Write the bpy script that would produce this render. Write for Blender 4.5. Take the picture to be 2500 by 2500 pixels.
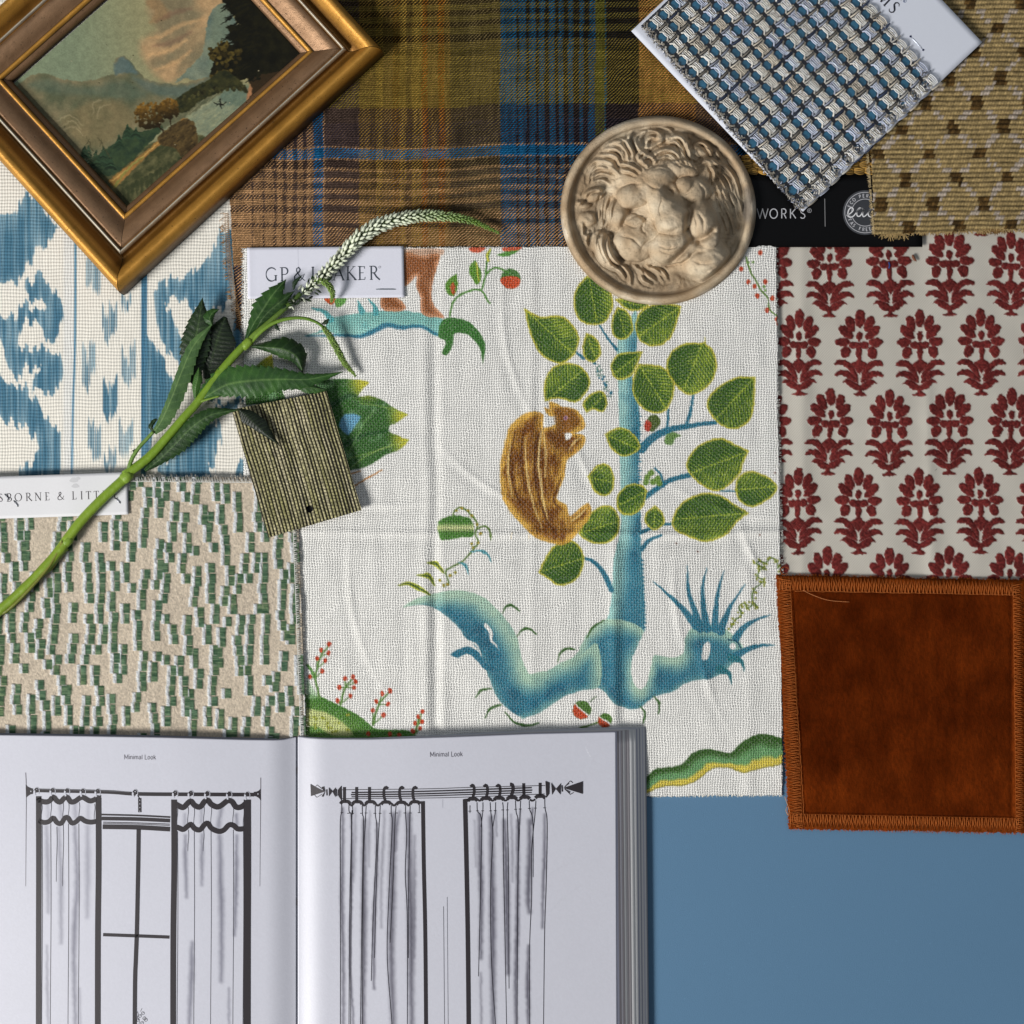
# Flat lay of fabric samples, gilt frame, stone lion roundel, flower sprig and open book, seen from straight above.
# All measures below are in "px": one photograph pixel of the table plane = 0.3 mm.
import bpy, math, random
import numpy as np
from mathutils import Vector

for o in list(bpy.data.objects):
    bpy.data.objects.remove(o)
sc = bpy.context.scene
S = 0.0003            # metres per px
D = 3600.0            # camera height in px
CX = CY = 1250.0

# ---------------------------------------------------------------- camera
cam_d = bpy.data.cameras.new("camera")
cam = bpy.data.objects.new("camera", cam_d)
sc.collection.objects.link(cam)
cam.location = (0, 0, D * S)
cam.rotation_euler = (0, 0, 0)
cam_d.sensor_width = 36
cam_d.sensor_height = 36
cam_d.sensor_fit = 'HORIZONTAL'
cam_d.lens = 36 * D / 2500.0
cam_d.clip_start = 0.01
cam_d.clip_end = 50
sc.camera = cam

# ---------------------------------------------------------------- world and lamp
w = bpy.data.worlds.new("World")
sc.world = w
w.use_nodes = True
bg = w.node_tree.nodes["Background"]
bg.inputs[0].default_value = (0.86, 0.92, 1.0, 1)
bg.inputs[1].default_value = 0.10

def lamp(name, loc, target, size, sizey, power, color):
    l = bpy.data.lights.new(name, 'AREA')
    l.shape = 'RECTANGLE'; l.size = size; l.size_y = sizey
    l.energy = power; l.color = color
    o = bpy.data.objects.new(name, l)
    sc.collection.objects.link(o)
    o.location = loc
    d = Vector(target) - Vector(loc)
    o.rotation_euler = d.to_track_quat('-Z', 'Y').to_euler()
    return o
lamp("window_light", (-2.45, -1.45, 2.15), (0.0, 0.0, 0.0), 1.0, 1.0, 170, (1.0, 0.975, 0.945))
lamp("fill_light", (0.2, 0.9, 2.2), (0.0, 0.0, 0.0), 1.6, 1.6, 8, (0.82, 0.90, 1.0))  # added overhead fill lamp, lifts the shadows a little

sc.render.engine = 'CYCLES'
sc.view_settings.view_transform = 'Standard'
sc.view_settings.look = 'None'
sc.view_settings.exposure = 0.0
sc.view_settings.gamma = 1.0
sc.render.resolution_x = 1024
sc.render.resolution_y = 1024

# ================================================================ helpers
def lin(c):
    c = np.asarray(c, dtype=np.float64)
    if c.size and c.max() > 1.5: c = c / 255.0
    c = np.clip(c, 0, 1)
    return np.where(c <= 0.04045, c / 12.92, ((c + 0.055) / 1.055) ** 2.4)

def rgb(*c): return np.array(c, float) / 255.0

def to_world(P, org=(0, 0, 0)):
    """picture px + height (px) -> metres, undoing the perspective of a height z so that real heights can be used"""
    P = np.asarray(P, float)
    k = 1 - P[:, 2] / D
    out = np.empty_like(P)
    out[:, 0] = (P[:, 0] - CX) * k * S - org[0]
    out[:, 1] = (CY - P[:, 1]) * k * S - org[1]
    out[:, 2] = P[:, 2] * S - org[2]
    return out

def ss(a, b, x):
    t = np.clip((x - a) / (b - a), 0, 1)
    return t * t * (3 - 2 * t)

def vnoise(X, Y, sx, sy=None, seed=0):
    """smooth value noise in -1..1"""
    sy = sy or sx
    rs = np.random.RandomState(seed + 11)
    n = 257
    g = rs.uniform(-1, 1, (n, n))
    u = np.asarray(X, float) / sx + 41.3 + seed * 7.1; v = np.asarray(Y, float) / sy + 23.7 + seed * 3.3
    iu = np.floor(u).astype(int); iv = np.floor(v).astype(int)
    fu = u - iu; fv = v - iv
    fu = fu * fu * (3 - 2 * fu); fv = fv * fv * (3 - 2 * fv)
    a = g[iu % n, iv % n]; b = g[(iu + 1) % n, iv % n]
    c = g[iu % n, (iv + 1) % n]; d = g[(iu + 1) % n, (iv + 1) % n]
    return (a * (1 - fu) + b * fu) * (1 - fv) + (c * (1 - fu) + d * fu) * fv

def fbm(X, Y, s, seed=0, oct=3):
    r = 0; a = 1; t = 0
    for k in range(oct):
        r = r + a * vnoise(X, Y, s / 2 ** k, seed=seed + k * 5); t += a; a *= 0.5
    return r / t

def smooth(pts, closed=True, sharp0=False, n=6):
    P = np.asarray(pts, float)
    m = len(P)
    if closed and not sharp0:
        ext = np.vstack([P[-1], P, P[0], P[1]])
        segs = m
    else:
        Q = np.vstack([P, P[0]]) if closed else P
        ext = np.vstack([2 * Q[0] - Q[1], Q, 2 * Q[-1] - Q[-2]])
        segs = len(Q) - 1
    out = []
    for i in range(segs):
        p0, p1, p2, p3 = ext[i], ext[i + 1], ext[i + 2], ext[i + 3]
        for j in range(n):
            t = j / n
            out.append(0.5 * ((2 * p1) + (-p0 + p2) * t + (2 * p0 - 5 * p1 + 4 * p2 - p3) * t * t + (-p0 + 3 * p1 - 3 * p2 + p3) * t ** 3))
    if not closed: out.append(ext[-2])
    return np.array(out)

def sdf_poly(px, py, P):
    """signed distance, positive inside"""
    n = len(P)
    d2 = np.full(px.shape, 1e18)
    inside = np.zeros(px.shape, bool)
    for i in range(n):
        ax, ay = P[i]; bx, by = P[(i + 1) % n]
        ex, ey = bx - ax, by - ay
        L = ex * ex + ey * ey + 1e-12
        t = np.clip(((px - ax) * ex + (py - ay) * ey) / L, 0, 1)
        dx = px - ax - t * ex; dy = py - ay - t * ey
        d2 = np.minimum(d2, dx * dx + dy * dy)
        c = (ay > py) != (by > py)
        if abs(ey) > 1e-9:
            xi = ax + (py - ay) / ey * ex
            inside ^= c & (px < xi)
    d = np.sqrt(d2)
    return np.where(inside, d, -d)

def sdf_line(px, py, P, W):
    """positive inside a polyline with half width W at its points; also returns distance, param"""
    best = np.full(px.shape, -1e9); tt = np.zeros(px.shape); dd = np.full(px.shape, 1e9)
    n = len(P)
    for i in range(n - 1):
        ax, ay = P[i]; bx, by = P[i + 1]
        ex, ey = bx - ax, by - ay
        L = ex * ex + ey * ey + 1e-12
        t = np.clip(((px - ax) * ex + (py - ay) * ey) / L, 0, 1)
        d = np.hypot(px - ax - t * ex, py - ay - t * ey)
        s = W[i] + (W[i + 1] - W[i]) * t - d
        m = s > best
        best = np.where(m, s, best); tt = np.where(m, (i + t) / (n - 1), tt); dd = np.where(m, d, dd)
    return best, dd, tt

class Tr:
    """offset + scale from a zoomed view to photograph px"""
    def __init__(s, ox, oy, k): s.o = np.array([ox, oy], float); s.k = k
    def __call__(s, pts): return np.asarray(pts, float) * s.k + s.o

class Art:
    """flat colours painted as a point attribute"""
    def __init__(s, X, Y, base):
        s.X = X.ravel(); s.Y = Y.ravel()
        s.C = np.empty((s.X.size, 3)); s.C[:] = base
    def idx(s, P, pad):
        lo = P.min(0) - pad; hi = P.max(0) + pad
        return np.nonzero((s.X > lo[0]) & (s.X < hi[0]) & (s.Y > lo[1]) & (s.Y < hi[1]))[0]
    def mix(s, i, m, col):
        col = np.asarray(col, float)
        s.C[i] = s.C[i] * (1 - m[:, None]) + col * m[:, None]
    def poly(s, P, col, soft=1.6, alpha=1.0, fn=None, grow=0.0):
        P = np.asarray(P, float)
        i = s.idx(P, soft + abs(grow) + 2)
        if len(i) == 0: return
        x, y = s.X[i], s.Y[i]
        d = sdf_poly(x, y, P) + grow
        m = ss(-soft, soft, d) * alpha
        c = fn(x, y, d) if fn is not None else np.asarray(col, float)
        s.mix(i, m, c)
    def line(s, pts, w0, w1, col, soft=1.4, alpha=1.0, sm=True, wm=None):
        P = smooth(pts, closed=False, n=5) if (sm and len(pts) > 2) else np.asarray(pts, float)
        n = len(P)
        if wm is None: W = np.linspace(w0, w1, n) / 2
        else: W = np.interp(np.linspace(0, 1, n), [0, .5, 1], [w0, wm, w1]) / 2
        i = s.idx(P, soft + W.max() + 1)
        if len(i) == 0: return
        d, _, _ = sdf_line(s.X[i], s.Y[i], P, W)
        s.mix(i, ss(-soft, soft, d) * alpha, col)
    def dot(s, c, r, col, r2=None, soft=1.4):
        t = np.linspace(0, 2 * math.pi, 14, endpoint=False)
        s.poly(np.c_[c[0] + r * np.cos(t), c[1] + (r2 or r) * np.sin(t)], col, soft)

# ---------------------------------------------------------------- mesh accumulator
class Acc:
    def __init__(s): s.V = []; s.F4 = []; s.F3 = []; s.C = []; s.C2 = []; s.n = 0; s.org = None
    def add(s, V, F, col, col2=None):
        V = np.asarray(V, float); F = np.asarray(F, int)
        if len(V) == 0 or len(F) == 0: return
        (s.F4 if F.shape[1] == 4 else s.F3).append(F + s.n)
        s.V.append(V)
        c = np.empty((len(V), 3)); c[:] = col; s.C.append(c)
        c2 = np.empty((len(V), 3)); c2[:] = (col if col2 is None else col2); s.C2.append(c2)
        s.n += len(V)
    def add_multi(s, V, F4, F3, col):
        k = s.n
        s.V.append(np.asarray(V, float)); s.n += len(V)
        c = np.empty((len(V), 3)); c[:] = col; s.C.append(c); s.C2.append(c)
        if len(F4): s.F4.append(np.asarray(F4, int) + k)
        if len(F3): s.F3.append(np.asarray(F3, int) + k)

def emat(name):
    m = bpy.data.materials.new(name); m.use_nodes = True
    return m

def mk(name, acc, mat, parent=None, flat=False, org=None, base=None):
    """one mesh object out of an accumulator; px -> metres here"""
    V = np.vstack(acc.V); C = np.vstack(acc.C); C2 = np.vstack(acc.C2)
    F4 = np.vstack(acc.F4) if acc.F4 else np.zeros((0, 4), int)
    F3 = np.vstack(acc.F3) if acc.F3 else np.zeros((0, 3), int)
    if org is None:
        if parent is not None: org = parent['_org']
        else:
            c = (V.min(0) + V.max(0)) / 2; c[2] = V[:, 2].min()
            org = to_world(c[None])[0]
    Wd = to_world(V, org)
    me = bpy.data.meshes.new(name)
    me.vertices.add(len(V)); me.vertices.foreach_set('co', Wd.astype(np.float32).ravel())
    nl = F4.size + F3.size
    me.loops.add(nl)
    me.loops.foreach_set('vertex_index', np.concatenate([F4.ravel(), F3.ravel()]).astype(np.int32))
    npoly = len(F4) + len(F3)
    me.polygons.add(npoly)
    st = np.concatenate([np.arange(len(F4)) * 4, F4.size + np.arange(len(F3)) * 3]).astype(np.int32)
    me.polygons.foreach_set('loop_start', st)
    me.polygons.foreach_set('use_smooth', np.full(npoly, not flat))
    me.update(calc_edges=True)
    me.validate()
    for nm, c in (('art', C), ('art2', C2)):
        if nm == 'art2' and c is None: continue
        a = me.color_attributes.new(nm, 'FLOAT_COLOR', 'POINT')
        a.data.foreach_set('color', np.c_[lin(c), np.ones(len(c))].astype(np.float32).ravel())
    a = me.attributes.new('px', 'FLOAT_VECTOR', 'POINT')
    a.data.foreach_set('vector', V.astype(np.float32).ravel())
    me.materials.append(mat)
    o = bpy.data.objects.new(name, me)
    sc.collection.objects.link(o)
    if parent is not None:
        o.parent = parent
        o['_org'] = parent['_org']
    else:
        o.location = org
        o['_org'] = [float(v) for v in org]
    return o

def thing(name, label, cat, at, group=None):
    """Empty at the base of a thing; at = (x, y, z) px"""
    o = bpy.data.objects.new(name, None)
    sc.collection.objects.link(o)
    org = to_world(np.array([at], float))[0]
    o.location = org
    o['_org'] = [float(v) for v in org]
    o.empty_display_size = 0.02
    tag(o, label, cat, group)
    return o

def tag(o, label, cat, group=None):
    o['label'] = label; o['category'] = cat
    if group: o['group'] = group
    return o

def grid_faces(ny, nx):
    a = (np.arange(ny - 1)[:, None] * nx + np.arange(nx - 1)[None, :]).ravel()
    return np.c_[a, a + nx, a + nx + 1, a + 1]   # wound so that +z faces the camera

def sheet(acc, quad, step, zf, artf, th=4.0, edge=0.0, seed=1, wob=0.0, art2f=None, hole=None, zbot=None):
    """cloth or card: quad = TL,TR,BR,BL in px; zf(X,Y)->height; artf(X,Y)->Nx3 colours. A skirt gives it its thickness."""
    q = np.asarray(quad, float)
    nx = int(max(np.hypot(*(q[1] - q[0])), np.hypot(*(q[2] - q[3]))) / step) + 2
    ny = int(max(np.hypot(*(q[3] - q[0])), np.hypot(*(q[2] - q[1]))) / step) + 2
    U, Vv = np.meshgrid(np.linspace(0, 1, nx), np.linspace(0, 1, ny))
    X = (q[0, 0] * (1 - U) + q[1, 0] * U) * (1 - Vv) + (q[3, 0] * (1 - U) + q[2, 0] * U) * Vv
    Y = (q[0, 1] * (1 - U) + q[1, 1] * U) * (1 - Vv) + (q[3, 1] * (1 - U) + q[2, 1] * U) * Vv
    if wob:
        X = X + wob * vnoise(X, Y, 160, seed=seed + 3); Y = Y + wob * vnoise(X, Y, 140, seed=seed + 4)
    if edge:
        rs = np.random.RandomState(seed)
        X[:, 0] += rs.uniform(-edge, edge, ny); X[:, -1] += rs.uniform(-edge, edge, ny)
        Y[0, :] += rs.uniform(-edge, edge, nx); Y[-1, :] += rs.uniform(-edge, edge, nx)
    Z = zf(X, Y) + 0 * X
    Xp = np.pad(X, 1, mode='edge'); Yp = np.pad(Y, 1, mode='edge'); Zp = np.pad(Z, 1, mode='edge')
    b = (lambda A: np.maximum(A - th, 0.0)) if zbot is None else (lambda A: 0 * A + zbot)
    Zp[0, :] = b(Zp[0, :]); Zp[-1, :] = b(Zp[-1, :]); Zp[1:-1, 0] = b(Zp[1:-1, 0]); Zp[1:-1, -1] = b(Zp[1:-1, -1])
    C = artf(X.ravel(), Y.ravel()); C = np.broadcast_to(C, (X.size, 3)).reshape(ny, nx, 3)
    Cp = np.pad(C, ((1, 1), (1, 1), (0, 0)), mode='edge').reshape(-1, 3)
    C2 = None
    if art2f is not None:
        c2 = np.broadcast_to(art2f(X.ravel(), Y.ravel()), (X.size, 3)).reshape(ny, nx, 3)
        C2 = np.pad(c2, ((1, 1), (1, 1), (0, 0)), mode='edge').reshape(-1, 3)
    F = grid_faces(ny + 2, nx + 2)
    if hole is not None:
        cx = Xp.ravel()[F].mean(1); cy = Yp.ravel()[F].mean(1)
        F = F[~hole(cx, cy)]
    acc.add(np.c_[Xp.ravel(), Yp.ravel(), Zp.ravel()], F, Cp, C2)
    return X, Y, Z

def tube(acc, pts, rad, col, n=8, cap=True, flatk=1.0, col1=None):
    """pts Nx3 px; rad scalar or N"""
    P = np.asarray(pts, float); m = len(P)
    R = np.broadcast_to(np.asarray(rad, float), (m,))
    T = np.gradient(P, axis=0); T /= np.linalg.norm(T, axis=1)[:, None] + 1e-9
    up = np.array([0, 0, 1.0])
    sd = np.cross(T, up); ln = np.linalg.norm(sd, axis=1)[:, None]
    sd = np.where(ln > 1e-4, sd / (ln + 1e-9), np.array([1.0, 0, 0]))
    nn = np.cross(sd, T)
    a = np.linspace(0, 2 * math.pi, n, endpoint=False)
    V = (P[:, None, :] + R[:, None, None] * (np.cos(a)[None, :, None] * sd[:, None, :] + flatk * np.sin(a)[None, :, None] * nn[:, None, :])).reshape(-1, 3)
    i = np.arange(m - 1)[:, None] * n; j = np.arange(n)[None, :]; k = (j + 1) % n
    F = np.stack([i + j, i + k, i + n + k, i + n + j], -1).reshape(-1, 4)
    c = np.empty((m, n, 3)); c[:] = col
    if col1 is not None:
        t = np.linspace(0, 1, m)[:, None, None]
        c = c * (1 - t) + np.asarray(col1, float) * t
    c = c.reshape(-1, 3)
    F3 = np.zeros((0, 3), int)
    if cap:
        V = np.vstack([V, P[0], P[-1]]); c = np.vstack([c, c[0], c[-1]])
        jj = np.arange(n); kk = (jj + 1) % n
        F3 = np.vstack([np.c_[kk, jj, np.full(n, m * n)], np.c_[(m - 1) * n + jj, (m - 1) * n + kk, np.full(n, m * n + 1)]])
    k0 = acc.n
    acc.V.append(V); acc.C.append(c); acc.C2.append(c); acc.n += len(V)
    acc.F4.append(F + k0)
    if len(F3): acc.F3.append(F3 + k0)

def ribbon(acc, pts, w0, w1, zf, col, lift=0.5, sm=True, n=5, wm=None, subdiv=None):
    """flat ink stroke lying on a surface zf"""
    P = smooth(pts, closed=False, n=n) if (sm and len(pts) > 2) else np.asarray(pts, float)
    if subdiv:
        L = np.r_[0, np.cumsum(np.hypot(*np.diff(P, axis=0).T))]
        t = np.linspace(0, L[-1], max(2, int(L[-1] / subdiv)) + 1)
        P = np.c_[np.interp(t, L, P[:, 0]), np.interp(t, L, P[:, 1])]
    m = len(P)
    T = np.gradient(P, axis=0); T /= np.linalg.norm(T, axis=1)[:, None] + 1e-9
    N = np.c_[-T[:, 1], T[:, 0]]
    if wm is None: W = np.linspace(w0, w1, m) / 2
    else: W = np.interp(np.linspace(0, 1, m), [0, .5, 1], [w0, wm, w1]) / 2
    A = P + N * W[:, None]; B = P - N * W[:, None]
    V = np.vstack([A, B]); z = zf(V[:, 0], V[:, 1]) + lift
    i = np.arange(m - 1)
    acc.add(np.c_[V, z], np.c_[i, i + 1, m + i + 1, m + i], col)

def fillpoly(acc, P, zf, col, lift=0.5):
    """filled (possibly concave) flat shape lying on a surface"""
    from mathutils.geometry import tessellate_polygon
    P = np.asarray(P, float)
    tris = tessellate_polygon([[Vector((p[0], p[1], 0)) for p in P]])
    F = []
    for t in tris:
        a, b, c = [P[k] for k in t]
        cr = (b[0] - a[0]) * (c[1] - a[1]) - (b[1] - a[1]) * (c[0] - a[0])
        F.append(t if cr < 0 else (t[0], t[2], t[1]))
    acc.add(np.c_[P, zf(P[:, 0], P[:, 1]) + lift], np.array(F), col)

def threads(acc, P, n, L, col, zf, out=1.0, r=0.7, seed=0, jit=0.5, curl=0.5):
    """loose yarn ends along an edge polyline P; out = side"""
    rs = np.random.RandomState(seed)
    P = np.asarray(P, float)
    D_ = np.r_[0, np.cumsum(np.hypot(*np.diff(P, axis=0).T))]
    for k in range(n):
        t = rs.uniform(0, D_[-1])
        x = np.interp(t, D_, P[:, 0]); y = np.interp(t, D_, P[:, 1])
        x2 = np.interp(t + 2, D_, P[:, 0]); y2 = np.interp(t + 2, D_, P[:, 1])
        x1 = np.interp(t - 2, D_, P[:, 0]); y1 = np.interp(t - 2, D_, P[:, 1])
        d = math.atan2(y2 - y1, x2 - x1) + math.pi / 2 * out + rs.uniform(-jit, jit)
        l = L * rs.uniform(0.4, 1.2); c = rs.uniform(-curl, curl)
        q = []
        z0 = float(zf(np.array([x]), np.array([y]))[0])
        for j in range(4):
            f = j / 3
            q.append([x + math.cos(d + c * f) * l * f - math.cos(d) * 2, y + math.sin(d + c * f) * l * f - math.sin(d) * 2, z0 - 1.0 + rs.uniform(-1, 1) - 1.5 * f])
        cc = np.asarray(col, float) * rs.uniform(0.8, 1.1)
        tube(acc, q, np.linspace(r, r * 0.5, 4), np.clip(cc, 0, 1), n=4, cap=False)

# ---------------------------------------------------------------- node expressions
class X_:
    """tiny expression builder for shader maths"""
    nt = None
    def __init__(s, sock): s.s = sock
    @staticmethod
    def op(o, *a):
        n = X_.nt.nodes.new('ShaderNodeMath'); n.operation = o
        for i, v in enumerate(a):
            if isinstance(v, X_): X_.nt.links.new(v.s, n.inputs[i])
            else: n.inputs[i].default_value = float(v)
        return X_(n.outputs[0])
    def __add__(s, b): return X_.op('ADD', s, b)
    __radd__ = __add__
    def __mul__(s, b): return X_.op('MULTIPLY', s, b)
    __rmul__ = __mul__
    def __sub__(s, b): return X_.op('SUBTRACT', s, b)
    def __rsub__(s, b): return X_.op('SUBTRACT', b, s)
    def __truediv__(s, b): return X_.op('DIVIDE', s, b)
    def __pow__(s, b): return X_.op('POWER', s, b)
def xsin(a): return X_.op('SINE', a)
def xcos(a): return X_.op('COSINE', a)
def xabs(a): return X_.op('ABSOLUTE', a)
def xfr(a): return X_.op('FRACT', a)
def xfl(a): return X_.op('FLOOR', a)
def xmax(a, b): return X_.op('MAXIMUM', a, b)
def xmin(a, b): return X_.op('MINIMUM', a, b)
def xgt(a, b): return X_.op('GREATER_THAN', a, b)
def xclamp(a): 
    r = X_.op('ADD', a, 0.0); r.s.node.use_clamp = True; return r
def xsm(a, b, v):
    n = X_.nt.nodes.new('ShaderNodeMapRange'); n.interpolation_type = 'SMOOTHSTEP'
    X_.nt.links.new(v.s, n.inputs[0]); n.inputs[1].default_value = a; n.inputs[2].default_value = b
    return X_(n.outputs[0])
def xnoise(vec, scale, detail=2.0, rough=0.5):
    n = X_.nt.nodes.new('ShaderNodeTexNoise'); X_.nt.links.new(vec, n.inputs['Vector'])
    n.inputs['Scale'].default_value = scale; n.inputs['Detail'].default_value = detail; n.inputs['Roughness'].default_value = rough
    return X_(n.outputs['Fac'])
def xvec(x, y, z=0.0):
    n = X_.nt.nodes.new('ShaderNodeCombineXYZ')
    for i, v in enumerate((x, y, z)):
        if isinstance(v, X_): X_.nt.links.new(v.s, n.inputs[i])
        else: n.inputs[i].default_value = v
    return n.outputs[0]
def xmixc(f, a, b, mode='MIX'):
    n = X_.nt.nodes.new('ShaderNodeMix'); n.data_type = 'RGBA'; n.blend_type = mode; n.clamp_factor = True
    if isinstance(f, X_): X_.nt.links.new(f.s, n.inputs[0])
    else: n.inputs[0].default_value = f
    for sk, v in ((n.inputs[6], a), (n.inputs[7], b)):
        if isinstance(v, tuple): sk.default_value = (*v, 1) if len(v) == 3 else v
        else: X_.nt.links.new(v, sk)
    return n.outputs[2]
def xgrey(v):
    n = X_.nt.nodes.new('ShaderNodeCombineXYZ')
    for i in range(3): X_.nt.links.new(v.s, n.inputs[i])
    return n.outputs[0]
def xmulc(c, v):
    """colour times scalar"""
    n = X_.nt.nodes.new('ShaderNodeVectorMath'); n.operation = 'SCALE'
    X_.nt.links.new(c, n.inputs[0]); X_.nt.links.new(v.s, n.inputs['Scale'])
    return n.outputs[0]

def shader(name, fn, rough=0.9, spec=0.3, sheen=0.0, metal=0.0, coat=0.0, trans=0.0):
    """fn(x, y, vec, art, art2) -> (colour socket, height expression in px or None[, roughness expr])"""
    m = emat(name); nt = m.node_tree; X_.nt = nt
    b = nt.nodes['Principled BSDF']
    b.inputs['Roughness'].default_value = rough
    b.inputs['Specular IOR Level'].default_value = spec
    b.inputs['Sheen Weight'].default_value = sheen
    b.inputs['Metallic'].default_value = metal
    b.inputs['Coat Weight'].default_value = coat
    a = nt.nodes.new('ShaderNodeAttribute'); a.attribute_name = 'px'
    sp = nt.nodes.new('ShaderNodeSeparateXYZ'); nt.links.new(a.outputs['Vector'], sp.inputs[0])
    c1 = nt.nodes.new('ShaderNodeAttribute'); c1.attribute_name = 'art'
    c2 = nt.nodes.new('ShaderNodeAttribute'); c2.attribute_name = 'art2'
    r = fn(X_(sp.outputs[0]), X_(sp.outputs[1]), a.outputs['Vector'], c1.outputs['Color'], c2.outputs['Color'])
    nt.links.new(r[0], b.inputs['Base Color'])
    if r[1] is not None:
        bp = nt.nodes.new('ShaderNodeBump'); bp.inputs['Strength'].default_value = 1.0
        bp.inputs['Distance'].default_value = S
        nt.links.new(r[1].s, bp.inputs['Height']); nt.links.new(bp.outputs[0], b.inputs['Normal'])
    if len(r) > 2: nt.links.new(r[2].s, b.inputs['Roughness'])
    return m

PI = math.pi
def weave(x, y, px, py):
    """plain weave: height 0..1 and pin-hole mask"""
    wa = xabs(xcos(x * (PI / px))); we = xabs(xcos(y * (PI / py)))
    chk = xsin(x * (PI / px)) * 0.0
    sgn = xsin(x * (PI / px) + PI / 2) * xsin(y * (PI / py) + PI / 2)
    hole = (1 - wa) * (1 - we)
    h = xmax(wa * (0.6 + 0.4 * sgn), we * (0.6 - 0.4 * sgn))
    return h, hole

def m_linen(x, y, v, a, a2):
    n = xnoise(v, 0.02, 3); n2 = xnoise(v, 0.35, 2)
    n3 = xnoise(v, 0.07, 2)
    xx = x + n * 14 + n3 * 5; yy = y + n * 10 + n3 * 5
    h, hole = weave(xx, yy, 6.2, 6.0)
    k = 1.08 - (0.22 + 0.75 * n3) * xsm(0.10, 0.55, hole) + (n2 - 0.5) * 0.40
    th_ = xsin(xx * (PI / 6.2)) * xsin(yy * (PI / 6.0))
    c = xmixc(xclamp(0.02 + 0.10 * th_ + (n2 - 0.5) * 0.55), a, (0.62, 0.61, 0.57))
    return xmulc(c, k), h * 2.0 + n2 * 0.8
def m_ikat(x, y, v, a, a2):
    n = xnoise(v, 0.015, 2); n2 = xnoise(xvec(x * 0.9, y * 0.03), 0.5, 2)
    xx = x + n * 8; yy = y + n * 8
    wa = xabs(xcos(xx * (PI / 7.0))); we = xabs(xcos(yy * (PI / 8.4)))
    line = xsm(0.62, 1.0, 1 - we); l2 = xsm(0.7, 1.0, 1 - wa)
    k = 1.0 - 0.13 * line - 0.08 * l2 + (n2 - 0.5) * 0.40
    return xmulc(a, k), we * 1.1 + wa * 0.6
def m_tweed(x, y, v, a, a2):
    n = xnoise(v, 0.02, 2); n2 = xnoise(v, 0.45, 3, 0.7); n3 = xnoise(v, 0.16, 2)
    xx = x + n * 10 + n3 * 2.0; yy = y + n * 8
    d = xfr(xx * (1 / 8.6) + yy * (1 / 8.6) + xfl(yy * (1 / 4.3)) * 0.0)
    t = xsm(0.30, 0.70, xabs(d - 0.5) * 2.0)
    rib = xabs(xcos(yy * (PI / 4.3)))
    col = xmixc(t, a, a2)
    k = 0.34 + 0.80 * rib * (0.45 + 0.55 * xabs(t - 0.5) * 2.0) + (n2 - 0.5) * 1.3 + (n3 - 0.5) * 0.7 + (xnoise(v, 0.9, 1) - 0.5) * 0.8
    return xmulc(col, k), rib * 1.6 + t * 1.4 + n2 * 2.0
def m_twill(x, y, v, a, a2):
    n2 = xnoise(v, 0.5, 2)
    d = xabs(xcos((x * 0.55 - y * 0.9) * (PI / 3.4)))
    k = 0.93 + 0.10 * d + (n2 - 0.5) * 0.14
    return xmulc(a, k), d * 0.6 + n2 * 0.5
def m_fuzz(x, y, v, a, a2):
    n = xnoise(v, 0.5, 3, 0.7)
    return xmulc(a, 0.72 + 0.56 * n), n * 2.5
def m_paper(x, y, v, a, a2):
    n = xnoise(v, 0.25, 3); n2 = xnoise(v, 0.006, 2)
    return xmulc(a, 0.965 + 0.05 * n + 0.03 * n2), n * 0.12
def m_velvet(x, y, v, a, a2):
    n = xnoise(v, 0.014, 2, 0.5); n2 = xnoise(xvec(x * 0.5, y * 0.16), 1.0, 4, 0.7); n3 = xnoise(v, 0.7, 2, 0.7)
    return xmulc(a, 0.42 + 0.45 * n + 0.45 * n2 + 0.30 * n3), n2 * 1.6 + n * 1.5 + n3 * 1.2
def m_board(x, y, v, a, a2):
    n = xnoise(v, 0.35, 3); n2 = xnoise(v, 0.002, 2)
    n3 = xnoise(v, 1.2, 2); n4 = xsm(0.74, 0.78, xnoise(v, 0.12, 1))
    return xmulc(a, 0.88 + 0.10 * n + 0.08 * n2 + 0.06 * n3 + 0.12 * n4), n * 0.4 + n3 * 0.3
def m_clay(x, y, v, a, a2):
    n = xnoise(v, 0.03, 4, 0.6); n2 = xnoise(v, 0.25, 4, 0.65); n3 = xnoise(v, 0.8, 2)
    col = xmixc(xsm(0.42, 0.66, n), a, xmulc(a, X_.op('ADD', 1.22, 0.0)))
    pit = xsm(0.70, 0.76, xnoise(v, 0.35, 1)); dirt = xsm(0.5, 0.75, xnoise(v, 0.06, 5, 0.7))
    k = (0.80 + 0.32 * n2 + 0.08 * n3) * (1 - 0.35 * pit) * (1 - 0.16 * dirt)
    return xmulc(col, k), n2 * 2.2 + n3 * 0.8 - pit * 2.0
def m_leaf(x, y, v, a, a2):
    n = xnoise(v, 0.05, 3); n2 = xnoise(v, 0.4, 2)
    return xmulc(a, 0.78 + 0.34 * n + 0.12 * n2), n * 2.0 + n2 * 0.5
def m_plain(x, y, v, a, a2):
    n = xnoise(v, 0.3, 2)
    return xmulc(a, 0.9 + 0.2 * n), n * 0.4

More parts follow.
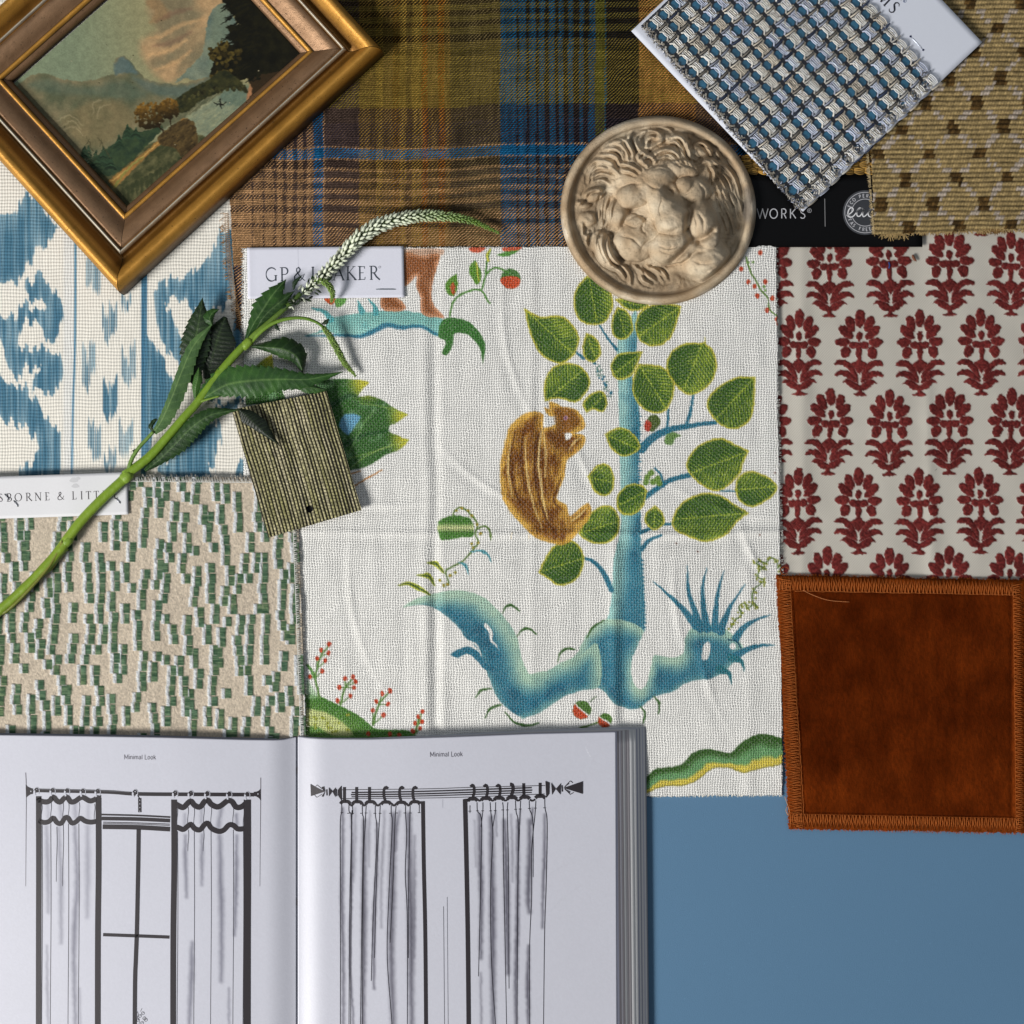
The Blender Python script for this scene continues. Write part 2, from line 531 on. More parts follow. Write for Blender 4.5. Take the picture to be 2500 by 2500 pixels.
MAT = {}
MAT['linen'] = shader('printed_linen', m_linen, 0.95, 0.1)
MAT['ikat'] = shader('ikat_cotton', m_ikat, 0.95, 0.1)
MAT['tweed'] = shader('wool_tweed', m_tweed, 1.0, 0.0)
MAT['twill'] = shader('cotton_twill', m_twill, 0.95, 0.1)
MAT['fuzz'] = shader('fuzzy_yarn', m_fuzz, 0.95, 0.1)
MAT['paper'] = shader('paper', m_paper, 0.6, 0.25)
MAT['page'] = shader('coated_page', m_paper, 0.38, 0.4)
MAT['velvet'] = shader('velvet', m_velvet, 1.0, 0.0, sheen=0.12)
MAT['velvet'].node_tree.nodes['Principled BSDF'].inputs['Sheen Tint'].default_value = (1.0, 0.45, 0.15, 1)
MAT['velvet'].node_tree.nodes['Principled BSDF'].inputs['Sheen Roughness'].default_value = 0.4
MAT['board'] = shader('painted_board', m_board, 0.7, 0.25)
MAT['clay'] = shader('cast_plaster', m_clay, 0.75, 0.2)
MAT['leaf'] = shader('leaf', m_leaf, 0.45, 0.3)
MAT['plain'] = shader('plain', m_plain, 0.7, 0.3)
MAT['silk'] = shader('silky_yarn', m_plain, 0.45, 0.5)
MAT['steel'] = shader('steel_wire', m_plain, 0.3, 0.5, metal=0.9)

# ================================================================ tabletop
a = Acc()
sheet(a, [(-700, -700), (3200, -700), (3200, 3200), (-700, 3200)], 60, lambda X, Y: 0 * X, lambda x, y: rgb(86, 121, 150), th=60, zbot=-60)
tt = mk('tabletop', a, MAT['board']); tt['kind'] = 'structure'

# ================================================================ ikat cotton
CREAM = rgb(226, 222, 211)
def ikat_art(x, y):
    h = Tr(0, 550, 0.3364)
    jx = np.floor(x / 5.0) * 5.0
    jag = 20 * vnoise(jx, 0 * x, 6, seed=3) + 12 * vnoise(jx, y, 11, 60, seed=4)
    A = Art(x, y + jag, CREAM)
    st = 0.5 + 0.5 * vnoise(x, y, 4.5, 160, seed=8)
    st2 = 0.5 + 0.5 * vnoise(x, y, 30, 40, seed=9)
    def bl(xx, yy, d):
        i = bl.i
        t = np.clip(st[i] * 1.1 + st2[i] * 0.35 - .15, 0, 1)[:, None]
        e = ss(0, 22, d)[:, None] * 0.25
        return rgb(58, 102, 126) * (t + e).clip(0, 1) + rgb(150, 176, 186) * (1 - (t + e).clip(0, 1))
    def P(pts, soft=2.2, sm=True):
        pts = np.asarray(pts, float)
        q = smooth(pts) if sm else pts
        bl.i = A.idx(q, soft + 2)
        A.poly(q, None, soft, 0.93, fn=bl)
    P([(-200, 545), (30, 530), (62, 478), (84, 470), (112, 520), (142, 556), (105, 598), (70, 640), (40, 690), (-10, 706), (-200, 720)], sm=False)
    P(h([(185, 410), (240, 380), (300, 345), (350, 400), (400, 470), (450, 560), (458, 680), (405, 820), (330, 830), (300, 750), (205, 680), (150, 750), (130, 860), (200, 895), (330, 905), (430, 950), (458, 1060), (440, 1150), (380, 1190), (250, 1200), (240, 1110), (300, 1045), (240, 1030), (170, 1060), (150, 1110), (80, 1060), (40, 960), (10, 880), (-60, 650), (60, 695), (120, 640), (150, 560), (240, 585), (300, 620), (335, 550), (240, 520), (190, 500)]))
    P(h([(-500, 1090), (0, 1090), (80, 1160), (200, 1180), (270, 1290), (320, 1400), (380, 1440), (440, 1500), (440, 1840), (110, 1840), (150, 1750), (240, 1680), (285, 1620), (260, 1530), (190, 1490), (60, 1440), (0, 1410), (-500, 1400)], ), sm=False)
    P(h([(1595, 60), (1580, 130), (1450, 290), (1350, 380), (1240, 400), (1130, 480), (1120, 560), (1150, 740), (1180, 860), (1260, 960), (1330, 1010), (1420, 1010), (1500, 900), (1400, 850), (1290, 770), (1240, 650), (1195, 575), (1250, 540), (1330, 545), (1400, 640), (1500, 640), (1600, 600), (1640, 540), (1700, 480), (1700, 60)]))
    P(h([(1060, 740), (1110, 850), (1190, 980), (1260, 1160), (1230, 1350), (1120, 1500), (1070, 1800), (1040, 1800), (1040, 900)]), sm=False)
    P(h([(1150, 1830), (1230, 1700), (1360, 1540), (1480, 1430), (1580, 1440), (1612, 1560), (1560, 1640), (1560, 1740), (1510, 1740), (1510, 1830)]))
    P(h([(1500, 1230), (1620, 1270), (1770, 1260), (1800, 1310), (1640, 1330), (1560, 1290)]))
    P(h([(1720, 1770), (1760, 1730), (1800, 1760), (1800, 1840), (1715, 1840)]))
    P(h([(1700, 700), (1790, 640), (1830, 760), (1800, 900), (1700, 850)]))
    # dashes
    def dash(x0, x1, y0, y1, n, seed, solid=False):
        rs = np.random.RandomState(seed)
        cx = (x0 + x1) / 2
        for k in range(n):
            xx = x0 + (x1 - x0) * (k + .5) / n
            f = 1 - abs(xx - cx) / (x1 - x0) * 1.1
            a0 = y0 + (y1 - y0) * (0.28 * (0.3 + rs.rand()) * (f if (k % (n - 1)) else 0.2)); b0 = y0 + (y1 - y0) * (0.45 + 0.5 * f * rs.uniform(0.7, 1.05))
            wdt = (x1 - x0) / n * (1.25 if solid else 0.72)
            q = h([(xx, a0), (xx + wdt / 2, a0 + 40), (xx + wdt / 2, b0 - 40), (xx, b0), (xx - wdt / 2, b0 - 40), (xx - wdt / 2, a0 + 40)])
            P(q, 1.5, False)
    dash(622, 732, 210, 550, 7, 1); dash(738, 852, 530, 900, 7, 2); dash(594, 694, 830, 1250, 6, 3); dash(880, 986, 830, 1250, 7, 4)
    dash(748, 852, 1070, 1480, 6, 5, True); dash(636, 735, 1380, 1800, 6, 6); dash(862, 968, 1390, 1760, 7, 7); dash(752, 845, 1600, 1830, 6, 8)
    dash(878, 955, 480, 680, 4, 9)
    B = Art(x, y, A.C)
    B.C = A.C
    B.line(h([(548, -300), (545, 800), (530, 1300), (520, 1830)]), 5.5, 5.5, rgb(66, 118, 148), 1.5, 0.9)
    i = B.idx(h([(1020, -200), (1075, 1830)]), 0)
    w_ = ss(0, 3, x[i] - (343 + 0 * y[i])) * ss(0, 3, (361 - 3 * ss(700, 1150, y[i])) - x[i]) * (y[i] > 500)
    t = st[i][:, None]
    B.C[i] = B.C[i] * (1 - w_[:, None]) + (rgb(54, 100, 128) * t + rgb(90, 132, 154) * (1 - t)) * w_[:, None]
    C = B.C
    # faint blue-grey ground next to the fine stripe
    g = ss(150, 160, x) * (1 - ss(176, 184, x)) * 0.25
    C = C * (1 - g[:, None]) + rgb(196, 206, 218) * g[:, None]
    return C
a = Acc()
sheet(a, [(-160, -120), (612, -120), (607, 1190), (-160, 1190)], 2.4, lambda X, Y: 4 + 1.0 * vnoise(X, Y, 120, seed=5), ikat_art, th=4, edge=1.0, seed=2)
ik = mk('ikat_fabric', a, MAT['ikat'])
tag(ik, 'cream cotton swatch with feathered blue ikat pattern and stripes, lying under the gilt frame corner', 'fabric swatch')

# ================================================================ wool plaid
TAN = rgb(178, 138, 98); BRN = rgb(84, 68, 60); DBR = rgb(58, 46, 42); GLD = rgb(132, 104, 54); MUS = rgb(158, 126, 58)
BLU = rgb(34, 100, 146); NVY = rgb(34, 40, 66); BLK = rgb(24, 25, 30); OLV = rgb(88, 92, 38); ORG = rgb(176, 122, 58); TEA = rgb(28, 88, 112)
def band(v, tbl):
    C = np.zeros((v.size, 3)); C[:] = tbl[0][1]
    for p, c in tbl:
        C[v >= p] = c
    return C
wt = [(-500, TAN)]
for x0, x1 in ((614, 618), (641, 646), (668, 675), (690, 699), (714, 725), (738, 748)):
    wt += [(x0, BRN), (x1, TAN)]
wt += [(758, TAN * .6 + BRN * .4), (765, BLU), (789, TAN), (793, BRN), (877, GLD), (905, GLD * .8), (918, MUS), (935, GLD), (958, rgb(130, 96, 40)), (975, MUS), (990, GLD * .8), (1005, MUS), (1030, rgb(150, 96, 36)), (1044, GLD), (1070, rgb(160, 104, 40)), (1086, GLD), (1100, rgb(96, 82, 50)), (1135, rgb(104, 90, 58))]
wt += [(1222, rgb(24, 86, 122))]
for x0, x1 in ((1262, 1266), (1285, 1292), (1308, 1316), (1330, 1340), (1355, 1364), (1376, 1388), (1400, 1414), (1424, 1436)):
    wt += [(x0, BLK), (x1, rgb(26, 84, 118))]
wt += [(1446, BLU * .8), (1452, OLV), (1476, TEA), (1480, BLK), (1560, rgb(176, 124, 66)), (1700, rgb(120, 92, 64)), (1800, BLK)]
ft = [(-500, rgb(70, 62, 34))]
for k in range(9):
    y0 = -160 + k * 27
    ft += [(y0, rgb(52, 44, 26)), (y0 + 13, rgb(108, 96, 46))]
ft += [(88, rgb(44, 38, 24)), (106, rgb(118, 102, 50)), (122, rgb(96, 84, 36)), (136, rgb(128, 110, 50)), (264, BRN * .8), (300, rgb(62, 52, 56)), (359, TAN), (363, BLU), (388, TAN)]
ft += [(392, DBR)]
for y0, y1 in ((412, 419), (436, 445), (462, 475), (488, 502), (520, 545)):
    ft += [(y0, TAN), (y1, BRN)]
ft += [(556, TAN), (646, NVY), (690, NVY), (2000, NVY)]
def wv(x, y): return y + 12 * ss(1080, 1220, x) + 3.0 * vnoise(x, y, 90, seed=17)
def jitc(C, x, y, s, amt, seed):
    return np.clip(C * (1 + amt * vnoise(x, y, *s, seed=seed))[:, None], 0, 1)
def plaid_warp(x, y): return jitc(band(x + 2.0 * vnoise(x, y, 90, seed=16), wt), x, y, (4.3, 50), 0.22, 2)
def plaid_weft(x, y): return jitc(band(wv(x, y), ft), x, y, (50, 4.3), 0.22, 3)
a = Acc()
zpl = lambda X, Y: 10 + 1.6 * vnoise(X, Y, 130, seed=6) + 1.2 * vnoise(X, Y, 60, seed=7)
sheet(a, [(528, -130), (1860, -130), (1850, 660), (578, 800)], 3.0, zpl, plaid_warp, th=6, edge=1.5, seed=4, art2f=plaid_weft)
pl = mk('plaid_wool_fabric', a, MAT['tweed'])
a = Acc()
EL = np.array([(541, 520), (546, 600), (552, 660), (560, 720), (577, 797)], float)
threads(a, EL, 60, 11, rgb(168, 130, 88), zpl, out=1, r=0.9, seed=3)
threads(a, [(577, 796), (606, 792)], 34, 16, rgb(150, 112, 72), zpl, out=1, r=1.0, seed=5, jit=0.9)
# overlock seam down the left edge
q = []
for k in range(64):
    t = k / 63.0
    x0 = np.interp(t, np.linspace(0, 1, 5), EL[:, 0]); y0 = np.interp(t, np.linspace(0, 1, 5), EL[:, 1])
    q += [(x0 + 3, y0, 12.5), (x0 + 17, y0 + 3.5, 12.6), (x0 + 16.5, y0 - 0.5, 12.6)]
tube(a, q, 0.8, rgb(190, 150, 106), n=4)
mk('overlock_stitching', a, MAT['fuzz'], parent=None) 
ov = sc.collection.objects[-1]
tag(pl, 'brown, olive and blue plaid wool swatch beneath the gilt frame and lion roundel', 'fabric swatch')
def adopt(o, p):
    """make a finished mesh a part of p"""
    d = Vector(o.location) - Vector(p.location)
    for v in o.data.vertices: v.co += d
    o.location = (0, 0, 0); o.parent = p
adopt(ov, pl)

# ================================================================ printed linen
LIN = rgb(224, 223, 218)
A_ = Tr(1200, 600, 0.36232); B_ = Tr(1300, 1300, 0.31056); C_ = Tr(950, 1200, 0.31056)
E_ = Tr(700, 500, 0.31056); F_ = Tr(700, 1500, 0.2588); D_l = Tr(1300, 200, 0.31056); G_ = Tr(300, 650, 0.36232)
def linen_art(x, y):
    wx = x + 1.2 * vnoise(x, y, 7, seed=31); wy = y + 1.2 * vnoise(x, y, 7, seed=32)
    A = Art(wx, wy, LIN)
    nz = fbm(x, y, 26, seed=40); nf = vnoise(x, y, 5, seed=44)
    GRN = rgb(74, 112, 40); DGR = rgb(42, 78, 30); YGR = rgb(158, 164, 52); YEL = rgb(186, 178, 60)
    def leaf(pts, T, ang=None, dark=0.5, sharp=True):
        P = smooth(T(pts), True, sharp)
        c = P.mean(0); tip = P[0]
        ax = tip - c; L = np.hypot(*ax); ax = ax / (L + 1e-9); nx = np.array([-ax[1], ax[0]])
        def f(xx, yy, d):
            u = (xx - c[0]) * ax[0] + (yy - c[1]) * ax[1]; v = (xx - c[0]) * nx[0] + (yy - c[1]) * nx[1]
            vein = 0.5 + 0.5 * np.sin((u + 0.75 * np.abs(v)) * 2 * PI / 9.5)
            mid = np.exp(-(v / 1.8) ** 2)
            n = fbm(xx, yy, 22, seed=51)
            k = np.clip(0.62 * vein ** 3 + 0.34 * n + 0.16 + 0.7 * mid - dark * 0.30 + 0.25 * np.clip(v / 30, -1, 1) + 0.18 * vnoise(xx, yy, 4, seed=52), 0, 1)[:, None]
            col = rgb(46, 82, 24) * (1 - k) + rgb(160, 176, 56) * k
            e = ss(7.0, 2.0, d)[:, None]
            return col * (1 - e) + YEL * e
        A.poly(P, None, 1.6, 0.95, fn=f)
    # --- blue trunk and dragon-headed root
    BL1 = rgb(44, 110, 132); BL2 = rgb(120, 178, 180); MINT = rgb(164, 194, 172); BDK = rgb(20, 72, 94)
    def grad(P, dx, dy, s, c0=MINT, c1=BL1, c2=BDK, soft=1.8):
        def f(xx, yy, d):
            k = ss(-s * 0.3, s, sdf_poly(xx + dx, yy + dy, P))
            n = fbm(xx, yy, 30, seed=60)
            k = np.clip(k + 0.18 * n, 0, 1)[:, None]
            mid = c0 * (1 - k) + c1 * k
            k2 = (ss(0.1, 0.7, n) * 0.5)[:, None] * k
            return mid * (1 - k2) + c2 * k2
        A.poly(P, None, soft, 0.96, fn=f)
    trunk = np.vstack([A_([(850, 640), (905, 560), (970, 430), (985, 560), (975, 720), (948, 800), (955, 930), (995, 1090), (1000, 1250), (995, 1400), (985, 1560), (1000, 1700), (1010, 1932)]), B_([(850, 0), (860, 200), (880, 500), (885, 700), (870, 790), (740, 850), (600, 830), (540, 760), (600, 640), (625, 450), (640, 200), (690, 0)]), A_([(872, 1800), (865, 1500), (862, 1250), (855, 1000), (850, 800)])])
    grad(smooth(trunk, n=3), -16, 0, 34, c0=rgb(150, 196, 190))
    # serrated right side of the trunk
    for k in range(17):
        yy = 1368 + k * 10.2
        A.poly([(1564 + k * 0.4, yy - 4), (1573 + k * 0.45, yy), (1564 + k * 0.4, yy + 5)], BL1, 1.2)
    for k in range(26):
        yy = 1010 + k * 7.4
        A.poly([(1556, yy - 4), (1566 + 3 * math.sin(k * 2.1), yy - 2), (1556, yy + 4)], BL1, 1.2)
    body = B_([(560, 690), (450, 770), (390, 870), (340, 960), (200, 1060), (0, 1110), (-100, 1150), (-100, 1450), (0, 1420), (150, 1310), (300, 1270), (470, 1215), (560, 1250), (650, 1350), (780, 1390), (860, 1370), (960, 1290), (1100, 1250), (1200, 1190), (1290, 1160), (1400, 1150), (1500, 1100), (1580, 1020), (1650, 930), (1640, 870), (1560, 790), (1480, 745), (1360, 720), (1260, 740), (1200, 830), (1190, 940), (1100, 985), (960, 965), (930, 1060), (900, 1180), (850, 1235), (785, 1160), (780, 1010), (830, 880), (870, 770), (760, 700), (640, 680)])
    grad(smooth(body, n=4), 0, -16, 34)
    arm = C_([(110, 912), (220, 840), (380, 795), (560, 775), (720, 820), (830, 910), (930, 1020), (1010, 1160), (1045, 1320), (1110, 1440), (1210, 1440), (1350, 1345), (1500, 1290), (1640, 1200), (1660, 1520), (1450, 1570), (1330, 1640), (1180, 1740), (1060, 1775), (960, 1730), (850, 1620), (780, 1450), (740, 1350), (690, 1230), (600, 1150), (540, 1060), (380, 930), (240, 890)])
    grad(smooth(arm, n=4), 12, -20, 40)
    A.poly(smooth(C_([(480, 1280), (560, 1235), (640, 1225), (720, 1280), (790, 1400), (740, 1390), (680, 1320), (620, 1275), (540, 1305)])), BL1, 1.4)
    A.line(C_([(640, 1180), (690, 1210), (725, 1300)]), 6, 2, LIN, 1.2)
    A.line(C_([(760, 1050), (800, 1110), (805, 1170), (850, 1222)]), 9, 3, LIN, 1.2, wm=8)
    for p in ([(950, 385), (1080, 500), (1180, 600), (1290, 740)], [(1218, 262), (1225, 450), (1270, 600), (1320, 760)], [(1372, 280), (1340, 420), (1345, 600), (1375, 760)], [(1505, 300), (1460, 460), (1440, 620), (1435, 760)], [(1672, 408), (1570, 560), (1520, 660), (1480, 780)], [(1866, 650), (1750, 690), (1660, 750), (1600, 830)], [(1905, 885), (1790, 890), (1690, 920), (1580, 980)]):
        A.line(B_(p), 2, 20, BL1 * 0.97 + 0.02, 1.6)
    for p in ([(1665, 1090), (1640, 1010), (1560, 985)], [(1562, 1190), (1545, 1110), (1470, 1075)]):
        A.line(B_(p), 2, 20, rgb(40, 110, 120), 1.4)
    A.poly(smooth(B_([(1330, 960), (1350, 880), (1385, 858), (1400, 900), (1380, 990), (1340, 1000)])), LIN, 1.4)
    A.dot(B_([(1576, 895)])[0], 8, LIN); A.line(B_([(1540, 840), (1610, 860), (1640, 920)]), 4, 4, BDK)
    A.poly(smooth(B_([(785, 1010), (800, 1150), (855, 1200), (900, 1170), (925, 1060), (935, 960), (880, 900), (830, 910)])), LIN, 2.0)
    # branches
    for p, w0, w1 in (([(1010, 1370), (1090, 1290), (1200, 1240), (1330, 1215), (1510, 1190)], 22, 9), ([(1180, 1230), (1190, 1160), (1190, 1105)], 7, 6), ([(1310, 1210), (1340, 1120), (1360, 1000)], 9, 6), ([(1025, 1700), (1110, 1640), (1200, 1580), (1330, 1545)], 14, 12), ([(1100, 1500), (1140, 1540), (1160, 1620)], 5, 5), ([(725, 530), (780, 620), (845, 700)], 4, 7), ([(560, 705), (620, 760)], 6, 6), ([(1010, 1932), (1110, 1890), (1230, 1870)], 10, 6), ([(1540, 1650), (1650, 1655)], 3, 3)):
        A.line(A_(p), w0, w1, BL1, 1.6)
    A.line(B_([(395, 200), (480, 230), (560, 320), (620, 450)]), 7, 13, BL1, 1.6); A.line(B_([(860, 130), (920, 60), (1010, 20)]), 12, 6, BL1, 1.6)
    rs = np.random.RandomState(5)
    for k in range(34):
        f = rs.rand(); p = A_([(690 + 110 * f + rs.uniform(-18, 18), 770 + 240 * f + rs.uniform(-22, 22))])[0]
        A.dot(p, rs.uniform(2, 3.6), BL1 if k % 2 else rgb(110, 140, 130), soft=1.2)
    # leaves
    LV = [[(218, 420), (330, 475), (480, 475), (575, 570), (590, 650), (545, 750), (450, 795), (330, 730), (260, 600)],
          [(650, 190), (570, 290), (552, 400), (590, 500), (680, 535), (770, 510), (820, 400), (800, 300), (730, 240)],
          [(830, 360), (900, 425), (980, 440), (1060, 400), (1000, 330)],
          [(1282, 405), (1245, 540), (1190, 640), (1100, 680), (1010, 650), (968, 560), (985, 470), (1050, 410), (1160, 385)],
          [(845, 410), (808, 500), (815, 590), (860, 635), (920, 620), (955, 560), (940, 480), (900, 430)],
          [(635, 585), (612, 680), (630, 760), (690, 785), (735, 735), (732, 670), (690, 610)],
          [(358, 1052), (353, 930), (400, 830), (490, 790), (600, 810), (668, 910), (625, 1010), (560, 1055), (450, 1030)],
          [(638, 1128), (615, 1060), (680, 990), (755, 985), (782, 1060), (750, 1122), (690, 1105)],
          [(1022, 712), (985, 800), (950, 870), (880, 905), (820, 880), (803, 800), (850, 735), (930, 715)],
          [(990, 795), (950, 900), (955, 1000), (1010, 1090), (1100, 1130), (1180, 1105), (1228, 1000), (1228, 890), (1160, 820), (1080, 800)],
          [(1438, 612), (1420, 650), (1290, 660), (1200, 730), (1178, 830), (1230, 930), (1310, 1000), (1400, 990), (1490, 910), (1520, 800), (1490, 700), (1450, 660)],
          [(1778, 880), (1650, 885), (1540, 940), (1468, 1010), (1452, 1090), (1520, 1190), (1620, 1238), (1720, 1200), (1768, 1100)],
          [(1738, 1382), (1640, 1335), (1540, 1293), (1420, 1330), (1340, 1400), (1313, 1490), (1370, 1580), (1490, 1652), (1580, 1630), (1670, 1540), (1700, 1460)],
          [(1638, 1645), (1660, 1560), (1740, 1517), (1850, 1550), (1928, 1620), (1880, 1700), (1760, 1762), (1670, 1720)],
          [(1738, 1800), (1640, 1740), (1540, 1680), (1430, 1665), (1310, 1710), (1230, 1800), (1222, 1900), (1320, 1960), (1450, 1995), (1580, 1950), (1660, 1860)],
          [(762, 1268), (800, 1360), (880, 1418), (960, 1400), (1005, 1350), (950, 1260), (860, 1222)],
          [(645, 1552), (690, 1650), (760, 1688), (815, 1650), (828, 1560), (790, 1478), (715, 1475)],
          [(1052, 1650), (1010, 1610), (930, 1605), (860, 1660), (840, 1740), (875, 1805), (950, 1815), (1020, 1760)],
          [(1102, 1748), (1040, 1800), (1035, 1870), (1100, 1918), (1168, 1870), (1152, 1800)],
          [(585, 1940), (640, 1830), (740, 1752), (820, 1765), (862, 1840), (855, 1930), (800, 1995), (700, 2010), (620, 1975)]]
    for k, l in enumerate(LV): leaf(l, A_, dark=0.3 + 0.5 * ((k * 37) % 10) / 10)
    leaf([(1172, 637), (1215, 540), (1290, 430), (1400, 378), (1500, 430), (1535, 540), (1505, 650), (1430, 722), (1330, 740), (1250, 690)], C_, dark=0.9)
    for p in ((1050, 1560), (1090, 1590), (1130, 1600), (1075, 1530), (1040, 1595), (1120, 1570)): A.dot(A_([p])[0], 8, rgb(104, 138, 60), soft=2)
    A.poly(smooth(A_([(1165, 1320), (1180, 1270), (1230, 1258), (1275, 1280), (1240, 1300), (1220, 1340), (1180, 1338)])), rgb(104, 138, 76), 2)
    # --- bud with red
    A.poly(smooth(A_([(1060, 1150), (1105, 1140), (1138, 1175), (1125, 1220), (1080, 1255), (1050, 1210)])), rgb(78, 96, 44), 1.5)
    A.poly(smooth(A_([(1045, 1175), (1075, 1190), (1070, 1240), (1050, 1255), (1028, 1220)])), rgb(176, 62, 44), 1.5)
    # --- acorns and flowers
    def acorn(c, r, T, tilt=0.6):
        p = T([c])[0]
        A.dot(p, r, rgb(72, 110, 44))
        q = [(p[0] + r * 0.98 * math.cos(t), p[1] + r * 0.98 * math.sin(t)) for t in np.linspace(tilt, tilt + PI, 9)]
        A.poly(np.array(q), rgb(190, 74, 40), 1.4)
        A.line([(p[0] + r * math.cos(tilt), p[1] + r * math.sin(tilt)), (p[0] - r * .25 + 2, p[1] - r * .1), (p[0] - r * math.cos(tilt), p[1] - r * math.sin(tilt))], 4, 2, LIN, 1.2)
    acorn((388, 1395), 23, B_, 0.75); acorn((570, 1478), 18, B_, 0.6); A.line(B_([(455, 1330), (500, 1290)]), 3, 2, DGR)
    A.line(B_([(380, 1535), (440, 1520), (510, 1495)]), 6, 3, GRN)
    A.dot(E_([(1760, 580)])[0], 25, rgb(70, 116, 54)); A.poly(smooth(E_([(1685, 580), (1760, 560), (1835, 585), (1820, 640), (1750, 660), (1695, 625)])), rgb(196, 78, 42), 1.4)
    # --- squirrel
    sq = A_([(290, 1115), (350, 1140), (348, 1225), (430, 1200), (438, 1150), (385, 1145), (355, 1090), (385, 1098), (390, 1052), (440, 1062), (480, 1085), (560, 1100), (612, 1150), (632, 1220), (590, 1252), (560, 1262), (628, 1280), (620, 1350), (570, 1400), (510, 1450), (490, 1560), (440, 1700), (505, 1745), (525, 1820), (560, 1800), (640, 1735), (672, 1762), (665, 1830), (610, 1895), (550, 1975), (480, 2020), (430, 2010), (350, 1990), (270, 1950), (205, 1880), (125, 1790), (68, 1680), (58, 1500), (80, 1370), (100, 1290), (125, 1215), (205, 1140)])
    def sf(xx, yy, d):
        n = fbm(xx, yy, 26, seed=70)
        k = np.clip(ss(1, 22, d) * 0.8 + 0.6 * n + .28 * vnoise(xx, yy, 4, 16, seed=71), 0, 1)[:, None]
        return rgb(210, 162, 66) * (1 - k) + rgb(104, 56, 8) * k
    A.poly(smooth(sq, n=3), None, 2.2, 0.95, fn=sf)
    for p in ([(225, 1290), (235, 1500), (270, 1700), (340, 1900)], [(330, 1500), (345, 1700), (390, 1880)], [(350, 1250), (365, 1400), (360, 1560)], [(130, 1330), (110, 1500), (140, 1700)], [(520, 1380), (560, 1320), (600, 1290)], [(530, 1860), (600, 1810), (650, 1760)]):
        A.line(A_(p), 2, 2, rgb(226, 196, 128), 1.8, 0.85, wm=6)
    for p in ([(352, 1222), (300, 1330), (290, 1500), (320, 1700), (380, 1860), (450, 1960)], [(470, 1560), (440, 1640), (420, 1720), (470, 1780)], [(160, 1250), (130, 1420), (150, 1620), (220, 1800)], [(240, 1180), (210, 1300), (200, 1450), (230, 1650)]): A.line(A_(p), 3, 3, rgb(84, 44, 8), 2.2, .8, wm=8)
    A.line(A_([(345, 1225), (325, 1330), (318, 1500), (345, 1690)]), 2, 2, rgb(232, 206, 146), 1.6, .8, wm=6)
    for k in range(60):
        t_ = rs.rand(); yy = 1180 + 760 * t_; xx = 75 + 260 * rs.rand() + (120 * max(0, t_ - .7)); A.line(A_([(xx, yy), (xx - 6, yy + 26), (xx - 4, yy + 50)]), 1.6, .6, (rgb(222, 180, 96) if k % 2 else rgb(84, 44, 8)), 1.0, .5)
    A.poly(smooth(A_([(425, 1120), (480, 1085), (560, 1120), (600, 1180), (560, 1230), (490, 1280), (440, 1240)])), rgb(126, 80, 28), 4, 0.75)
    A.dot(A_([(500, 1160)])[0], 5.5, rgb(170, 130, 150)); A.dot(A_([(500, 1160)])[0], 2.6, rgb(80, 40, 60))
    A.poly(smooth(A_([(495, 1270), (520, 1262), (545, 1270), (530, 1300), (500, 1305)])), LIN, 1.4)
    A.poly(A_([(352, 1150), (380, 1150), (425, 1190), (420, 1200), (352, 1222)]), LIN, 1.6)
    # --- dragon fragment at the top left, two brown legs, green tail and its berries
    grad(smooth(E_([(150, 1032), (290, 975), (340, 900), (500, 862), (700, 840), (900, 832), (1100, 862), (1230, 900), (1240, 1000), (1160, 1028), (1050, 962), (900, 975), (780, 952), (680, 1000), (570, 1040), (420, 1030), (320, 1000)])), 0, -20, 30, c0=rgb(120, 178, 170), c1=rgb(150, 205, 195), c2=rgb(60, 140, 150))
    A.line(E_([(150, 1032), (420, 1025), (570, 1035), (690, 990), (790, 945), (900, 965), (1050, 955), (1180, 1020)]), 3, 6, rgb(36, 106, 134), 3, 0.85, wm=13)
    for p in ([(195, 812), (290, 840), (350, 900)], [(640, 740), (690, 800), (700, 850)], [(560, 760), (590, 840)]): A.line(E_(p), 3, 16, rgb(74, 156, 160), 2, 0.9)
    BRW = rgb(140, 84, 46)
    def bf(xx, yy, d):
        k = np.clip(ss(0, 14, d) + 0.3 * vnoise(xx, yy, 16, seed=77), 0, 1)[:, None]
        return rgb(196, 140, 104) * (1 - k) + BRW * k
    A.poly(smooth(E_([(925, 380), (1050, 400), (1200, 385), (1185, 480), (1150, 600), (1140, 700), (1160, 790), (1240, 880), (1190, 885), (1065, 860), (1050, 730), (1018, 640), (1020, 560), (990, 590), (925, 640), (880, 560)]), n=4), None, 1.8, fn=bf)
    A.poly(smooth(E_([(750, 720), (860, 720), (935, 822), (760, 830)]), n=4), None, 1.8, fn=bf)
    A.poly(smooth(E_([(925, 350), (1210, 345), (1200, 400), (925, 400)]), n=4), None, 3.0, 0.6, fn=bf)
    A.poly(smooth(E_([(1540, 1252), (1515, 1120), (1420, 1022), (1320, 1012), (1305, 1100), (1262, 1178), (1220, 1160), (1250, 1080), (1190, 1030), (1232, 900), (1400, 905), (1500, 985), (1560, 1100)]), True, True, n=4), rgb(60, 112, 50), 1.6)
    for p in ([(1280, 880), (1310, 760), (1400, 690), (1520, 670), (1595, 775)], [(1535, 660), (1570, 550), (1640, 495), (1740, 528)], [(1565, 540), (1575, 450), (1600, 350)]): A.line(E_(p), 5, 5, rgb(90, 140, 66), 1.3)
    for p, c in (([(1335, 535), (1345, 640), (1310, 720), (1262, 690), (1250, 620), (1290, 570)], rgb(92, 140, 48)), ([(1480, 430), (1530, 540), (1500, 630), (1445, 560), (1435, 490)], rgb(92, 140, 48)), ([(1645, 395), (1770, 350), (1840, 340), (1760, 400), (1690, 405)], rgb(84, 140, 60))):
        A.poly(smooth(E_(p), True, True), c, 1.4)
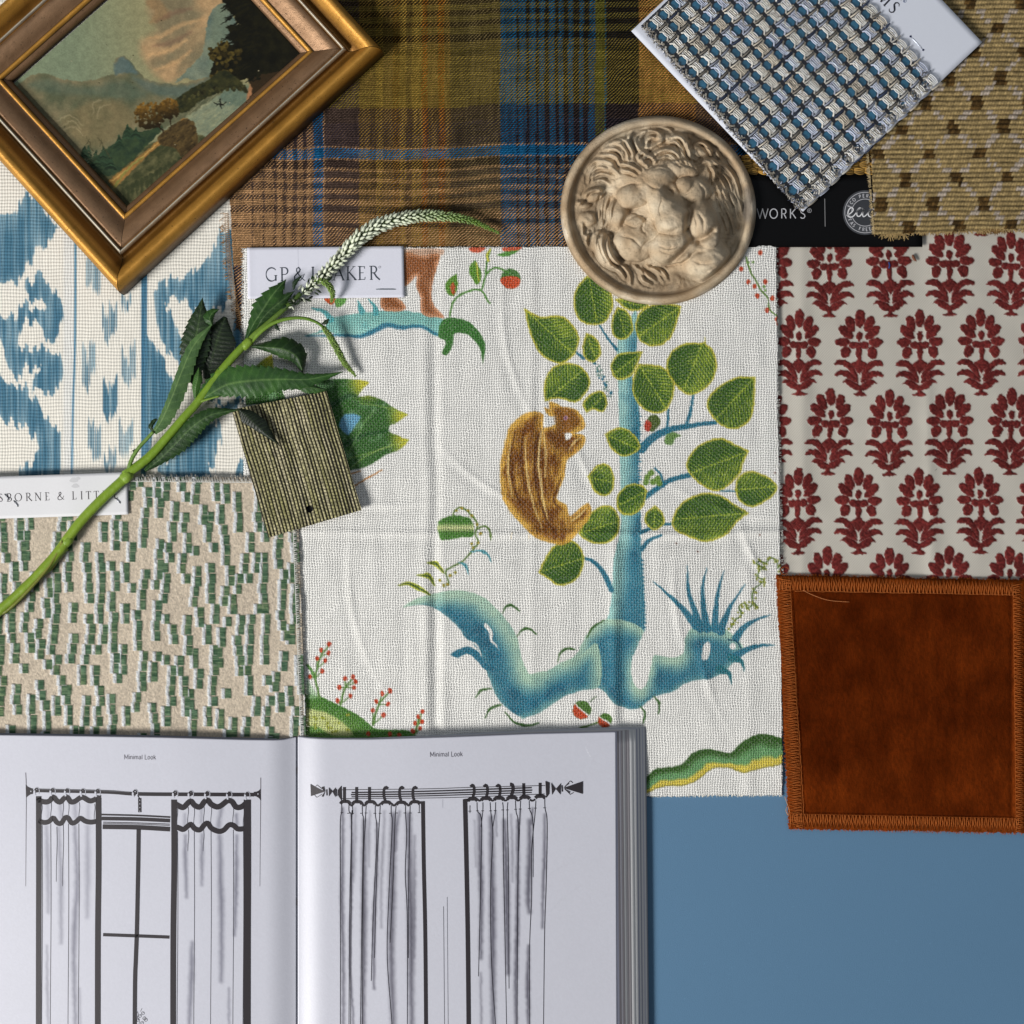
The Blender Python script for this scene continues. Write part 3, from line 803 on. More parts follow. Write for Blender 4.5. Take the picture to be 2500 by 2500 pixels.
    A.poly(smooth(E_([(1310, 610), (1325, 660), (1310, 710), (1285, 650)])), rgb(180, 84, 46), 1.3); A.line(E_([(1490, 460), (1510, 600)]), 4, 3, rgb(196, 190, 70))
    A.poly(smooth(E_([(1435, 335), (1560, 330), (1530, 370), (1460, 372)])), rgb(200, 90, 60), 1.5); A.poly(smooth(E_([(1700, 335), (1840, 325), (1830, 350), (1720, 365)])), rgb(200, 90, 60), 1.5)
    A.line(E_([(1600, 350), (1575, 400), (1585, 440)]), 6, 6, rgb(190, 190, 70))
    A.poly(smooth(E_([(295, 735), (390, 735), (350, 785)])), rgb(196, 84, 40), 1.4); A.poly(smooth(E_([(380, 740), (470, 735), (440, 790), (390, 800)])), rgb(96, 150, 70), 1.4)
    # --- leaf fan beside the grasscloth sample
    def fan(pts, tips):
        P = np.asarray(pts, float)
        def f(xx, yy, d):
            k = np.zeros(xx.shape)
            for t in tips: k = np.maximum(k, ss(62, 12, np.hypot(xx - t[0], yy - t[1])))
            n = fbm(xx, yy, 24, seed=80)
            g = rgb(56, 98, 44) * (1 - k[:, None]) + rgb(188, 184, 58) * k[:, None]
            m = ss(0.05, 0.6, n)[:, None] * 0.55 * (1 - k[:, None])
            g = g * (1 - m) + rgb(128, 168, 130) * m
            return g
        A.poly(P, None, 1.7, fn=f)
    fan(np.vstack([smooth(np.array([(770, 930), (830, 925), (898, 931), (885, 950), (872, 970)], float), False), smooth(np.array([(872, 970), (900, 966), (930, 975), (965, 998), (997, 1012)], float), False), smooth(np.array([(997, 1012), (972, 1030), (952, 1040), (948, 1054)], float), False), smooth(np.array([(948, 1054), (975, 1065), (1000, 1075)], float), False), smooth(np.array([(1000, 1075), (975, 1098), (940, 1112), (905, 1134), (870, 1146), (820, 1150), (770, 1130)], float), False)]), [(898, 931), (997, 1012), (1000, 1075)])
    A.poly(smooth([(842, 1012), (880, 1016), (866, 1040), (848, 1062), (828, 1040)]), rgb(104, 160, 190), 3)
    A.line([(790, 1002), (850, 966), (876, 969)], 16, 3, rgb(30, 66, 36), 5, .7); A.line([(830, 1090), (890, 1062), (950, 1052)], 14, 3, rgb(32, 70, 38), 5, .7); A.line([(880, 985), (930, 992), (990, 1012)], 2, 2, rgb(150, 176, 84), 2.5, .7); A.line([(850, 1120), (920, 1100), (996, 1076)], 2, 2, rgb(150, 176, 84), 2.5, .7)
    A.line([(850, 1110), (885, 1040), (915, 1000)], 3, 3, rgb(150, 186, 120), 2, .6); A.line([(860, 1140), (900, 1110), (960, 1085)], 3, 3, rgb(170, 190, 110), 2, .6)
    fan(np.array([(664, 865), (640, 880), (615, 900), (600, 905), (600, 990), (700, 980), (668, 900)], float), [(664, 865)])
    for p in ([(860, 1190), (900, 1165), (932, 1148)], [(840, 1160), (880, 1150)]): A.line(p, 4, 3, rgb(186, 120, 50))
    # --- hill with red-berried sprigs, bottom left
    def hf(xx, yy, d):
        k = np.clip(ss(4, 30, d) * 0.4 + 0.3 * fbm(xx, yy, 20, seed=82), 0, 1)[:, None]
        return rgb(70, 118, 46) * (1 - k) + rgb(108, 140, 70) * k
    A.poly(smooth(F_([(150, 770), (190, 750), (330, 780), (500, 860), (640, 930), (740, 1000), (850, 1080), (1100, 1090), (1210, 1140), (1230, 1220), (150, 1220)]), n=4), None, 1.6, fn=hf)
    A.poly(smooth(F_([(160, 900), (220, 895), (350, 920), (470, 980), (560, 1045), (620, 1140), (430, 1140), (300, 1065), (160, 1040)])), rgb(196, 200, 134), 4, 0.9)
    rs = np.random.RandomState(9)
    for k in range(26): A.dot(F_([(rs.uniform(200, 600), rs.uniform(940, 1130))])[0], rs.uniform(2, 4), rgb(142, 150, 50))
    A.poly(smooth(F_([(190, 620), (250, 700), (300, 780), (190, 790)])), rgb(150, 186, 140), 4, .7)
    SP = [[(400, 280), (325, 335), (395, 365), (285, 415), (365, 435), (335, 535), (218, 590)], [(550, 605), (625, 590), (650, 635), (495, 690), (635, 690), (600, 770), (480, 815)], [(900, 745), (975, 720), (845, 820), (955, 845), (810, 905), (915, 950)], [(1280, 915), (1240, 965), (1275, 1010), (1210, 1025), (1260, 1075), (1190, 1100)], [(770, 1125), (975, 1130), (1060, 1140)]]
    ST = [[(390, 300), (320, 400), (285, 520), (270, 600), (310, 780)], [(630, 600), (550, 690), (510, 850)], [(970, 730), (870, 850), (815, 1040)], [(1275, 930), (1235, 1040), (1200, 1140)], None]
    for dts, stl in zip(SP, ST):
        if stl:
            A.line(F_(stl), 4, 6, rgb(92, 130, 62), 1.4)
            for d_ in dts:
                s_ = min(stl, key=lambda q: abs(q[1] - d_[1] - 50)); A.line(F_([d_, s_]), 3, 3, rgb(92, 130, 62), 1.2)
        for d_ in dts: A.dot(F_([d_])[0], 5.2, rgb(182, 66, 38), 6.4, soft=1.3)
    A.line(F_([(195, 480), (240, 540), (262, 600)]), 7, 7, rgb(92, 140, 70))
    # --- top right sprig
    A.line(D_l([(1680, 1380), (1710, 1480), (1760, 1570), (1800, 1640), (1850, 1700), (1865, 1790), (1935, 1850)]), 4, 3.4, rgb(92, 128, 48), 1.2)
    for d_ in ((1790, 1340), (1640, 1470), (1695, 1572), (1745, 1608), (1830, 1572), (1767, 1680), (1885, 1702), (1846, 1795), (1920, 1865), (1935, 1900)): A.dot(D_l([d_])[0], 5.4, rgb(190, 76, 46), 6.8)
    for d_ in ((1700, 1420), (1735, 1415), (1820, 1610), (1830, 1640)): A.dot(D_l([d_])[0], 3.4, rgb(110, 150, 70))
    # --- wave at the bottom right
    top = smooth(B_([(870, 1960), (960, 1862), (1100, 1842), (1190, 1808), (1260, 1732), (1380, 1700), (1480, 1722), (1560, 1728), (1650, 1645), (1760, 1590), (1850, 1588), (1990, 1620)]), False)
    bot = smooth(B_([(1990, 1800), (1920, 1835), (1800, 1855), (1660, 1890), (1560, 1858), (1430, 1852), (1320, 1930), (1200, 1990), (1020, 2000), (850, 2080)]), False)
    W = np.vstack([top, bot])
    def wf(xx, yy, d):
        dt, _, _ = sdf_line(xx, yy, top, np.zeros(len(top))); dt = -dt
        db, _, _ = sdf_line(xx, yy, bot, np.zeros(len(bot))); db = -db
        t = dt / (dt + db + 1e-6) + 0.06 * vnoise(xx, yy, 14, seed=84)
        a1 = ss(0.15, 0.5, t)[:, None]; a2 = ss(0.62, 0.78, t)[:, None]
        c = rgb(52, 88, 34) * (1 - a1) + rgb(100, 148, 96) * a1
        c = c * (1 - a2) + rgb(204, 186, 76) * a2
        e = ss(5, 1, db)[:, None] * 0.5
        return c * (1 - e) + rgb(90, 90, 40) * e
    A.poly(W, None, 1.6, fn=wf)
    # --- curls
    for T, p in ((C_, [(890, 960), (920, 905), (970, 898), (1025, 940)]), (C_, [(1005, 1135), (1050, 1085), (1100, 1078), (1155, 1120)]), (C_, [(1325, 1340), (1345, 1270), (1400, 1235), (1460, 1242)]), (C_, [(680, 1620), (720, 1565), (800, 1552)]), (C_, [(755, 1780), (790, 1710), (880, 1675)]), (C_, [(910, 1730), (980, 1810), (1080, 1840), (1175, 1820)]), (B_, [(430, 830), (470, 750), (560, 690)]), (B_, [(955, 1285), (995, 1340), (990, 1420)]), (B_, [(845, 1365), (885, 1420), (870, 1500)])):
        A.line(T(p), 2.4, 4, rgb(58, 98, 44), 1.3, wm=7)
    # --- plant with a striped pod
    pod = smooth(C_([(380, 270), (400, 225), (470, 195), (560, 190), (640, 215), (665, 280), (660, 355), (580, 360), (500, 375), (410, 380), (390, 330)]))
    def pf(xx, yy, d):
        v = np.abs(yy - (1200 + .31056 * (285 + 0 * xx))) / 27
        k = ss(0.0, 0.55, v)[:, None]
        return rgb(190, 198, 140) * (1 - k) + rgb(70, 118, 46) * k
    A.poly(pod, None, 1.6, fn=pf)
    for p in ([(500, 190), (520, 145), (570, 125), (620, 160), (670, 215), (700, 260)], [(690, 300), (740, 275), (790, 300), (800, 380)], [(700, 260), (680, 340), (700, 400), (650, 470), (560, 560), (450, 620), (470, 720)]): A.line(C_(p), 4, 4, rgb(86, 116, 44), 1.4)
    A.line(C_([(640, 475), (720, 465), (780, 500), (802, 555)]), 3, 2, rgb(84, 150, 160), 1.3, wm=8); A.line(C_([(550, 560), (600, 580), (625, 655)]), 3, 2, rgb(84, 150, 160), 1.3, wm=7)
    for p in ([(70, 738), (160, 725), (250, 770), (320, 810)], [(220, 660), (310, 665), (360, 740)], [(300, 560), (370, 570), (430, 640)]):
        A.line(C_(p), 3, 4, rgb(178, 184, 64), 1.4, wm=14); A.line(C_(p), 1, 2, rgb(66, 90, 36), 1.4, wm=6)
    rs = np.random.RandomState(12)
    for d_ in ((530, 150), (570, 130), (620, 150), (650, 190), (690, 260), (720, 330), (650, 410), (700, 400), (660, 440), (520, 635), (480, 660), (400, 700), (430, 740), (460, 730)):
        A.dot(C_([d_])[0], 4.2, rgb(140, 148, 66)); A.dot(C_([d_])[0], 1.6, rgb(190, 130, 60))
    # --- curly vine on the right
    v_ = [(1560, 745), (1590, 690), (1640, 650), (1625, 580), (1670, 560), (1690, 600), (1740, 560), (1765, 590), (1730, 540), (1740, 450), (1800, 400), (1815, 370), (1770, 350), (1790, 290), (1830, 280), (1765, 250), (1790, 225), (1830, 240), (1880, 200), (1925, 240), (1930, 280)]
    A.line(B_(v_), 4, 3.2, rgb(78, 108, 40), 1.2)
    for k in range(0, len(v_)):
        for j in range(3):
            p = B_([(v_[k][0] + rs.uniform(-26, 26), v_[k][1] + rs.uniform(-26, 26))])[0]; A.dot(p, rs.uniform(2.2, 3.6), rgb(134, 140, 48))
    # --- specks
    for p in ((1651, 1327), (1704, 1346), (1855, 1306), (1892, 1155)): A.dot(p, 2.4, rgb(110, 70, 60))
    return A.C
def zlin(X, Y):
    z = 14.5 + 2.6 * fbm(X, Y, 170, seed=90) + 0.9 * vnoise(X, Y, 45, seed=91) + 0.8 * vnoise(X, Y, 24, 160, seed=96)
    cx = 1063 + 4 * vnoise(Y, 0 * Y, 160, seed=92)
    amp = 0.25 + 0.75 * ss(700, 950, Y) + 0.5 * ss(1250, 1500, Y)
    dx = X - cx
    z = z - amp * 3.4 * np.exp(-(dx / 12.0) ** 2) + amp * 2.0 * np.exp(-((dx + 24) / 13.0) ** 2) + amp * 1.2 * np.exp(-((dx - 20) / 13.0) ** 2)
    c2 = 1500 + 3 * vnoise(Y, 0 * Y, 120, seed=93); m2 = ss(1180, 1380, Y)
    z = z + m2 * 4.6 * np.exp(-((X - c2) / 13.0) ** 2) - m2 * 3.0 * np.exp(-((X - c2 - 22) / 16.0) ** 2)
    m3 = 0.35 + 0.65 * np.exp(-((X - 1600) / 500.0) ** 2)
    yc = 1302 + 4 * vnoise(X, 0 * X, 150, seed=94)
    z = z + m3 * 4.6 * np.exp(-((Y - yc) / 9.0) ** 2) - m3 * 1.8 * np.exp(-((Y - yc - 20) / 13.0) ** 2)
    for wx_, wy_, wa_, wl_, wh_ in ((1240, 860, 1.35, 150, 2.0), (1330, 1000, 1.5, 120, 1.8), (1760, 1240, .3, 110, 2.2), (1840, 1360, 1.1, 90, 2.4), (1420, 1120, 1.2, 130, 1.8), (900, 1230, .1, 120, 2.0), (1180, 1180, .6, 110, 1.8), (1650, 1480, 1.45, 110, 2.0), (860, 1480, 1.4, 160, 1.8), (1720, 1640, 1.3, 120, 1.6)):
        du = (X - wx_) * math.cos(wa_) + (Y - wy_) * math.sin(wa_); dv = -(X - wx_) * math.sin(wa_) + (Y - wy_) * math.cos(wa_) + .0009 * du * du
        z = z + wh_ * np.exp(-(du / wl_) ** 2) * (np.exp(-(dv / 8.0) ** 2) - .6 * np.exp(-((dv - 18) / 12.0) ** 2))
    z = z + 1.5 * np.exp(-((X - 1300) / 12.0) ** 2) * ss(600, 700, Y) + 3.0 * np.exp(-((X - 1830) / 16.0) ** 2) * ss(1250, 1400, Y) * 0.6
    z = z - 8 * ss(1760, 1945, Y)
    return z
a = Acc()
sheet(a, [(595, 607), (1895, 600), (1911, 1942), (594, 1949)], 2.3, zlin, linen_art, th=5, edge=1.6, seed=7, wob=1.5)
threads(a, [(1895, 600), (1901, 1000), (1911, 1420)], 330, 6, rgb(226, 224, 216), zlin, out=-1, r=0.9, seed=8)
threads(a, [(988, 606), (1370, 603)], 160, 6, rgb(226, 224, 216), zlin, out=-1, r=0.9, seed=9)
threads(a, [(1850, 602), (1896, 600)], 30, 8, rgb(226, 224, 216), zlin, out=-1, r=0.9, seed=10)
threads(a, [(1580, 1943), (1912, 1942)], 160, 6, rgb(216, 212, 200), zlin, out=1, r=0.9, seed=11)
threads(a, [(595, 607), (594, 830)], 150, 9, rgb(226, 226, 220), zlin, out=1, r=1.0, seed=12)
linen = mk('linen_swatch', a, MAT['linen'])
tag(linen, 'white linen swatch printed with a blue tree, green leaves and a squirrel, in the middle', 'fabric swatch')

# ================================================================ red flower cotton
def motif_polys():
    P = []
    def el(cx, cy, rx, ry, rot=0):
        t = np.linspace(0, 2 * PI, 18, endpoint=False); r = math.radians(rot)
        x = rx * np.cos(t) * (1 - 0.12 * np.sin(t)); y = ry * np.sin(t)
        P.append(np.c_[cx + x * math.cos(r) - y * math.sin(r), cy + x * math.sin(r) + y * math.cos(r)])
    for s in (-1, 1):
        X = lambda v: 540 + s * v
        el(X(48), 388, 25, 45, s * 20); el(X(68), 434, 25, 50, s * 46); el(X(86), 487, 38, 25); el(X(70), 542, 27, 34, -s * 20); el(X(29), 503, 24, 21)
        P.append(smooth([(X(v), y) for v, y in ((131, 604), (104, 582), (60, 588), (20, 632), (6, 690), (36, 662), (78, 618), (122, 612))]))
        P.append(smooth([(X(v), y) for v, y in ((129, 664), (105, 640), (58, 642), (16, 682), (8, 706), (50, 688), (92, 668), (122, 672))]))
        P.append(smooth([(X(v), y) for v, y in ((93, 708), (66, 684), (26, 700), (0, 722), (0, 746), (44, 736), (74, 708))]))
    el(540, 360, 27, 50); el(540, 455, 17, 26); el(540, 500, 20, 16); el(540, 540, 16, 48)
    P.append(np.array([(540, 572), (582, 604), (540, 660), (498, 604)], float))
    P.append(smooth([(502, 768), (528, 752), (526, 720), (554, 720), (552, 752), (580, 768), (560, 776), (520, 776)]))
    return [(p - np.array([540, 310])) * 0.4579 for p in P]
mg_x = np.arange(-76, 77, 1.0); mg_y = np.arange(-8, 224, 1.0)
MX, MY = np.meshgrid(mg_x, mg_y)
MS = np.full(MX.shape, -50.0)
for p in motif_polys():
    MS = np.maximum(MS, sdf_poly(MX, MY, p))
def red_sdf(x, y):
    x = x + 1.9 * vnoise(x, y, 5, seed=21) + 6 * vnoise(x, y, 130, seed=22); y = y + 1.8 * vnoise(x, y, 4, seed=23) + 5 * vnoise(x, y, 170, seed=29)
    best = np.full(x.shape, -20.0)
    k0 = np.floor((y - 1142) / 194.0)
    for dk in (0, -1):
        k = k0 + dk
        v = y - (1142 + 194.0 * k)
        xo = 2245 + np.where(np.mod(k, 2) == 1, 73.8, 0) 
        u = np.mod(x - xo + 73.75, 147.5) - 73.75
        iu = np.clip(u + 76, 0, 151.99); iv = np.clip(v + 8, 0, 230.99)
        a0 = iu.astype(int); b0 = iv.astype(int); fu = iu - a0; fv = iv - b0
        s = (MS[b0, a0] * (1 - fu) + MS[b0, a0 + 1] * fu) * (1 - fv) + (MS[b0 + 1, a0] * (1 - fu) + MS[b0 + 1, a0 + 1] * fu) * fv
        s = np.where(v > 222, -20, s)
        best = np.maximum(best, s)
    return best
def red_art(x, y):
    s = red_sdf(x, y); m = ss(-1.3, 1.3, s)[:, None]
    n = vnoise(x, y, 3.0, seed=24); n2 = vnoise(x, y, 40, seed=25)
    R = rgb(100, 39, 37) * (1 + 0.28 * n + 0.1 * n2)[:, None]
    return np.clip(rgb(192, 187, 176) * (1 - m) + R * m, 0, 1)
def zred(X, Y):
    s = red_sdf(X.ravel(), Y.ravel()).reshape(X.shape)
    z = 5 + 2.4 * ss(-1, 3.5, s) * (1 + 0.25 * vnoise(X, Y, 3, seed=26)) + 2.4 * vnoise(X, Y, 70, 260, seed=27) + 1.0 * vnoise(X, Y, 40, seed=28)
    z = z + 3.5 * np.exp(-((X - 1960) / 20.0) ** 2) + 3.0 * np.exp(-((X - 2262 - 0.03 * (Y - 900)) / 16.0) ** 2) * ss(750, 1000, Y)
    return z
a = Acc()
sheet(a, [(1860, 440), (2680, 440), (2680, 1440), (1860, 1440)], 2.2, zred, red_art, th=5, edge=0.6, seed=14)
red = mk('flower_fabric', a, MAT['twill'])
tag(red, 'pale grey cotton swatch with rows of embroidered dark red flower sprigs at the right edge', 'fabric swatch')

# ================================================================ stroke lettering
def arc(cx, cy, rx, ry, a0, a1, n=12):
    t = np.radians(np.linspace(a0, a1, n))
    return [(cx + rx * math.cos(v), cy + ry * math.sin(v)) for v in t]
# glyph: width, [(points, weight 1=thick 0=thin)], [serif points]
SERIF = {
 'G': (0.86, [(arc(.44, .5, .42, .5, 40, 180), .75), (arc(.44, .5, .42, .5, 180, 318), .75), ([(.76, .02), (.76, .42)], 1)], [(.76, .42)]),
 'P': (0.58, [([(.14, 0), (.14, 1)], 1), ([(.14, 1), (.34, 1)] + arc(.34, .74, .24, .26, 90, -90) + [(.14, .48)], .7)], [(.14, 0), (.1, 1)]),
 '&': (0.86, [([(.82, .52), (.70, .22), (.52, .04), (.30, -.01), (.08, .10), (.06, .32), (.22, .50), (.42, .66), (.50, .84), (.38, 1.0), (.24, .92), (.22, .74), (.36, .50), (.60, .20), (.86, .0)], .8)], []),
 'J': (0.34, [([(.22, 1), (.22, .12), (.14, -.12), (-.02, -.2)], 1)], [(.22, 1)]),
 'B': (0.62, [([(.14, 0), (.14, 1)], 1), ([(.14, 1), (.32, 1)] + arc(.32, .76, .20, .24, 90, -90) + [(.14, .52)], .7), ([(.14, .52), (.34, .52)] + arc(.34, .26, .25, .26, 90, -90) + [(.14, 0)], .8)], [(.1, 0), (.1, 1)]),
 'A': (0.86, [([(.06, 0), (.42, 1)], 0), ([(.40, 1), (.80, 0)], 1), ([(.18, .34), (.66, .34)], 0)], [(.06, 0), (.80, 0)]),
 'K': (0.74, [([(.14, 0), (.14, 1)], 1), ([(.14, .46), (.60, 1)], 0), ([(.26, .56), (.74, 0)], 1)], [(.14, 0), (.14, 1), (.60, 1), (.72, 0)]),
 'E': (0.56, [([(.14, 0), (.14, 1)], 1), ([(.14, .98), (.50, .98), (.51, .84)], 0), ([(.14, .52), (.42, .52)], 0), ([(.14, .02), (.52, .02), (.54, .18)], 0)], [(.1, 0), (.1, 1)]),
 'R': (0.72, [([(.14, 0), (.14, 1)], 1), ([(.14, 1), (.32, 1)] + arc(.32, .75, .22, .25, 90, -90) + [(.14, .50)], .7), ([(.34, .50), (.54, .2), (.76, 0)], 1)], [(.14, 0), (.1, 1)]),
 'S': (0.52, [([(.44, .84), (.34, .98), (.20, .98), (.09, .84), (.12, .66), (.27, .52), (.42, .38), (.46, .20), (.36, .03), (.20, .01), (.08, .14)], .9)], []),
 'O': (0.96, [(arc(.48, .5, .42, .5, 90, 270), .9), (arc(.48, .5, .42, .5, -90, 90), .9)], []),
 'N': (0.84, [([(.12, 0), (.12, 1)], 0), ([(.12, 1), (.74, 0)], 1), ([(.74, 0), (.74, 1)], 0)], [(.12, 0), (.08, 1), (.74, 1)]),
 'L': (0.56, [([(.14, 0), (.14, 1)], 1), ([(.14, .02), (.52, .02), (.54, .20)], 0)], [(.1, 0), (.14, 1)]),
 'I': (0.30, [([(.15, 0), (.15, 1)], 1)], [(.15, 0), (.15, 1)]),
 'T': (0.70, [([(.35, 0), (.35, 1)], 1), ([(.04, .84), (.06, .98), (.64, .98), (.66, .84)], 0)], [(.35, 0)]),
 'M': (1.0, [([(.10, 0), (.16, 1)], 0), ([(.16, 1), (.5, 0)], 1), ([(.5, 0), (.84, 1)], 0), ([(.84, 1), (.90, 0)], 1)], [(.10, 0), (.90, 0)]),
}
SANS = {
 'W': (1.15, [([(.02, 1), (.30, 0), (.57, 1), (.84, 0), (1.12, 1)], 1)]),
 'O': (1.0, [(arc(.5, .5, .46, .5, 0, 360, 22), 1)]),
 'R': (.68, [([(.08, 0), (.08, 1), (.36, 1)] + arc(.36, .74, .24, .26, 90, -90) + [(.08, .48)], 1), ([(.34, .48), (.62, 0)], 1)]),
 'K': (.66, [([(.08, 0), (.08, 1)], 1), ([(.60, 1), (.10, .42)], 1), ([(.26, .56), (.64, 0)], 1)]),
 'S': (.62, [([(.54, .88), (.40, 1.0), (.20, .98), (.08, .80), (.14, .60), (.32, .51), (.50, .40), (.56, .20), (.44, .02), (.22, 0), (.06, .12)], 1)]),
 'E': (.56, [([(.52, 1), (.08, 1), (.08, 0), (.52, 0)], 1), ([(.08, .5), (.46, .5)], 1)]),
 'C': (.8, [(arc(.45, .5, .40, .5, 40, 320, 16), 1)]),
 'P': (.6, [([(.08, 0), (.08, 1), (.34, 1)] + arc(.34, .72, .22, .28, 90, -90) + [(.08, .44)], 1)]),
 'F': (.54, [([(.5, 1), (.08, 1), (.08, 0)], 1), ([(.08, .5), (.44, .5)], 1)]),
 'A': (.8, [([(.02, 0), (.4, 1), (.78, 0)], 1), ([(.16, .34), (.64, .34)], 1)]),
 'T': (.66, [([(.33, 0), (.33, 1)], 1), ([(.02, 1), (.64, 1)], 1)]),
 'M': (.95, [([(.08, 0), (.08, 1), (.46, .18), (.84, 1), (.84, 0)], 1)]),
 'L': (.55, [([(.08, 1), (.08, 0), (.52, 0)], 1)]),
 'i': (.24, [([(.12, 0), (.12, .70)], 1), ([(.12, .90), (.12, 1.0)], 1)]),
 'n': (.60, [([(.10, 0), (.10, .70)], 1), ([(.10, .46)] + arc(.30, .44, .20, .26, 165, 10, 7) + [(.50, 0)], 1)]),
 'm': (.92, [([(.10, 0), (.10, .70)], 1), ([(.10, .46)] + arc(.28, .46, .18, .24, 165, 10, 7) + [(.46, 0)], 1), ([(.46, .46)] + arc(.64, .46, .18, .24, 165, 10, 7) + [(.82, 0)], 1)]),
 'a': (.60, [([(.10, .56), (.18, .68), (.32, .71), (.46, .62), (.47, .44), (.47, .08), (.54, 0)], 1), ([(.47, .42), (.26, .38), (.09, .28), (.09, .10), (.22, 0), (.40, .06), (.47, .20)], 1)]),
 'l': (.24, [([(.12, 0), (.12, 1)], 1)]),
 'o': (.62, [(arc(.31, .35, .22, .35, 0, 360, 16), 1)]),
 'k': (.54, [([(.10, 0), (.10, 1)], 1), ([(.46, .70), (.12, .30)], 1), ([(.24, .42), (.50, 0)], 1)]),
 ' ': (.36, []),
}
def glyph(acc, ch, font, ox, oy, h, ang, zf, col, thick, thin, lift=0.5, wscale=1.0):
    """ox,oy = baseline start (px), ang = reading direction in degrees (clockwise on the picture)"""
    g = font[ch]; ca, sa = math.cos(math.radians(ang)), math.sin(math.radians(ang))
    def M(p):
        p = np.asarray(p, float); u = p[:, 0] * h * wscale; v = p[:, 1] * h
        return np.c_[ox + u * ca + v * sa, oy + u * sa - v * ca]
    for pts, wt_ in g[1]:
        w_ = thin + (thick - thin) * wt_
        curved = len(pts) > 6
        wm = None
        if curved and font is SERIF: ribbon(acc, M(pts), thin * 1.1, thin * 1.1, zf, col, lift, sm=False, wm=w_ * 1.25)
        elif curved: ribbon(acc, M(pts), w_, w_, zf, col, lift, sm=False)
        else:
            q = M(pts)
            for k_ in range(len(q) - 1):
                d_ = q[k_ + 1] - q[k_]; d_ = d_ / (np.hypot(*d_) + 1e-9) * w_ * .35 * (len(q) > 2)
                ribbon(acc, np.array([q[k_] - d_, q[k_ + 1] + d_]), w_, w_, zf, col, lift + .02 * k_, sm=False)
    if font is SERIF:
        for (sx, sy) in g[2]:
            ribbon(acc, M([(sx - .11, sy), (sx + .11, sy)]), thin, thin, zf, col, lift, sm=False)
    return g[0] * h * wscale
def text(acc, s, font, ox, oy, h, ang, zf, col, thick, thin, track=0.08, lift=0.5, wscale=1.0):
    ca, sa = math.cos(math.radians(ang)), math.sin(math.radians(ang)); x = 0
    for ch in s:
        x += glyph(acc, ch, font, ox + x * ca, oy + x * sa, h, ang, zf, col, thick, thin, lift, wscale) + track * h
def staple(acc, p, q, z, col=(0.75, 0.76, 0.8), r=0.9, dips=True):
    n = 6; P = [(p[0] + (q[0] - p[0]) * t, p[1] + (q[1] - p[1]) * t, z + (0 if 0 < t < 1 else -1.8)) for t in np.linspace(0, 1, n)]
    tube(acc, P, r, col, n=6)

# ---------------------------------------------------------------- paper label on the linen
def zlab(X, Y): return 19.0 + 0 * X + 1.0 * ss(620, 605, X) + 0.8 * ss(720, 730, Y)
a = Acc()
sheet(a, [(603, 605), (985, 601), (988, 726), (605, 730)], 8, zlab, lambda x, y: rgb(212, 213, 224), th=2.0, seed=3)
INK = rgb(60, 68, 78)
for ch, x, y in (('G', 649, 686.5), ('P', 684, 686), ('&', 717, 685.5), ('J', 757, 685), ('B', 786, 684.5), ('A', 813, 684), ('K', 845, 683.5), ('E', 874, 683), ('R', 902, 682.5)):
    glyph(a, ch, SERIF, x, y, 32.5, -0.6, zlab, INK, 3.4, 1.5, wscale=0.98)
ribbon(a, [(927 + 2.6 * math.cos(t), 652 + 2.6 * math.sin(t)) for t in np.linspace(0, 6.3, 12)], .6, .6, zlab, INK, sm=False)
ribbon(a, [(727, 603), (728, 640), (727, 700)], .8, .6, zlab, rgb(196, 197, 208), lift=0.3)
lab = mk('paper_label', a, MAT['paper'], org=[0, 0, 0]); adopt(lab, linen)
a = Acc(); staple(a, (918, 706), (967, 706), 20.2, rgb(90, 104, 112), r=1.1)
st_ = mk('staple', a, MAT['steel'], org=[0, 0, 0]); 
d_ = Vector(linen.location)
for v in st_.data.vertices: v.co -= d_
st_.parent = lab

# ================================================================ green dash embroidery with its label
def green_cells(x, y):
    """returns (green mask, white mask, edge distance)"""
    g = np.zeros(x.shape); w_ = np.zeros(x.shape); sh = np.zeros(x.shape)
    xr = x + 0.012 * (y - 1500)
    rs = np.random.RandomState(77)
    ncol = 34; R = rs.rand(64, 64); R2 = rs.rand(64, 64); R3 = rs.rand(64, 64)
    pc = 34.0; pr = 25.0
    c0 = np.floor((xr + 400) / pc).astype(int)
    for dc in (-1, 0, 1):
        c = c0 + dc
        yo = (y - 1150) + (R2[c % 64, 5] * 27)
        r = np.floor(yo / pr).astype(int)
        v = yo - r * pr
        cx = c * pc - 400 + (R3[c % 64, r % 64] - 0.5) * 6 + (R[(c + 3) % 64, ((r + c) // 2) % 64] - .5) * 26
        on = R[(c + 7) % 64, ((r + c) // 2) % 64] * .75 + R[c % 64, r % 64] * .25 < 0.76
        hh = pr * 1.0
        u = xr - cx
        wd = 12 + 4 * R2[r % 64, c % 64]
        vm = ss(0.0, 1.2, v) * ss(0.0, 1.2, hh - v)
        gm = ss(-wd / 2 - 1, -wd / 2 + 1, u) * ss(-1, 1, wd / 2 - u) * on * vm
        wm = ss(-wd / 2 - 10, -wd / 2 - 8, u + 1.2 * np.sin(y * 1.3)) * ss(0, 1.5, -wd / 2 - u) * on
        g = np.maximum(g, gm); w_ = np.maximum(w_, wm)
    return g, w_ * (1 - g)
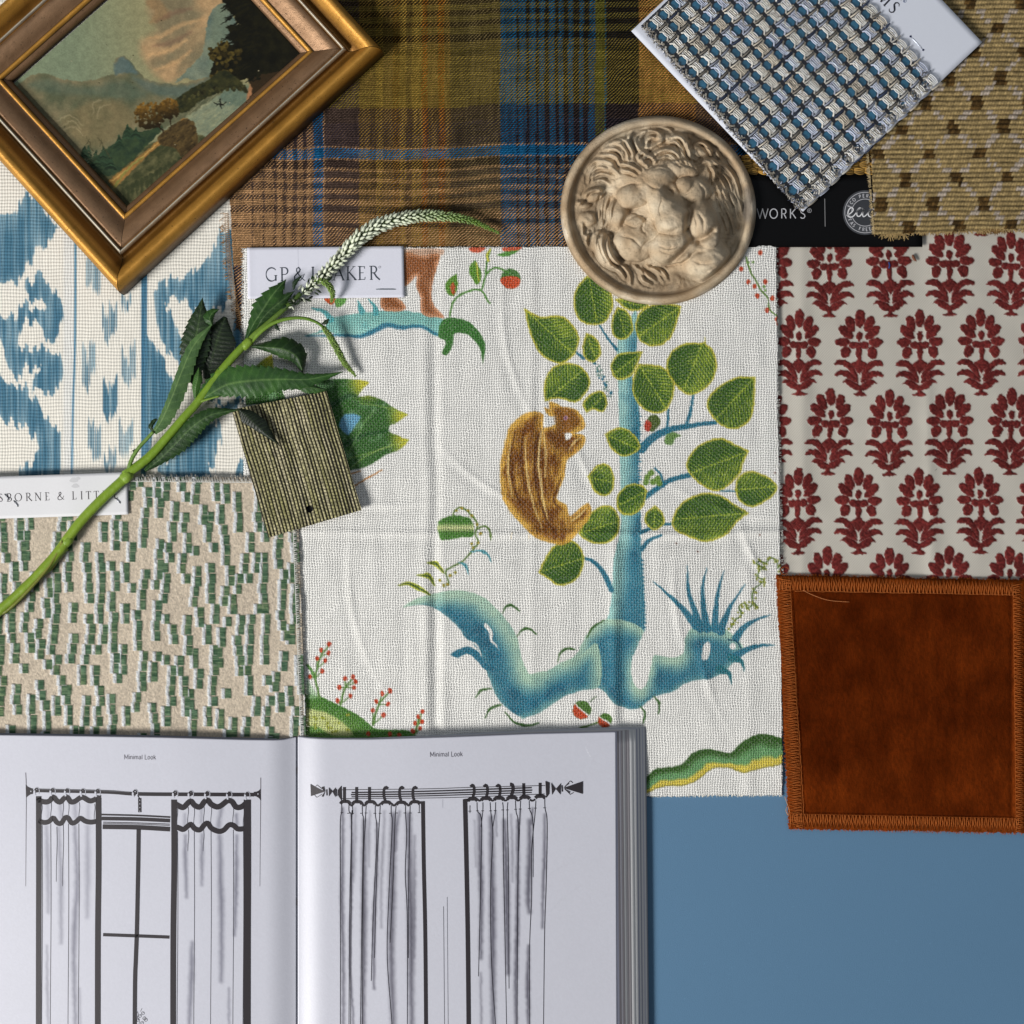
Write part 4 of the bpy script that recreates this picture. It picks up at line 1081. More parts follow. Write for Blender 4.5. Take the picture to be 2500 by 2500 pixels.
def green_art(x, y):
    g, w_ = green_cells(x, y)
    tn = 0.5 + 0.5 * vnoise(x, y, 2.2, 3.4, seed=101); tn2 = vnoise(x, y, 60, seed=102)
    C = rgb(204, 190, 170) * (0.86 + 0.24 * tn + 0.03 * tn2)[:, None]
    st = 0.5 + 0.5 * np.sin(y * 2 * PI / 4.2 + 1.2 * vnoise(x, y, 12, seed=103)); s2 = 0.5 + 0.5 * vnoise(x, y, 14, 2.6, seed=104); s3 = 0.5 + 0.5 * vnoise(x, y, 40, 26, seed=105)
    k = np.clip(0.05 + 0.7 * s2 + 0.35 * st - 0.1, 0, 1)[:, None]
    G = rgb(38, 68, 50) * (1 - k) + (rgb(124, 152, 124) * s3[:, None] + rgb(140, 156, 112) * (1 - s3[:, None])) * k
    W = rgb(226, 230, 232) * (0.90 + 0.14 * vnoise(x, y, 3, seed=106))[:, None]
    C = C * (1 - w_[:, None]) + W * w_[:, None]
    C = C * (1 - g[:, None]) + G * g[:, None]
    return np.clip(C, 0, 1)
def zgreen(X, Y):
    g, w_ = green_cells(X.ravel(), Y.ravel()); g = g.reshape(X.shape); w_ = w_.reshape(X.shape)
    z = 21 + 1.8 * g + 2.8 * w_ + 0.6 * vnoise(X, Y, 3, seed=107) * (1 + w_) + 0.7 * g * np.sin(Y * 2 * PI / 4.2) + 1.5 * fbm(X, Y, 200, seed=108)
    return z - 8 * ss(1700, 1800, Y) * 0
a = Acc()
sheet(a, [(-150, 1162), (724, 1166), (750, 1850), (-150, 1850)], 2.0, zgreen, green_art, th=7, edge=1.0, seed=21)
gs = mk('dash_pattern_swatch', a, MAT['fuzz'])
tag(gs, 'beige swatch embroidered with short green and white dashes, above the open book', 'fabric swatch')
a = Acc()
zg0 = lambda x, y: 21 + 0 * x
rs = np.random.RandomState(4)
for e0, e1, inn, n in (((300, 1161), (724, 1165), (0, 14), 84), ((724, 1166), (749, 1840), (-13, 0), 130)):
    e0 = np.array(e0, float); e1 = np.array(e1, float); inn = np.array(inn, float)
    q = []
    for k in range(n):
        t = k / (n - 1); p = e0 + (e1 - e0) * t; s_ = rs.uniform(-1.5, 1.5); d = (e1 - e0) / n
        q += [(*(p + d * s_ * .3), 20.5), (*(p + inn + d * (s_ * .3 + .55)), 25.5), (*(p + inn + d * .9), 25.2)]
    tube(a, q, 0.9, rgb(226, 226, 220), n=4)
    q = [(*(e0 + (e1 - e0) * t + inn + (e1 - e0) / n * 0), 25.4) for t in np.linspace(0, 1, 60)]
    tube(a, q, 0.8, rgb(226, 226, 220), n=4)
threads(a, [(724, 1166), (750, 1800)], 150, 7, rgb(222, 216, 204), zg0, out=-1, r=0.8, seed=6)
threads(a, [(300, 1161), (724, 1165)], 90, 6, rgb(222, 216, 204), zg0, out=-1, r=0.8, seed=7)
o = mk('overlock_stitching', a, MAT['fuzz'], org=[0, 0, 0]); adopt(o, gs)
# label
def zlab2(X, Y): return 26.5 + 0 * X + 1.5 * np.exp(-((X - 170) / 50.0) ** 2)
a = Acc()
sheet(a, [(-110, 1167), (311, 1153), (314, 1256), (-110, 1270)], 8, zlab2, lambda x, y: rgb(214, 214, 216), th=2.2, seed=3)
K2 = rgb(62, 56, 58)
for ch, x in (('O', -28), ('S', -3), ('B', 16.5), ('O', 35.5), ('R', 63), ('N', 85), ('E', 110), ('&', 140), ('L', 176), ('I', 196.5), ('T', 209.5), ('T', 228.5), ('L', 250), ('E', 277.5)):
    glyph(a, ch, SERIF, x, 1224.8 - 0.030 * x, 19.0, -1.7, zlab2, K2, 1.9, 0.8, wscale=1.0)
A0 = rgb(196, 196, 198)
for p, r_ in (((180, 1172), 10), ((190, 1168), 6), ((184, 1186), 9)):
    q = np.array([(p[0] + r_ * math.cos(t) * (1 + .2 * math.sin(3 * t)), p[1] + r_ * .6 * math.sin(t)) for t in np.linspace(0, 2 * PI, 16, endpoint=False)])
    fillpoly(a, q, zlab2, A0, 0.25)
lb2 = mk('paper_label', a, MAT['paper'], org=[0, 0, 0]); adopt(lb2, gs)
for p, q in (((33, 1222), (44, 1237)), ((281, 1216), (294, 1229)), ((11, 1206), (22, 1220))):
    a = Acc(); staple(a, p, q, 28.4, rgb(120, 122, 128), r=1.0)
    s_ = mk('staple', a, MAT['steel'], org=[0, 0, 0])
    for v in s_.data.vertices: v.co -= Vector(gs.location)
    s_.parent = lb2

# ================================================================ grasscloth sample
GQ = [(565, 1000), (797, 955), (883, 1245), (655, 1313)]
def gc_uv(x, y):
    # local axes: u across the yarns, v along them
    ax = np.array([232.0, -45.0]); ax = ax / np.hypot(*ax); ay = np.array([88.0, 302.0]); ay = ay / np.hypot(*ay)
    M = np.linalg.inv(np.c_[ax, ay])
    dx = x - 565; dy = y - 1000
    return M[0, 0] * dx + M[0, 1] * dy, M[1, 0] * dx + M[1, 1] * dy
def gc_h(x, y):
    u, v = gc_uv(x, y)
    u = u + 1.3 * vnoise(v, u * 0, 60, seed=111) + 0.8 * vnoise(u, v, 20, 90, seed=112)
    c = np.floor(u / 8.4); f = u / 8.4 - c
    wv_ = 0.31 + 0.10 * vnoise(c * 9.3, 0 * c, 1.0, seed=113)
    yarn = ss(wv_ + .08, wv_ - .10, np.abs(f - 0.5))
    b = np.abs(np.cos((v + 5 * vnoise(c * 5.1, 0 * c, 1.0, seed=114)) * PI / 8.2))
    bead = ss(0.16, 0.42, b)
    return yarn, bead, c, v, f
def gc_art(x, y):
    yarn, bead, c, v, f = gc_h(x, y)
    t = 0.5 + 0.5 * vnoise(c * 3.7, v, 1.0, 70, seed=115)
    col = rgb(160, 156, 100) * (1 - t)[:, None] + rgb(216, 206, 168) * t[:, None]
    col = col * (0.84 + 0.25 * vnoise(x, y, 3, seed=116))[:, None]
    m = (yarn * (0.55 + 0.45 * bead))[:, None]
    return np.clip(rgb(20, 17, 9) * (1 - m) + col * m, 0, 1)
def zgc(X, Y):
    yarn, bead, c, v, f = gc_h(X.ravel(), Y.ravel())
    u, vv = gc_uv(X, Y)
    return 28 + 6 * (np.clip(u, 0, 400) / 237) ** 1.5 + (2.6 * yarn * (0.4 + 0.6 * bead)).reshape(X.shape)
hole_c = (755.5, 1243.0)
a = Acc()
sheet(a, GQ, 1.25, zgc, gc_art, th=6, edge=0.3, seed=5, hole=lambda cx, cy: np.hypot(cx - hole_c[0], cy - hole_c[1]) < 8.5)
t = np.linspace(0, 2 * PI, 25)
q = np.c_[hole_c[0] + 8.8 * np.cos(t), hole_c[1] + 8.8 * np.sin(t)]
n = len(q); V = np.vstack([np.c_[q, np.full(n, 33.0)], np.c_[q, np.full(n, 22.0)]]); i = np.arange(n - 1)
a.add(V, np.c_[i, i + 1, n + i + 1, n + i], rgb(20, 18, 12))
a.add_multi(np.vstack([np.c_[q, np.full(n, 24.0)], [[*hole_c, 24.0]]]), [], [(k_ + 1, k_, n) for k_ in range(n - 1)], rgb(6, 6, 6))  # dark wall and black disc colour in the shade down the hole
gc = mk('grasscloth_sample', a, MAT['plain'])
tag(gc, 'stiff square of olive and straw striped grasscloth with a punched hole', 'wallpaper sample')

# ================================================================ rust velvet
VQ = [(1894, 1403), (2506, 1417), (2512, 2034), (1927, 2023)]
def zvel(X, Y):
    e = np.minimum(np.minimum(X - (1894 + 33 * (Y - 1403) / 620), 2506 - X), np.minimum(Y - (1403 + 14 * (X - 1894) / 612), 2023 + 11 * (X - 1927) / 585 - Y))
    z = 20 + 2.5 * fbm(X, Y, 150, seed=120)
    z = z - 5 * ss(7, 0, e) + 2.0 * np.exp(-((e - 18) / 9.0) ** 2) - 2.2 * np.exp(-((e - 36) / 5.0) ** 2)
    return z + 0.5 * vnoise(X, Y, 3, seed=121)
def vel_art(x, y):
    e = np.minimum(np.minimum(x - (1894 + 33 * (y - 1403) / 620), 2506 - x), np.minimum(y - (1403 + 14 * (x - 1894) / 612), 2023 + 11 * (x - 1927) / 585 - y))
    n = fbm(x, y, 110, seed=122); n2 = vnoise(x, y, 3, 9, seed=123); n3 = vnoise(x, y, 18, 60, seed=124)
    k = np.clip(0.42 + 0.45 * n + 0.12 * n3, 0, 1)[:, None]
    c = rgb(60, 20, 3) * (1 - k) + rgb(118, 50, 12) * k
    b = ss(40, 28, e)[:, None] * (0.75 + 0.25 * n2[:, None])
    c = c * (1 - b) + rgb(118, 54, 16) * b
    return np.clip(c * (1 + 0.12 * n2)[:, None], 0, 1)
a = Acc()
sheet(a, VQ, 2.6, zvel, vel_art, th=9, edge=2.0, seed=30, wob=1.5)
threads(a, [VQ[0], VQ[1]], 330, 6, rgb(176, 92, 36), zvel, out=-1, r=0.6, seed=31)
threads(a, [VQ[0], VQ[3]], 330, 6, rgb(168, 84, 32), zvel, out=1, r=0.6, seed=32)
threads(a, [VQ[3], VQ[2]], 330, 7, rgb(168, 84, 32), zvel, out=1, r=0.6, seed=33)
vel = mk('velvet_swatch', a, MAT['velvet'])
tag(vel, 'square rust brown velvet swatch with overlocked edges, below the red flower cotton', 'fabric swatch')
a = Acc(); rs = np.random.RandomState(8)
def overlock(acc, e0, e1, inn, n, z0, z1, col, r=0.75):
    e0 = np.array(e0, float); e1 = np.array(e1, float); inn = np.array(inn, float); d = (e1 - e0) / n; q = []
    for k in range(n):
        p = e0 + d * k; j = rs.uniform(-.15, .15, 3)
        q += [(*(p + d * j[0]), z0), (*(p + inn * .5 + d * (.25 + j[1])), z1), (*(p + inn + d * (.1 + j[2])), z1 - 1.2), (*(p + inn + d * .9), z1 - 1.2), (*(p + inn * .5 + d * .62), z1 - .2)]
    tube(acc, q, r, col, n=4)
OC = rgb(196, 112, 54)
overlock(a, (1900, 1406), (2480, 1420), (2, 34), 66, 20, 25.5, OC)
overlock(a, (1897, 1412), (1928, 2018), (32, 4), 70, 20, 25.5, OC)
overlock(a, (1930, 2020), (2490, 2031), (-2, -33), 62, 20, 25.5, OC)
overlock(a, (2498, 1424), (2506, 2028), (-25, 3), 62, 20, 25.5, OC)
for p, q_ in (((1940, 1443), (2474, 1452)), ((1930, 1450), (1963, 1990))):
    tube(a, [(p[0] + (q_[0] - p[0]) * t + rs.uniform(-1, 1), p[1] + (q_[1] - p[1]) * t + rs.uniform(-1, 1), 23.4) for t in np.linspace(0, 1, 70)], 0.7, OC * .9, n=4)
o = mk('overlock_stitching', a, MAT['fuzz'], org=[0, 0, 0]); adopt(o, vel)
a = Acc()
tube(a, [(*p, z) for p, z in zip(smooth([(1960, 1441), (1985, 1453), (2020, 1465), (2060, 1469), (2101, 1471)], False), np.linspace(25, 24, 21))], 0.55, rgb(226, 150, 96), n=5)
o = mk('loose_thread', a, MAT['fuzz'], org=[0, 0, 0]); adopt(o, vel)
a = Acc()
tube(a, [(*p, 23.0 + 2 * math.sin(i)) for i, p in enumerate(smooth([(1928, 1360 + 30), (1915, 1384), (1905, 1392), (1912, 1402), (1924, 1399)], False))], 0.5, rgb(200, 110, 60), n=4)
o = mk('loose_thread', a, MAT['fuzz'], org=[0, 0, 0]); adopt(o, vel)
a = Acc()
tube(a, [(*p, 16.0) for p in smooth([(1916, 1945), (1922, 1962), (1927, 1978), (1925, 1990), (1919, 1980), (1921, 1970)], False)], 0.6, rgb(226, 170, 120), n=4)
o = mk('loose_thread', a, MAT['fuzz'], org=[0, 0, 0]); adopt(o, vel)

# ================================================================ black header card with lettering
zb = lambda X, Y: 15.5 + 0 * X
a = Acc()
sheet(a, [(1640, 428), (2252, 426), (2252, 603), (1640, 604)], 20, zb, lambda x, y: rgb(11, 11, 12), th=2.5, seed=1)
GR = rgb(186, 186, 190)
for ch, x, w_ in (('W', 1848, 1.05), ('O', 1879, .86), ('R', 1907, .86), ('K', 1928, 1.0), ('S', 1953, .95)):
    glyph(a, ch, SANS, x, 533, 23, 0, zb, GR if ch != 'W' else rgb(140, 140, 142), 2.3, 2.3, wscale=w_)
ribbon(a, [(1976 + 5 * math.cos(t), 514 + 5 * math.sin(t)) for t in np.linspace(0, 6.3, 16)], .8, .8, zb, GR, sm=False)
glyph(a, 'R', SANS, 1974, 516.6, 5, 0, zb, GR, .8, .8)
ribbon(a, [(2013.5, 485), (2014.5, 553)], 1.2, 1.2, zb, rgb(150, 150, 150), sm=False)
bc = np.array([2112.0, 519.0])
circ = lambda r, a0=0, a1=360, n=40: [(bc[0] + r * math.cos(math.radians(t)), bc[1] + r * math.sin(math.radians(t))) for t in np.linspace(a0, a1, n)]
fillpoly(a, np.array(circ(54.5)[:-1]), zb, rgb(70, 72, 76), 0.35)
ribbon(a, circ(49.5), 1.4, 1.4, zb, GR, lift=.8, sm=False)
ribbon(a, circ(33, 185, 345), 1.4, 1.4, zb, GR, lift=.8, sm=False); ribbon(a, circ(33, 20, 160), 1.4, 1.4, zb, GR, lift=.8, sm=False)
fillpoly(a, np.array(circ(32)[:-1]), zb, rgb(58, 60, 64), 0.6)
def ringtext(s, a0, da, r, flip=False):
    for k, ch in enumerate(s):
        t = a0 + da * k
        if ch == ' ': continue
        x = bc[0] + r * math.cos(math.radians(t)); y = bc[1] + r * math.sin(math.radians(t))
        ang = t + 90 if not flip else t - 90
        c_, s_ = math.cos(math.radians(ang)), math.sin(math.radians(ang))
        glyph(a, ch, SANS, x - 2.4 * c_ , y - 2.4 * s_, 7.6, ang, zb, GR, 1.5, 1.5, lift=.8, wscale=0.85)
ringtext('ECO PERFORM', 203, 12.5, 37.5)
ringtext('PFAS FREE TE', 165, -11.6, 45, True)
for pts in ([(2067, 526), (2076, 521), (2083, 513), (2080, 507), (2073, 511), (2070, 522), (2074, 530), (2083, 528), (2090, 520), (2096, 511), (2104, 508), (2107, 511)], [(2107, 509), (2098, 508), (2092, 517), (2093, 527), (2100, 527), (2107, 516), (2109, 510), (2106, 521), (2108, 529), (2116, 524), (2122, 514), (2129, 508), (2134, 511)], [(2134, 511), (2127, 509), (2120, 518), (2121, 527), (2128, 529), (2138, 522)]):
    ribbon(a, pts, 2.6, 1.8, zb, rgb(214, 214, 216), lift=.9, wm=3.0)
MAT['card'] = shader('black_card', m_paper, 0.5, 0.08)
bk = mk('header_card', a, MAT['card'])
tag(bk, 'glossy black card with white lettering and a round grey badge, beside the lion roundel', 'sample card')

# ================================================================ woven seagrass strip under the cards
a = Acc()
rs = np.random.RandomState(2)
for row, (y0, z0) in enumerate(((402, 12), (418, 13.5), (386, 11), (370, 11), (354, 11), (338, 10))):
    for k in range(13):
        x0 = 1810 + k * 26 + (row % 2) * 13
        for s_ in range(4):
            off = (s_ - 1.5) * 3.2
            q = [(x0 + 30 * t, y0 + off * (0.5 + math.sin(PI * t)) + 4 * (t - .5) * (1 if row % 2 else -1), z0 - 4 + 8 * math.sin(PI * t)) for t in np.linspace(0, 1, 6)]
            tube(a, q, 2.1, rgb(168, 130, 62) * rs.uniform(0.6, 1.15), n=5)
wk = mk('seagrass_mat', a, MAT['plain'])
tag(wk, 'narrow strip of golden woven seagrass showing between the white card and the black card', 'woven mat')

# ================================================================ white card with the blue woven swatch
K0, K1, K2_, K3 = np.array([1541., 76.]), np.array([1960., 517.]), np.array([2398., 103.]), np.array([1979., -338.])
def zcard(X, Y):
    # leans from the plaid up on to the loop pile sample
    t = ((X - 1541) * (K3[0] - 1541) + (Y - 76) * (K3[1] - 76)) / ((K3 - K0) @ (K3 - K0))
    return 27 + 14 * np.clip(t, -0.1, 1.1)
a = Acc()
sheet(a, [K0, K3, K2_, K1], 14, zcard, lambda x, y: rgb(204, 208, 218), th=3, seed=2)
DK = rgb(34, 36, 46)
th = math.degrees(math.atan2(441, 419))
glyph(a, 'S', SERIF, 2166, 22, 30, th, zcard, DK, 4.2, 1.4, wscale=1.15)
glyph(a, 'M', SERIF, 2140, -6, 30, th, zcard, DK, 4.2, 1.4)
ribbon(a, [(2209 + 3.6 * math.cos(t), 2.5 + 3.6 * math.sin(t)) for t in np.linspace(0, 6.3, 14)], .8, .8, zcard, rgb(70, 90, 130), sm=False)
glyph(a, 'R', SANS, 2206.6, 4.6, 4, 0, zcard, rgb(70, 90, 130), .7, .7)
ribbon(a, [(2199, 0), (2206, -8)], 3, 2, zcard, DK, sm=False)
card = mk('sample_card', a, MAT['paper'])
tag(card, 'white card with a chunky blue and white open weave swatch stapled on', 'sample card')
a = Acc(); staple(a, (2223, 89), (2254, 122), float(zcard(2240, 105)) + 1.0, rgb(205, 210, 222), r=.8)
for p in ((2223, 89), (2254, 122)):
    q = np.array([(p[0] + 2.6 * math.cos(t), p[1] + 2.6 * math.sin(t)) for t in np.linspace(0, 2 * PI, 10, endpoint=False)]); fillpoly(a, q, lambda X, Y: zcard(X, Y) + .8, rgb(36, 44, 76), 0.3)
s_ = mk('staple', a, MAT['steel'], org=[0, 0, 0]); adopt(s_, card)
W0 = np.array([1566., 62.]); ea = np.array([24.2, 28.3]) * (392 / 387.0); eb = np.array([27.35, -26.0])
NA, NB = 15.6, 20.4
W1 = W0 + ea * NA
# the fabric ends on the line (2282,204)-(2111,23)
nb_vis = 12.0
corner_b = W0 + eb * nb_vis
zw = lambda X, Y: zcard(X, Y) + 5
a = Acc()
def wbase(x, y):
    k = 0.5 + 0.5 * np.sin((x + y) * 2 * PI / 4.4) * np.sin((x - y) * 2 * PI / 5.0)
    Mi = np.linalg.inv(np.c_[ea, eb]); si = Mi[0, 0] * (x - W0[0]) + Mi[0, 1] * (y - W0[1]); sj = Mi[1, 0] * (x - W0[0]) + Mi[1, 1] * (y - W0[1])
    fi = si - np.floor(si) - .5; fj = sj - np.floor(sj) - .5
    m = ss(.31, .26, np.hypot(fi, fj))[:, None]
    T_ = rgb(34, 86, 112) * (0.80 + 0.36 * k)[:, None] * (1 + 0.12 * vnoise(x, y, 14, seed=131))[:, None]
    return T_ * m + rgb(22, 23, 30) * (1 - m)
sheet(a, [W0, W0 + eb * nb_vis, W0 + eb * nb_vis + ea * NA, W1], 2.0, zw, wbase, th=4, edge=1.0, seed=41)
rs = np.random.RandomState(17)
IV = rgb(244, 240, 230); LIL = rgb(206, 213, 232); TP = rgb(176, 168, 154); NV = rgb(52, 62, 86)
def P2(i, j):
    p = W0 + ea * i + eb * j
    return p + 2.0 * np.array([float(vnoise(np.array([p[0]]), np.array([p[1]]), 26, seed=132)[0]), float(vnoise(np.array([p[0]]), np.array([p[1]]), 26, seed=133)[0])])
na = int(NA) + 1; nb = int(nb_vis) + 1
def strand(p, q, h0, h1, r, col, bow=0.0, n=6):
    p = np.array(p); q = np.array(q); d = q - p; nn = np.array([-d[1], d[0]])
    P = []
    for t in np.linspace(0, 1, n):
        c = p + d * t + nn * bow * math.sin(PI * t)
        P.append((c[0], c[1], float(zw(c[0], c[1])) + h0 + (h1 - h0) * math.sin(PI * t)))
    tube(a, P, r, np.clip(col, 0, 1), n=5, cap=False)
for i in range(-1, na):
    for j in range(-1, nb):
        def ok(p):
            u = p - W0; M_ = np.linalg.inv(np.c_[ea, eb]); s_ = M_ @ u
            return -0.1 < s_[0] < NA and -0.1 < s_[1] < nb_vis
        c = P2(i + .5, j + .5)
        if not ok(c): continue
        tone = rs.rand(); pale = IV if tone < .62 else (LIL if tone < .9 else TP * 1.2)
        # curved strands laid round each hole
        for sg in (-1, 1):
            for q_ in range(2):
                r_ = .36 + .05 * q_; P = []
                for t in np.linspace(-1.25, 1.25, 8):
                    an = t + (0 if sg > 0 else PI); u_ = i + .5 + r_ * math.sin(an) * 1.04; v_ = j + .5 + r_ * math.cos(an)
                    p = P2(u_, v_); P.append((p[0], p[1], float(zw(p[0], p[1])) + 3.2 + 1.6 * math.cos(t) + .4 * q_))
                tube(a, P, 1.25, np.clip((pale if sg > 0 else TP * 1.05) * rs.uniform(.62, 1.0), 0, 1), n=5, cap=False)
        # bright bundle bridging two holes, fanned at its ends
        for s_ in range(5):
            o_ = (s_ - 2) * 0.060
            p = P2(i + .14 + .05 * abs(o_), j + 1.0 + o_ * 1.55 - .03); q = P2(i + .90, j + 1.0 + o_ * 1.2 + .05)
            strand(p, q, 1.5, 6.0 + rs.uniform(-.8, .8), 1.15, pale * rs.uniform(.86, 1.22), bow=-o_ * .9)
        # darker diagonal float over the crossing
        fc = [TP * 1.25, TP * .8, NV * 1.1, LIL * .8, IV * .8][rs.randint(5)]
        for s_ in range(2):
            o_ = (s_ - .5) * 0.05
            strand(P2(i + .97 + o_, j + .62), P2(i + 1.02 + o_, j + 1.36), 2.0, 6.5, 1.0, fc * rs.uniform(.7, 1.1), bow=.04)
# frayed edges
def fray(p0, p1, n, L, inward):
    p0 = np.array(p0); p1 = np.array(p1)
    for k in range(n):
        c = p0 + (p1 - p0) * rs.rand(); an = rs.uniform(0, 2 * PI); l = rs.uniform(.4, 1) * L
        o_ = inward * rs.uniform(-0.2, 1.0)
        c = c + o_
        e = c + l * np.array([math.cos(an), math.sin(an)]); m_ = (c + e) / 2 + rs.uniform(-3, 3, 2)
        z = float(zw(c[0], c[1]))
        col = [IV, LIL, TP, NV, TP * .8][rs.randint(5)] * rs.uniform(.55, 1.05)
        tube(a, [(c[0], c[1], z + rs.uniform(0, 5)), (m_[0], m_[1], z + rs.uniform(3, 8)), (e[0], e[1], z + rs.uniform(-2, 4))], 0.95, np.clip(col, 0, 1), n=4, cap=False)
ua = ea / np.hypot(*ea); ub = eb / np.hypot(*eb)
fray(W0, W1, 800, 8, ub * 9)
fray(W1, W1 + eb * nb_vis, 700, 9, -ua * 13)
fray(P2(0, nb_vis), P2(NA, nb_vis), 420, 8, -ub * 8)
wv_ = mk('woven_fabric', a, MAT['silk'], org=[0, 0, 0]); adopt(wv_, card)

# ================================================================ loop pile sample
def lp(x, y):
    yy = y + 0.010 * (x - 2300) + 1.2 * vnoise(x, y, 60, seed=140)
    r = np.floor(yy / 11.7); f = yy / 11.7 - r
    xx = x + 3 * np.mod(r, 2) + (f - .5) * 5.0 + 0.8 * vnoise(x, y, 14, seed=141)
    c = np.floor(xx / 7.2); g = xx / 7.2 - c
    row = np.sqrt(np.clip(1 - (2 * (f - .5)) ** 2, 0, 1)); lo = np.sqrt(np.clip(1 - (1.9 * (g - .5)) ** 2, 0, 1))
    return r, c, row, lo
ML = np.linalg.inv(np.array([[66.0, -58.0], [60.0, 62.0]]))
def loop_art(x, y):
    r, c, row, lo = lp(x, y)
    px_ = c * 7.2 - 3 * np.mod(r, 2) + 3.6; py_ = r * 11.7 + 5.8 - 0.010 * (x - 2300)
    dx = px_ - 2327; dy = py_ - 313
    p = ML[0, 0] * dx + ML[0, 1] * dy; q = ML[1, 0] * dx + ML[1, 1] * dy
    fp = p - np.round(p); fq = q - np.round(q)
    sx = 66 * fp - 58 * fq; sy = 60 * fp + 62 * fq
    brown = (np.abs(sx) < 14) & (np.abs(sy) < 15)
    rr = np.random.RandomState(3).rand(97, 97)
    rv = rr[(c.astype(int)) % 97, (r.astype(int)) % 97]
    white = (((np.abs(fp) < 0.085) & (np.abs(fq) > .24)) | ((np.abs(fq) < 0.085) & (np.abs(fp) > .24))) & (rv < .8) & ~brown
    C = np.empty((x.size, 3)); C[:] = rgb(176, 152, 104)
    C *= (0.9 + 0.2 * rv)[:, None]
    C[white] = rgb(204, 188, 170) * (0.92 + .1 * rv[white])[:, None]
    C[brown] = rgb(98, 74, 40) * (0.7 + .5 * rv[brown])[:, None]
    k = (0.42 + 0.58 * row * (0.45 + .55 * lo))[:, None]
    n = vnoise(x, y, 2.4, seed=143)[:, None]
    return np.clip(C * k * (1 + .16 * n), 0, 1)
def zloop(X, Y):
    r, c, row, lo = lp(X.ravel(), Y.ravel())
    return 17 + (7.0 * row * (0.55 + 0.45 * lo)).reshape(X.shape) + 1.5 * vnoise(X, Y, 80, seed=144) + .6 * vnoise(X, Y, 3, seed=145)
a = Acc()
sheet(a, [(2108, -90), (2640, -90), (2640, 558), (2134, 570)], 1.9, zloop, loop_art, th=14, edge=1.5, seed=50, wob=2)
zl0 = lambda x, y: 20 + 0 * x
threads(a, [(2112, 300), (2121, 400), (2128, 500), (2134, 570)], 260, 8, rgb(190, 170, 130), zl0, out=1, r=1.1, seed=51)
threads(a, [(2134, 568), (2640, 556)], 420, 11, rgb(178, 154, 108), zl0, out=1, r=1.6, seed=52, jit=.9)
threads(a, [(2150, 566), (2215, 566)], 60, 22, rgb(168, 144, 98), zl0, out=1, r=1.9, seed=53, jit=.7)
threads(a, [(2400, 560), (2460, 560)], 60, 15, rgb(128, 98, 58), zl0, out=1, r=1.7, seed=54, jit=.7)
lo_ = mk('loop_pile_sample', a, MAT['fuzz'])
tag(lo_, 'thick beige loop pile sample with brown squares and white flecks, at the top right corner', 'carpet sample')

# ================================================================ gilt frame with a landscape print
O1 = np.array([305., 722.]); O2 = np.array([938., 138.]); O3 = np.array([-165., 203.]); O4 = O2 + (O3 - O1)
I1 = np.array([316., 506.]); I2 = np.array([734., 137.]); I3 = np.array([38., 204.]); I4 = I2 + (I3 - I1)
def w2i(x, y, z):
    k = 1 - z / D
    return np.c_[CX + (x - CX) / k, CY + (y - CY) / k, z + 0 * x]
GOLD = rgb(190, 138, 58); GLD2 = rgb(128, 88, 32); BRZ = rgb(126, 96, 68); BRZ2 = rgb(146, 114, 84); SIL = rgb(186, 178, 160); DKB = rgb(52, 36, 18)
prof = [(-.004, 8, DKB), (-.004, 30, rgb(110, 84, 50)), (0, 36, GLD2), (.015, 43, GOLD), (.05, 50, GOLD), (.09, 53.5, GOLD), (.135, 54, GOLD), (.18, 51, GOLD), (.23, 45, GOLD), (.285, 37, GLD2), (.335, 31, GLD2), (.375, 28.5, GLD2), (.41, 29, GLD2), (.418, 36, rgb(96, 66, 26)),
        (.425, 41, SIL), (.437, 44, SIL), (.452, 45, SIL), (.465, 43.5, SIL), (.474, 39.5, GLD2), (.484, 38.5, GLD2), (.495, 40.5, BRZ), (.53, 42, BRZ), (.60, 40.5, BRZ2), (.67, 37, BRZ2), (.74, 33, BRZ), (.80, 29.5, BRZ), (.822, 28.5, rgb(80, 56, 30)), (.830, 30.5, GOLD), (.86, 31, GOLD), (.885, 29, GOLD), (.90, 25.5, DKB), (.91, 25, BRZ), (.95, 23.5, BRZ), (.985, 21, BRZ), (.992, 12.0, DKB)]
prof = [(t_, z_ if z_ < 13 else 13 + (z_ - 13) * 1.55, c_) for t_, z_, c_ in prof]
fr = thing('picture_frame', 'old gilt wooden frame holding a mountain lake landscape, lying in the top left corner', 'picture frame', (386, 170, 8))
def m_gilt(x, y, v, a, a2):
    n = xnoise(v, 0.02, 4, 0.6); n2 = xnoise(v, 0.5, 3)
    f = xsm(0.66, 0.70, xnoise(v, 0.16, 3, 0.7))
    u = x * 0.735 - y * 0.678
    # brushed grain along the rail
    g1 = xnoise(xvec(x * 0.02 - y * 0.0184, x * 0.60 + y * 0.655), 1.0, 3)
    sp = xsm(0.72, 0.76, xnoise(v, 0.22, 1))
    k = (0.50 + 0.50 * n + 0.40 * g1) * (1 - 0.75 * sp) * (1 - 0.5 * f)
    return xmulc(a, k), n2 * 0.5 + n * 2.0 - sp * 1.2, 0.30 + 0.35 * n + 0.4 * f
MAT['gilt'] = shader('gilded_wood', m_gilt, 0.42, 0.5, metal=0.55)
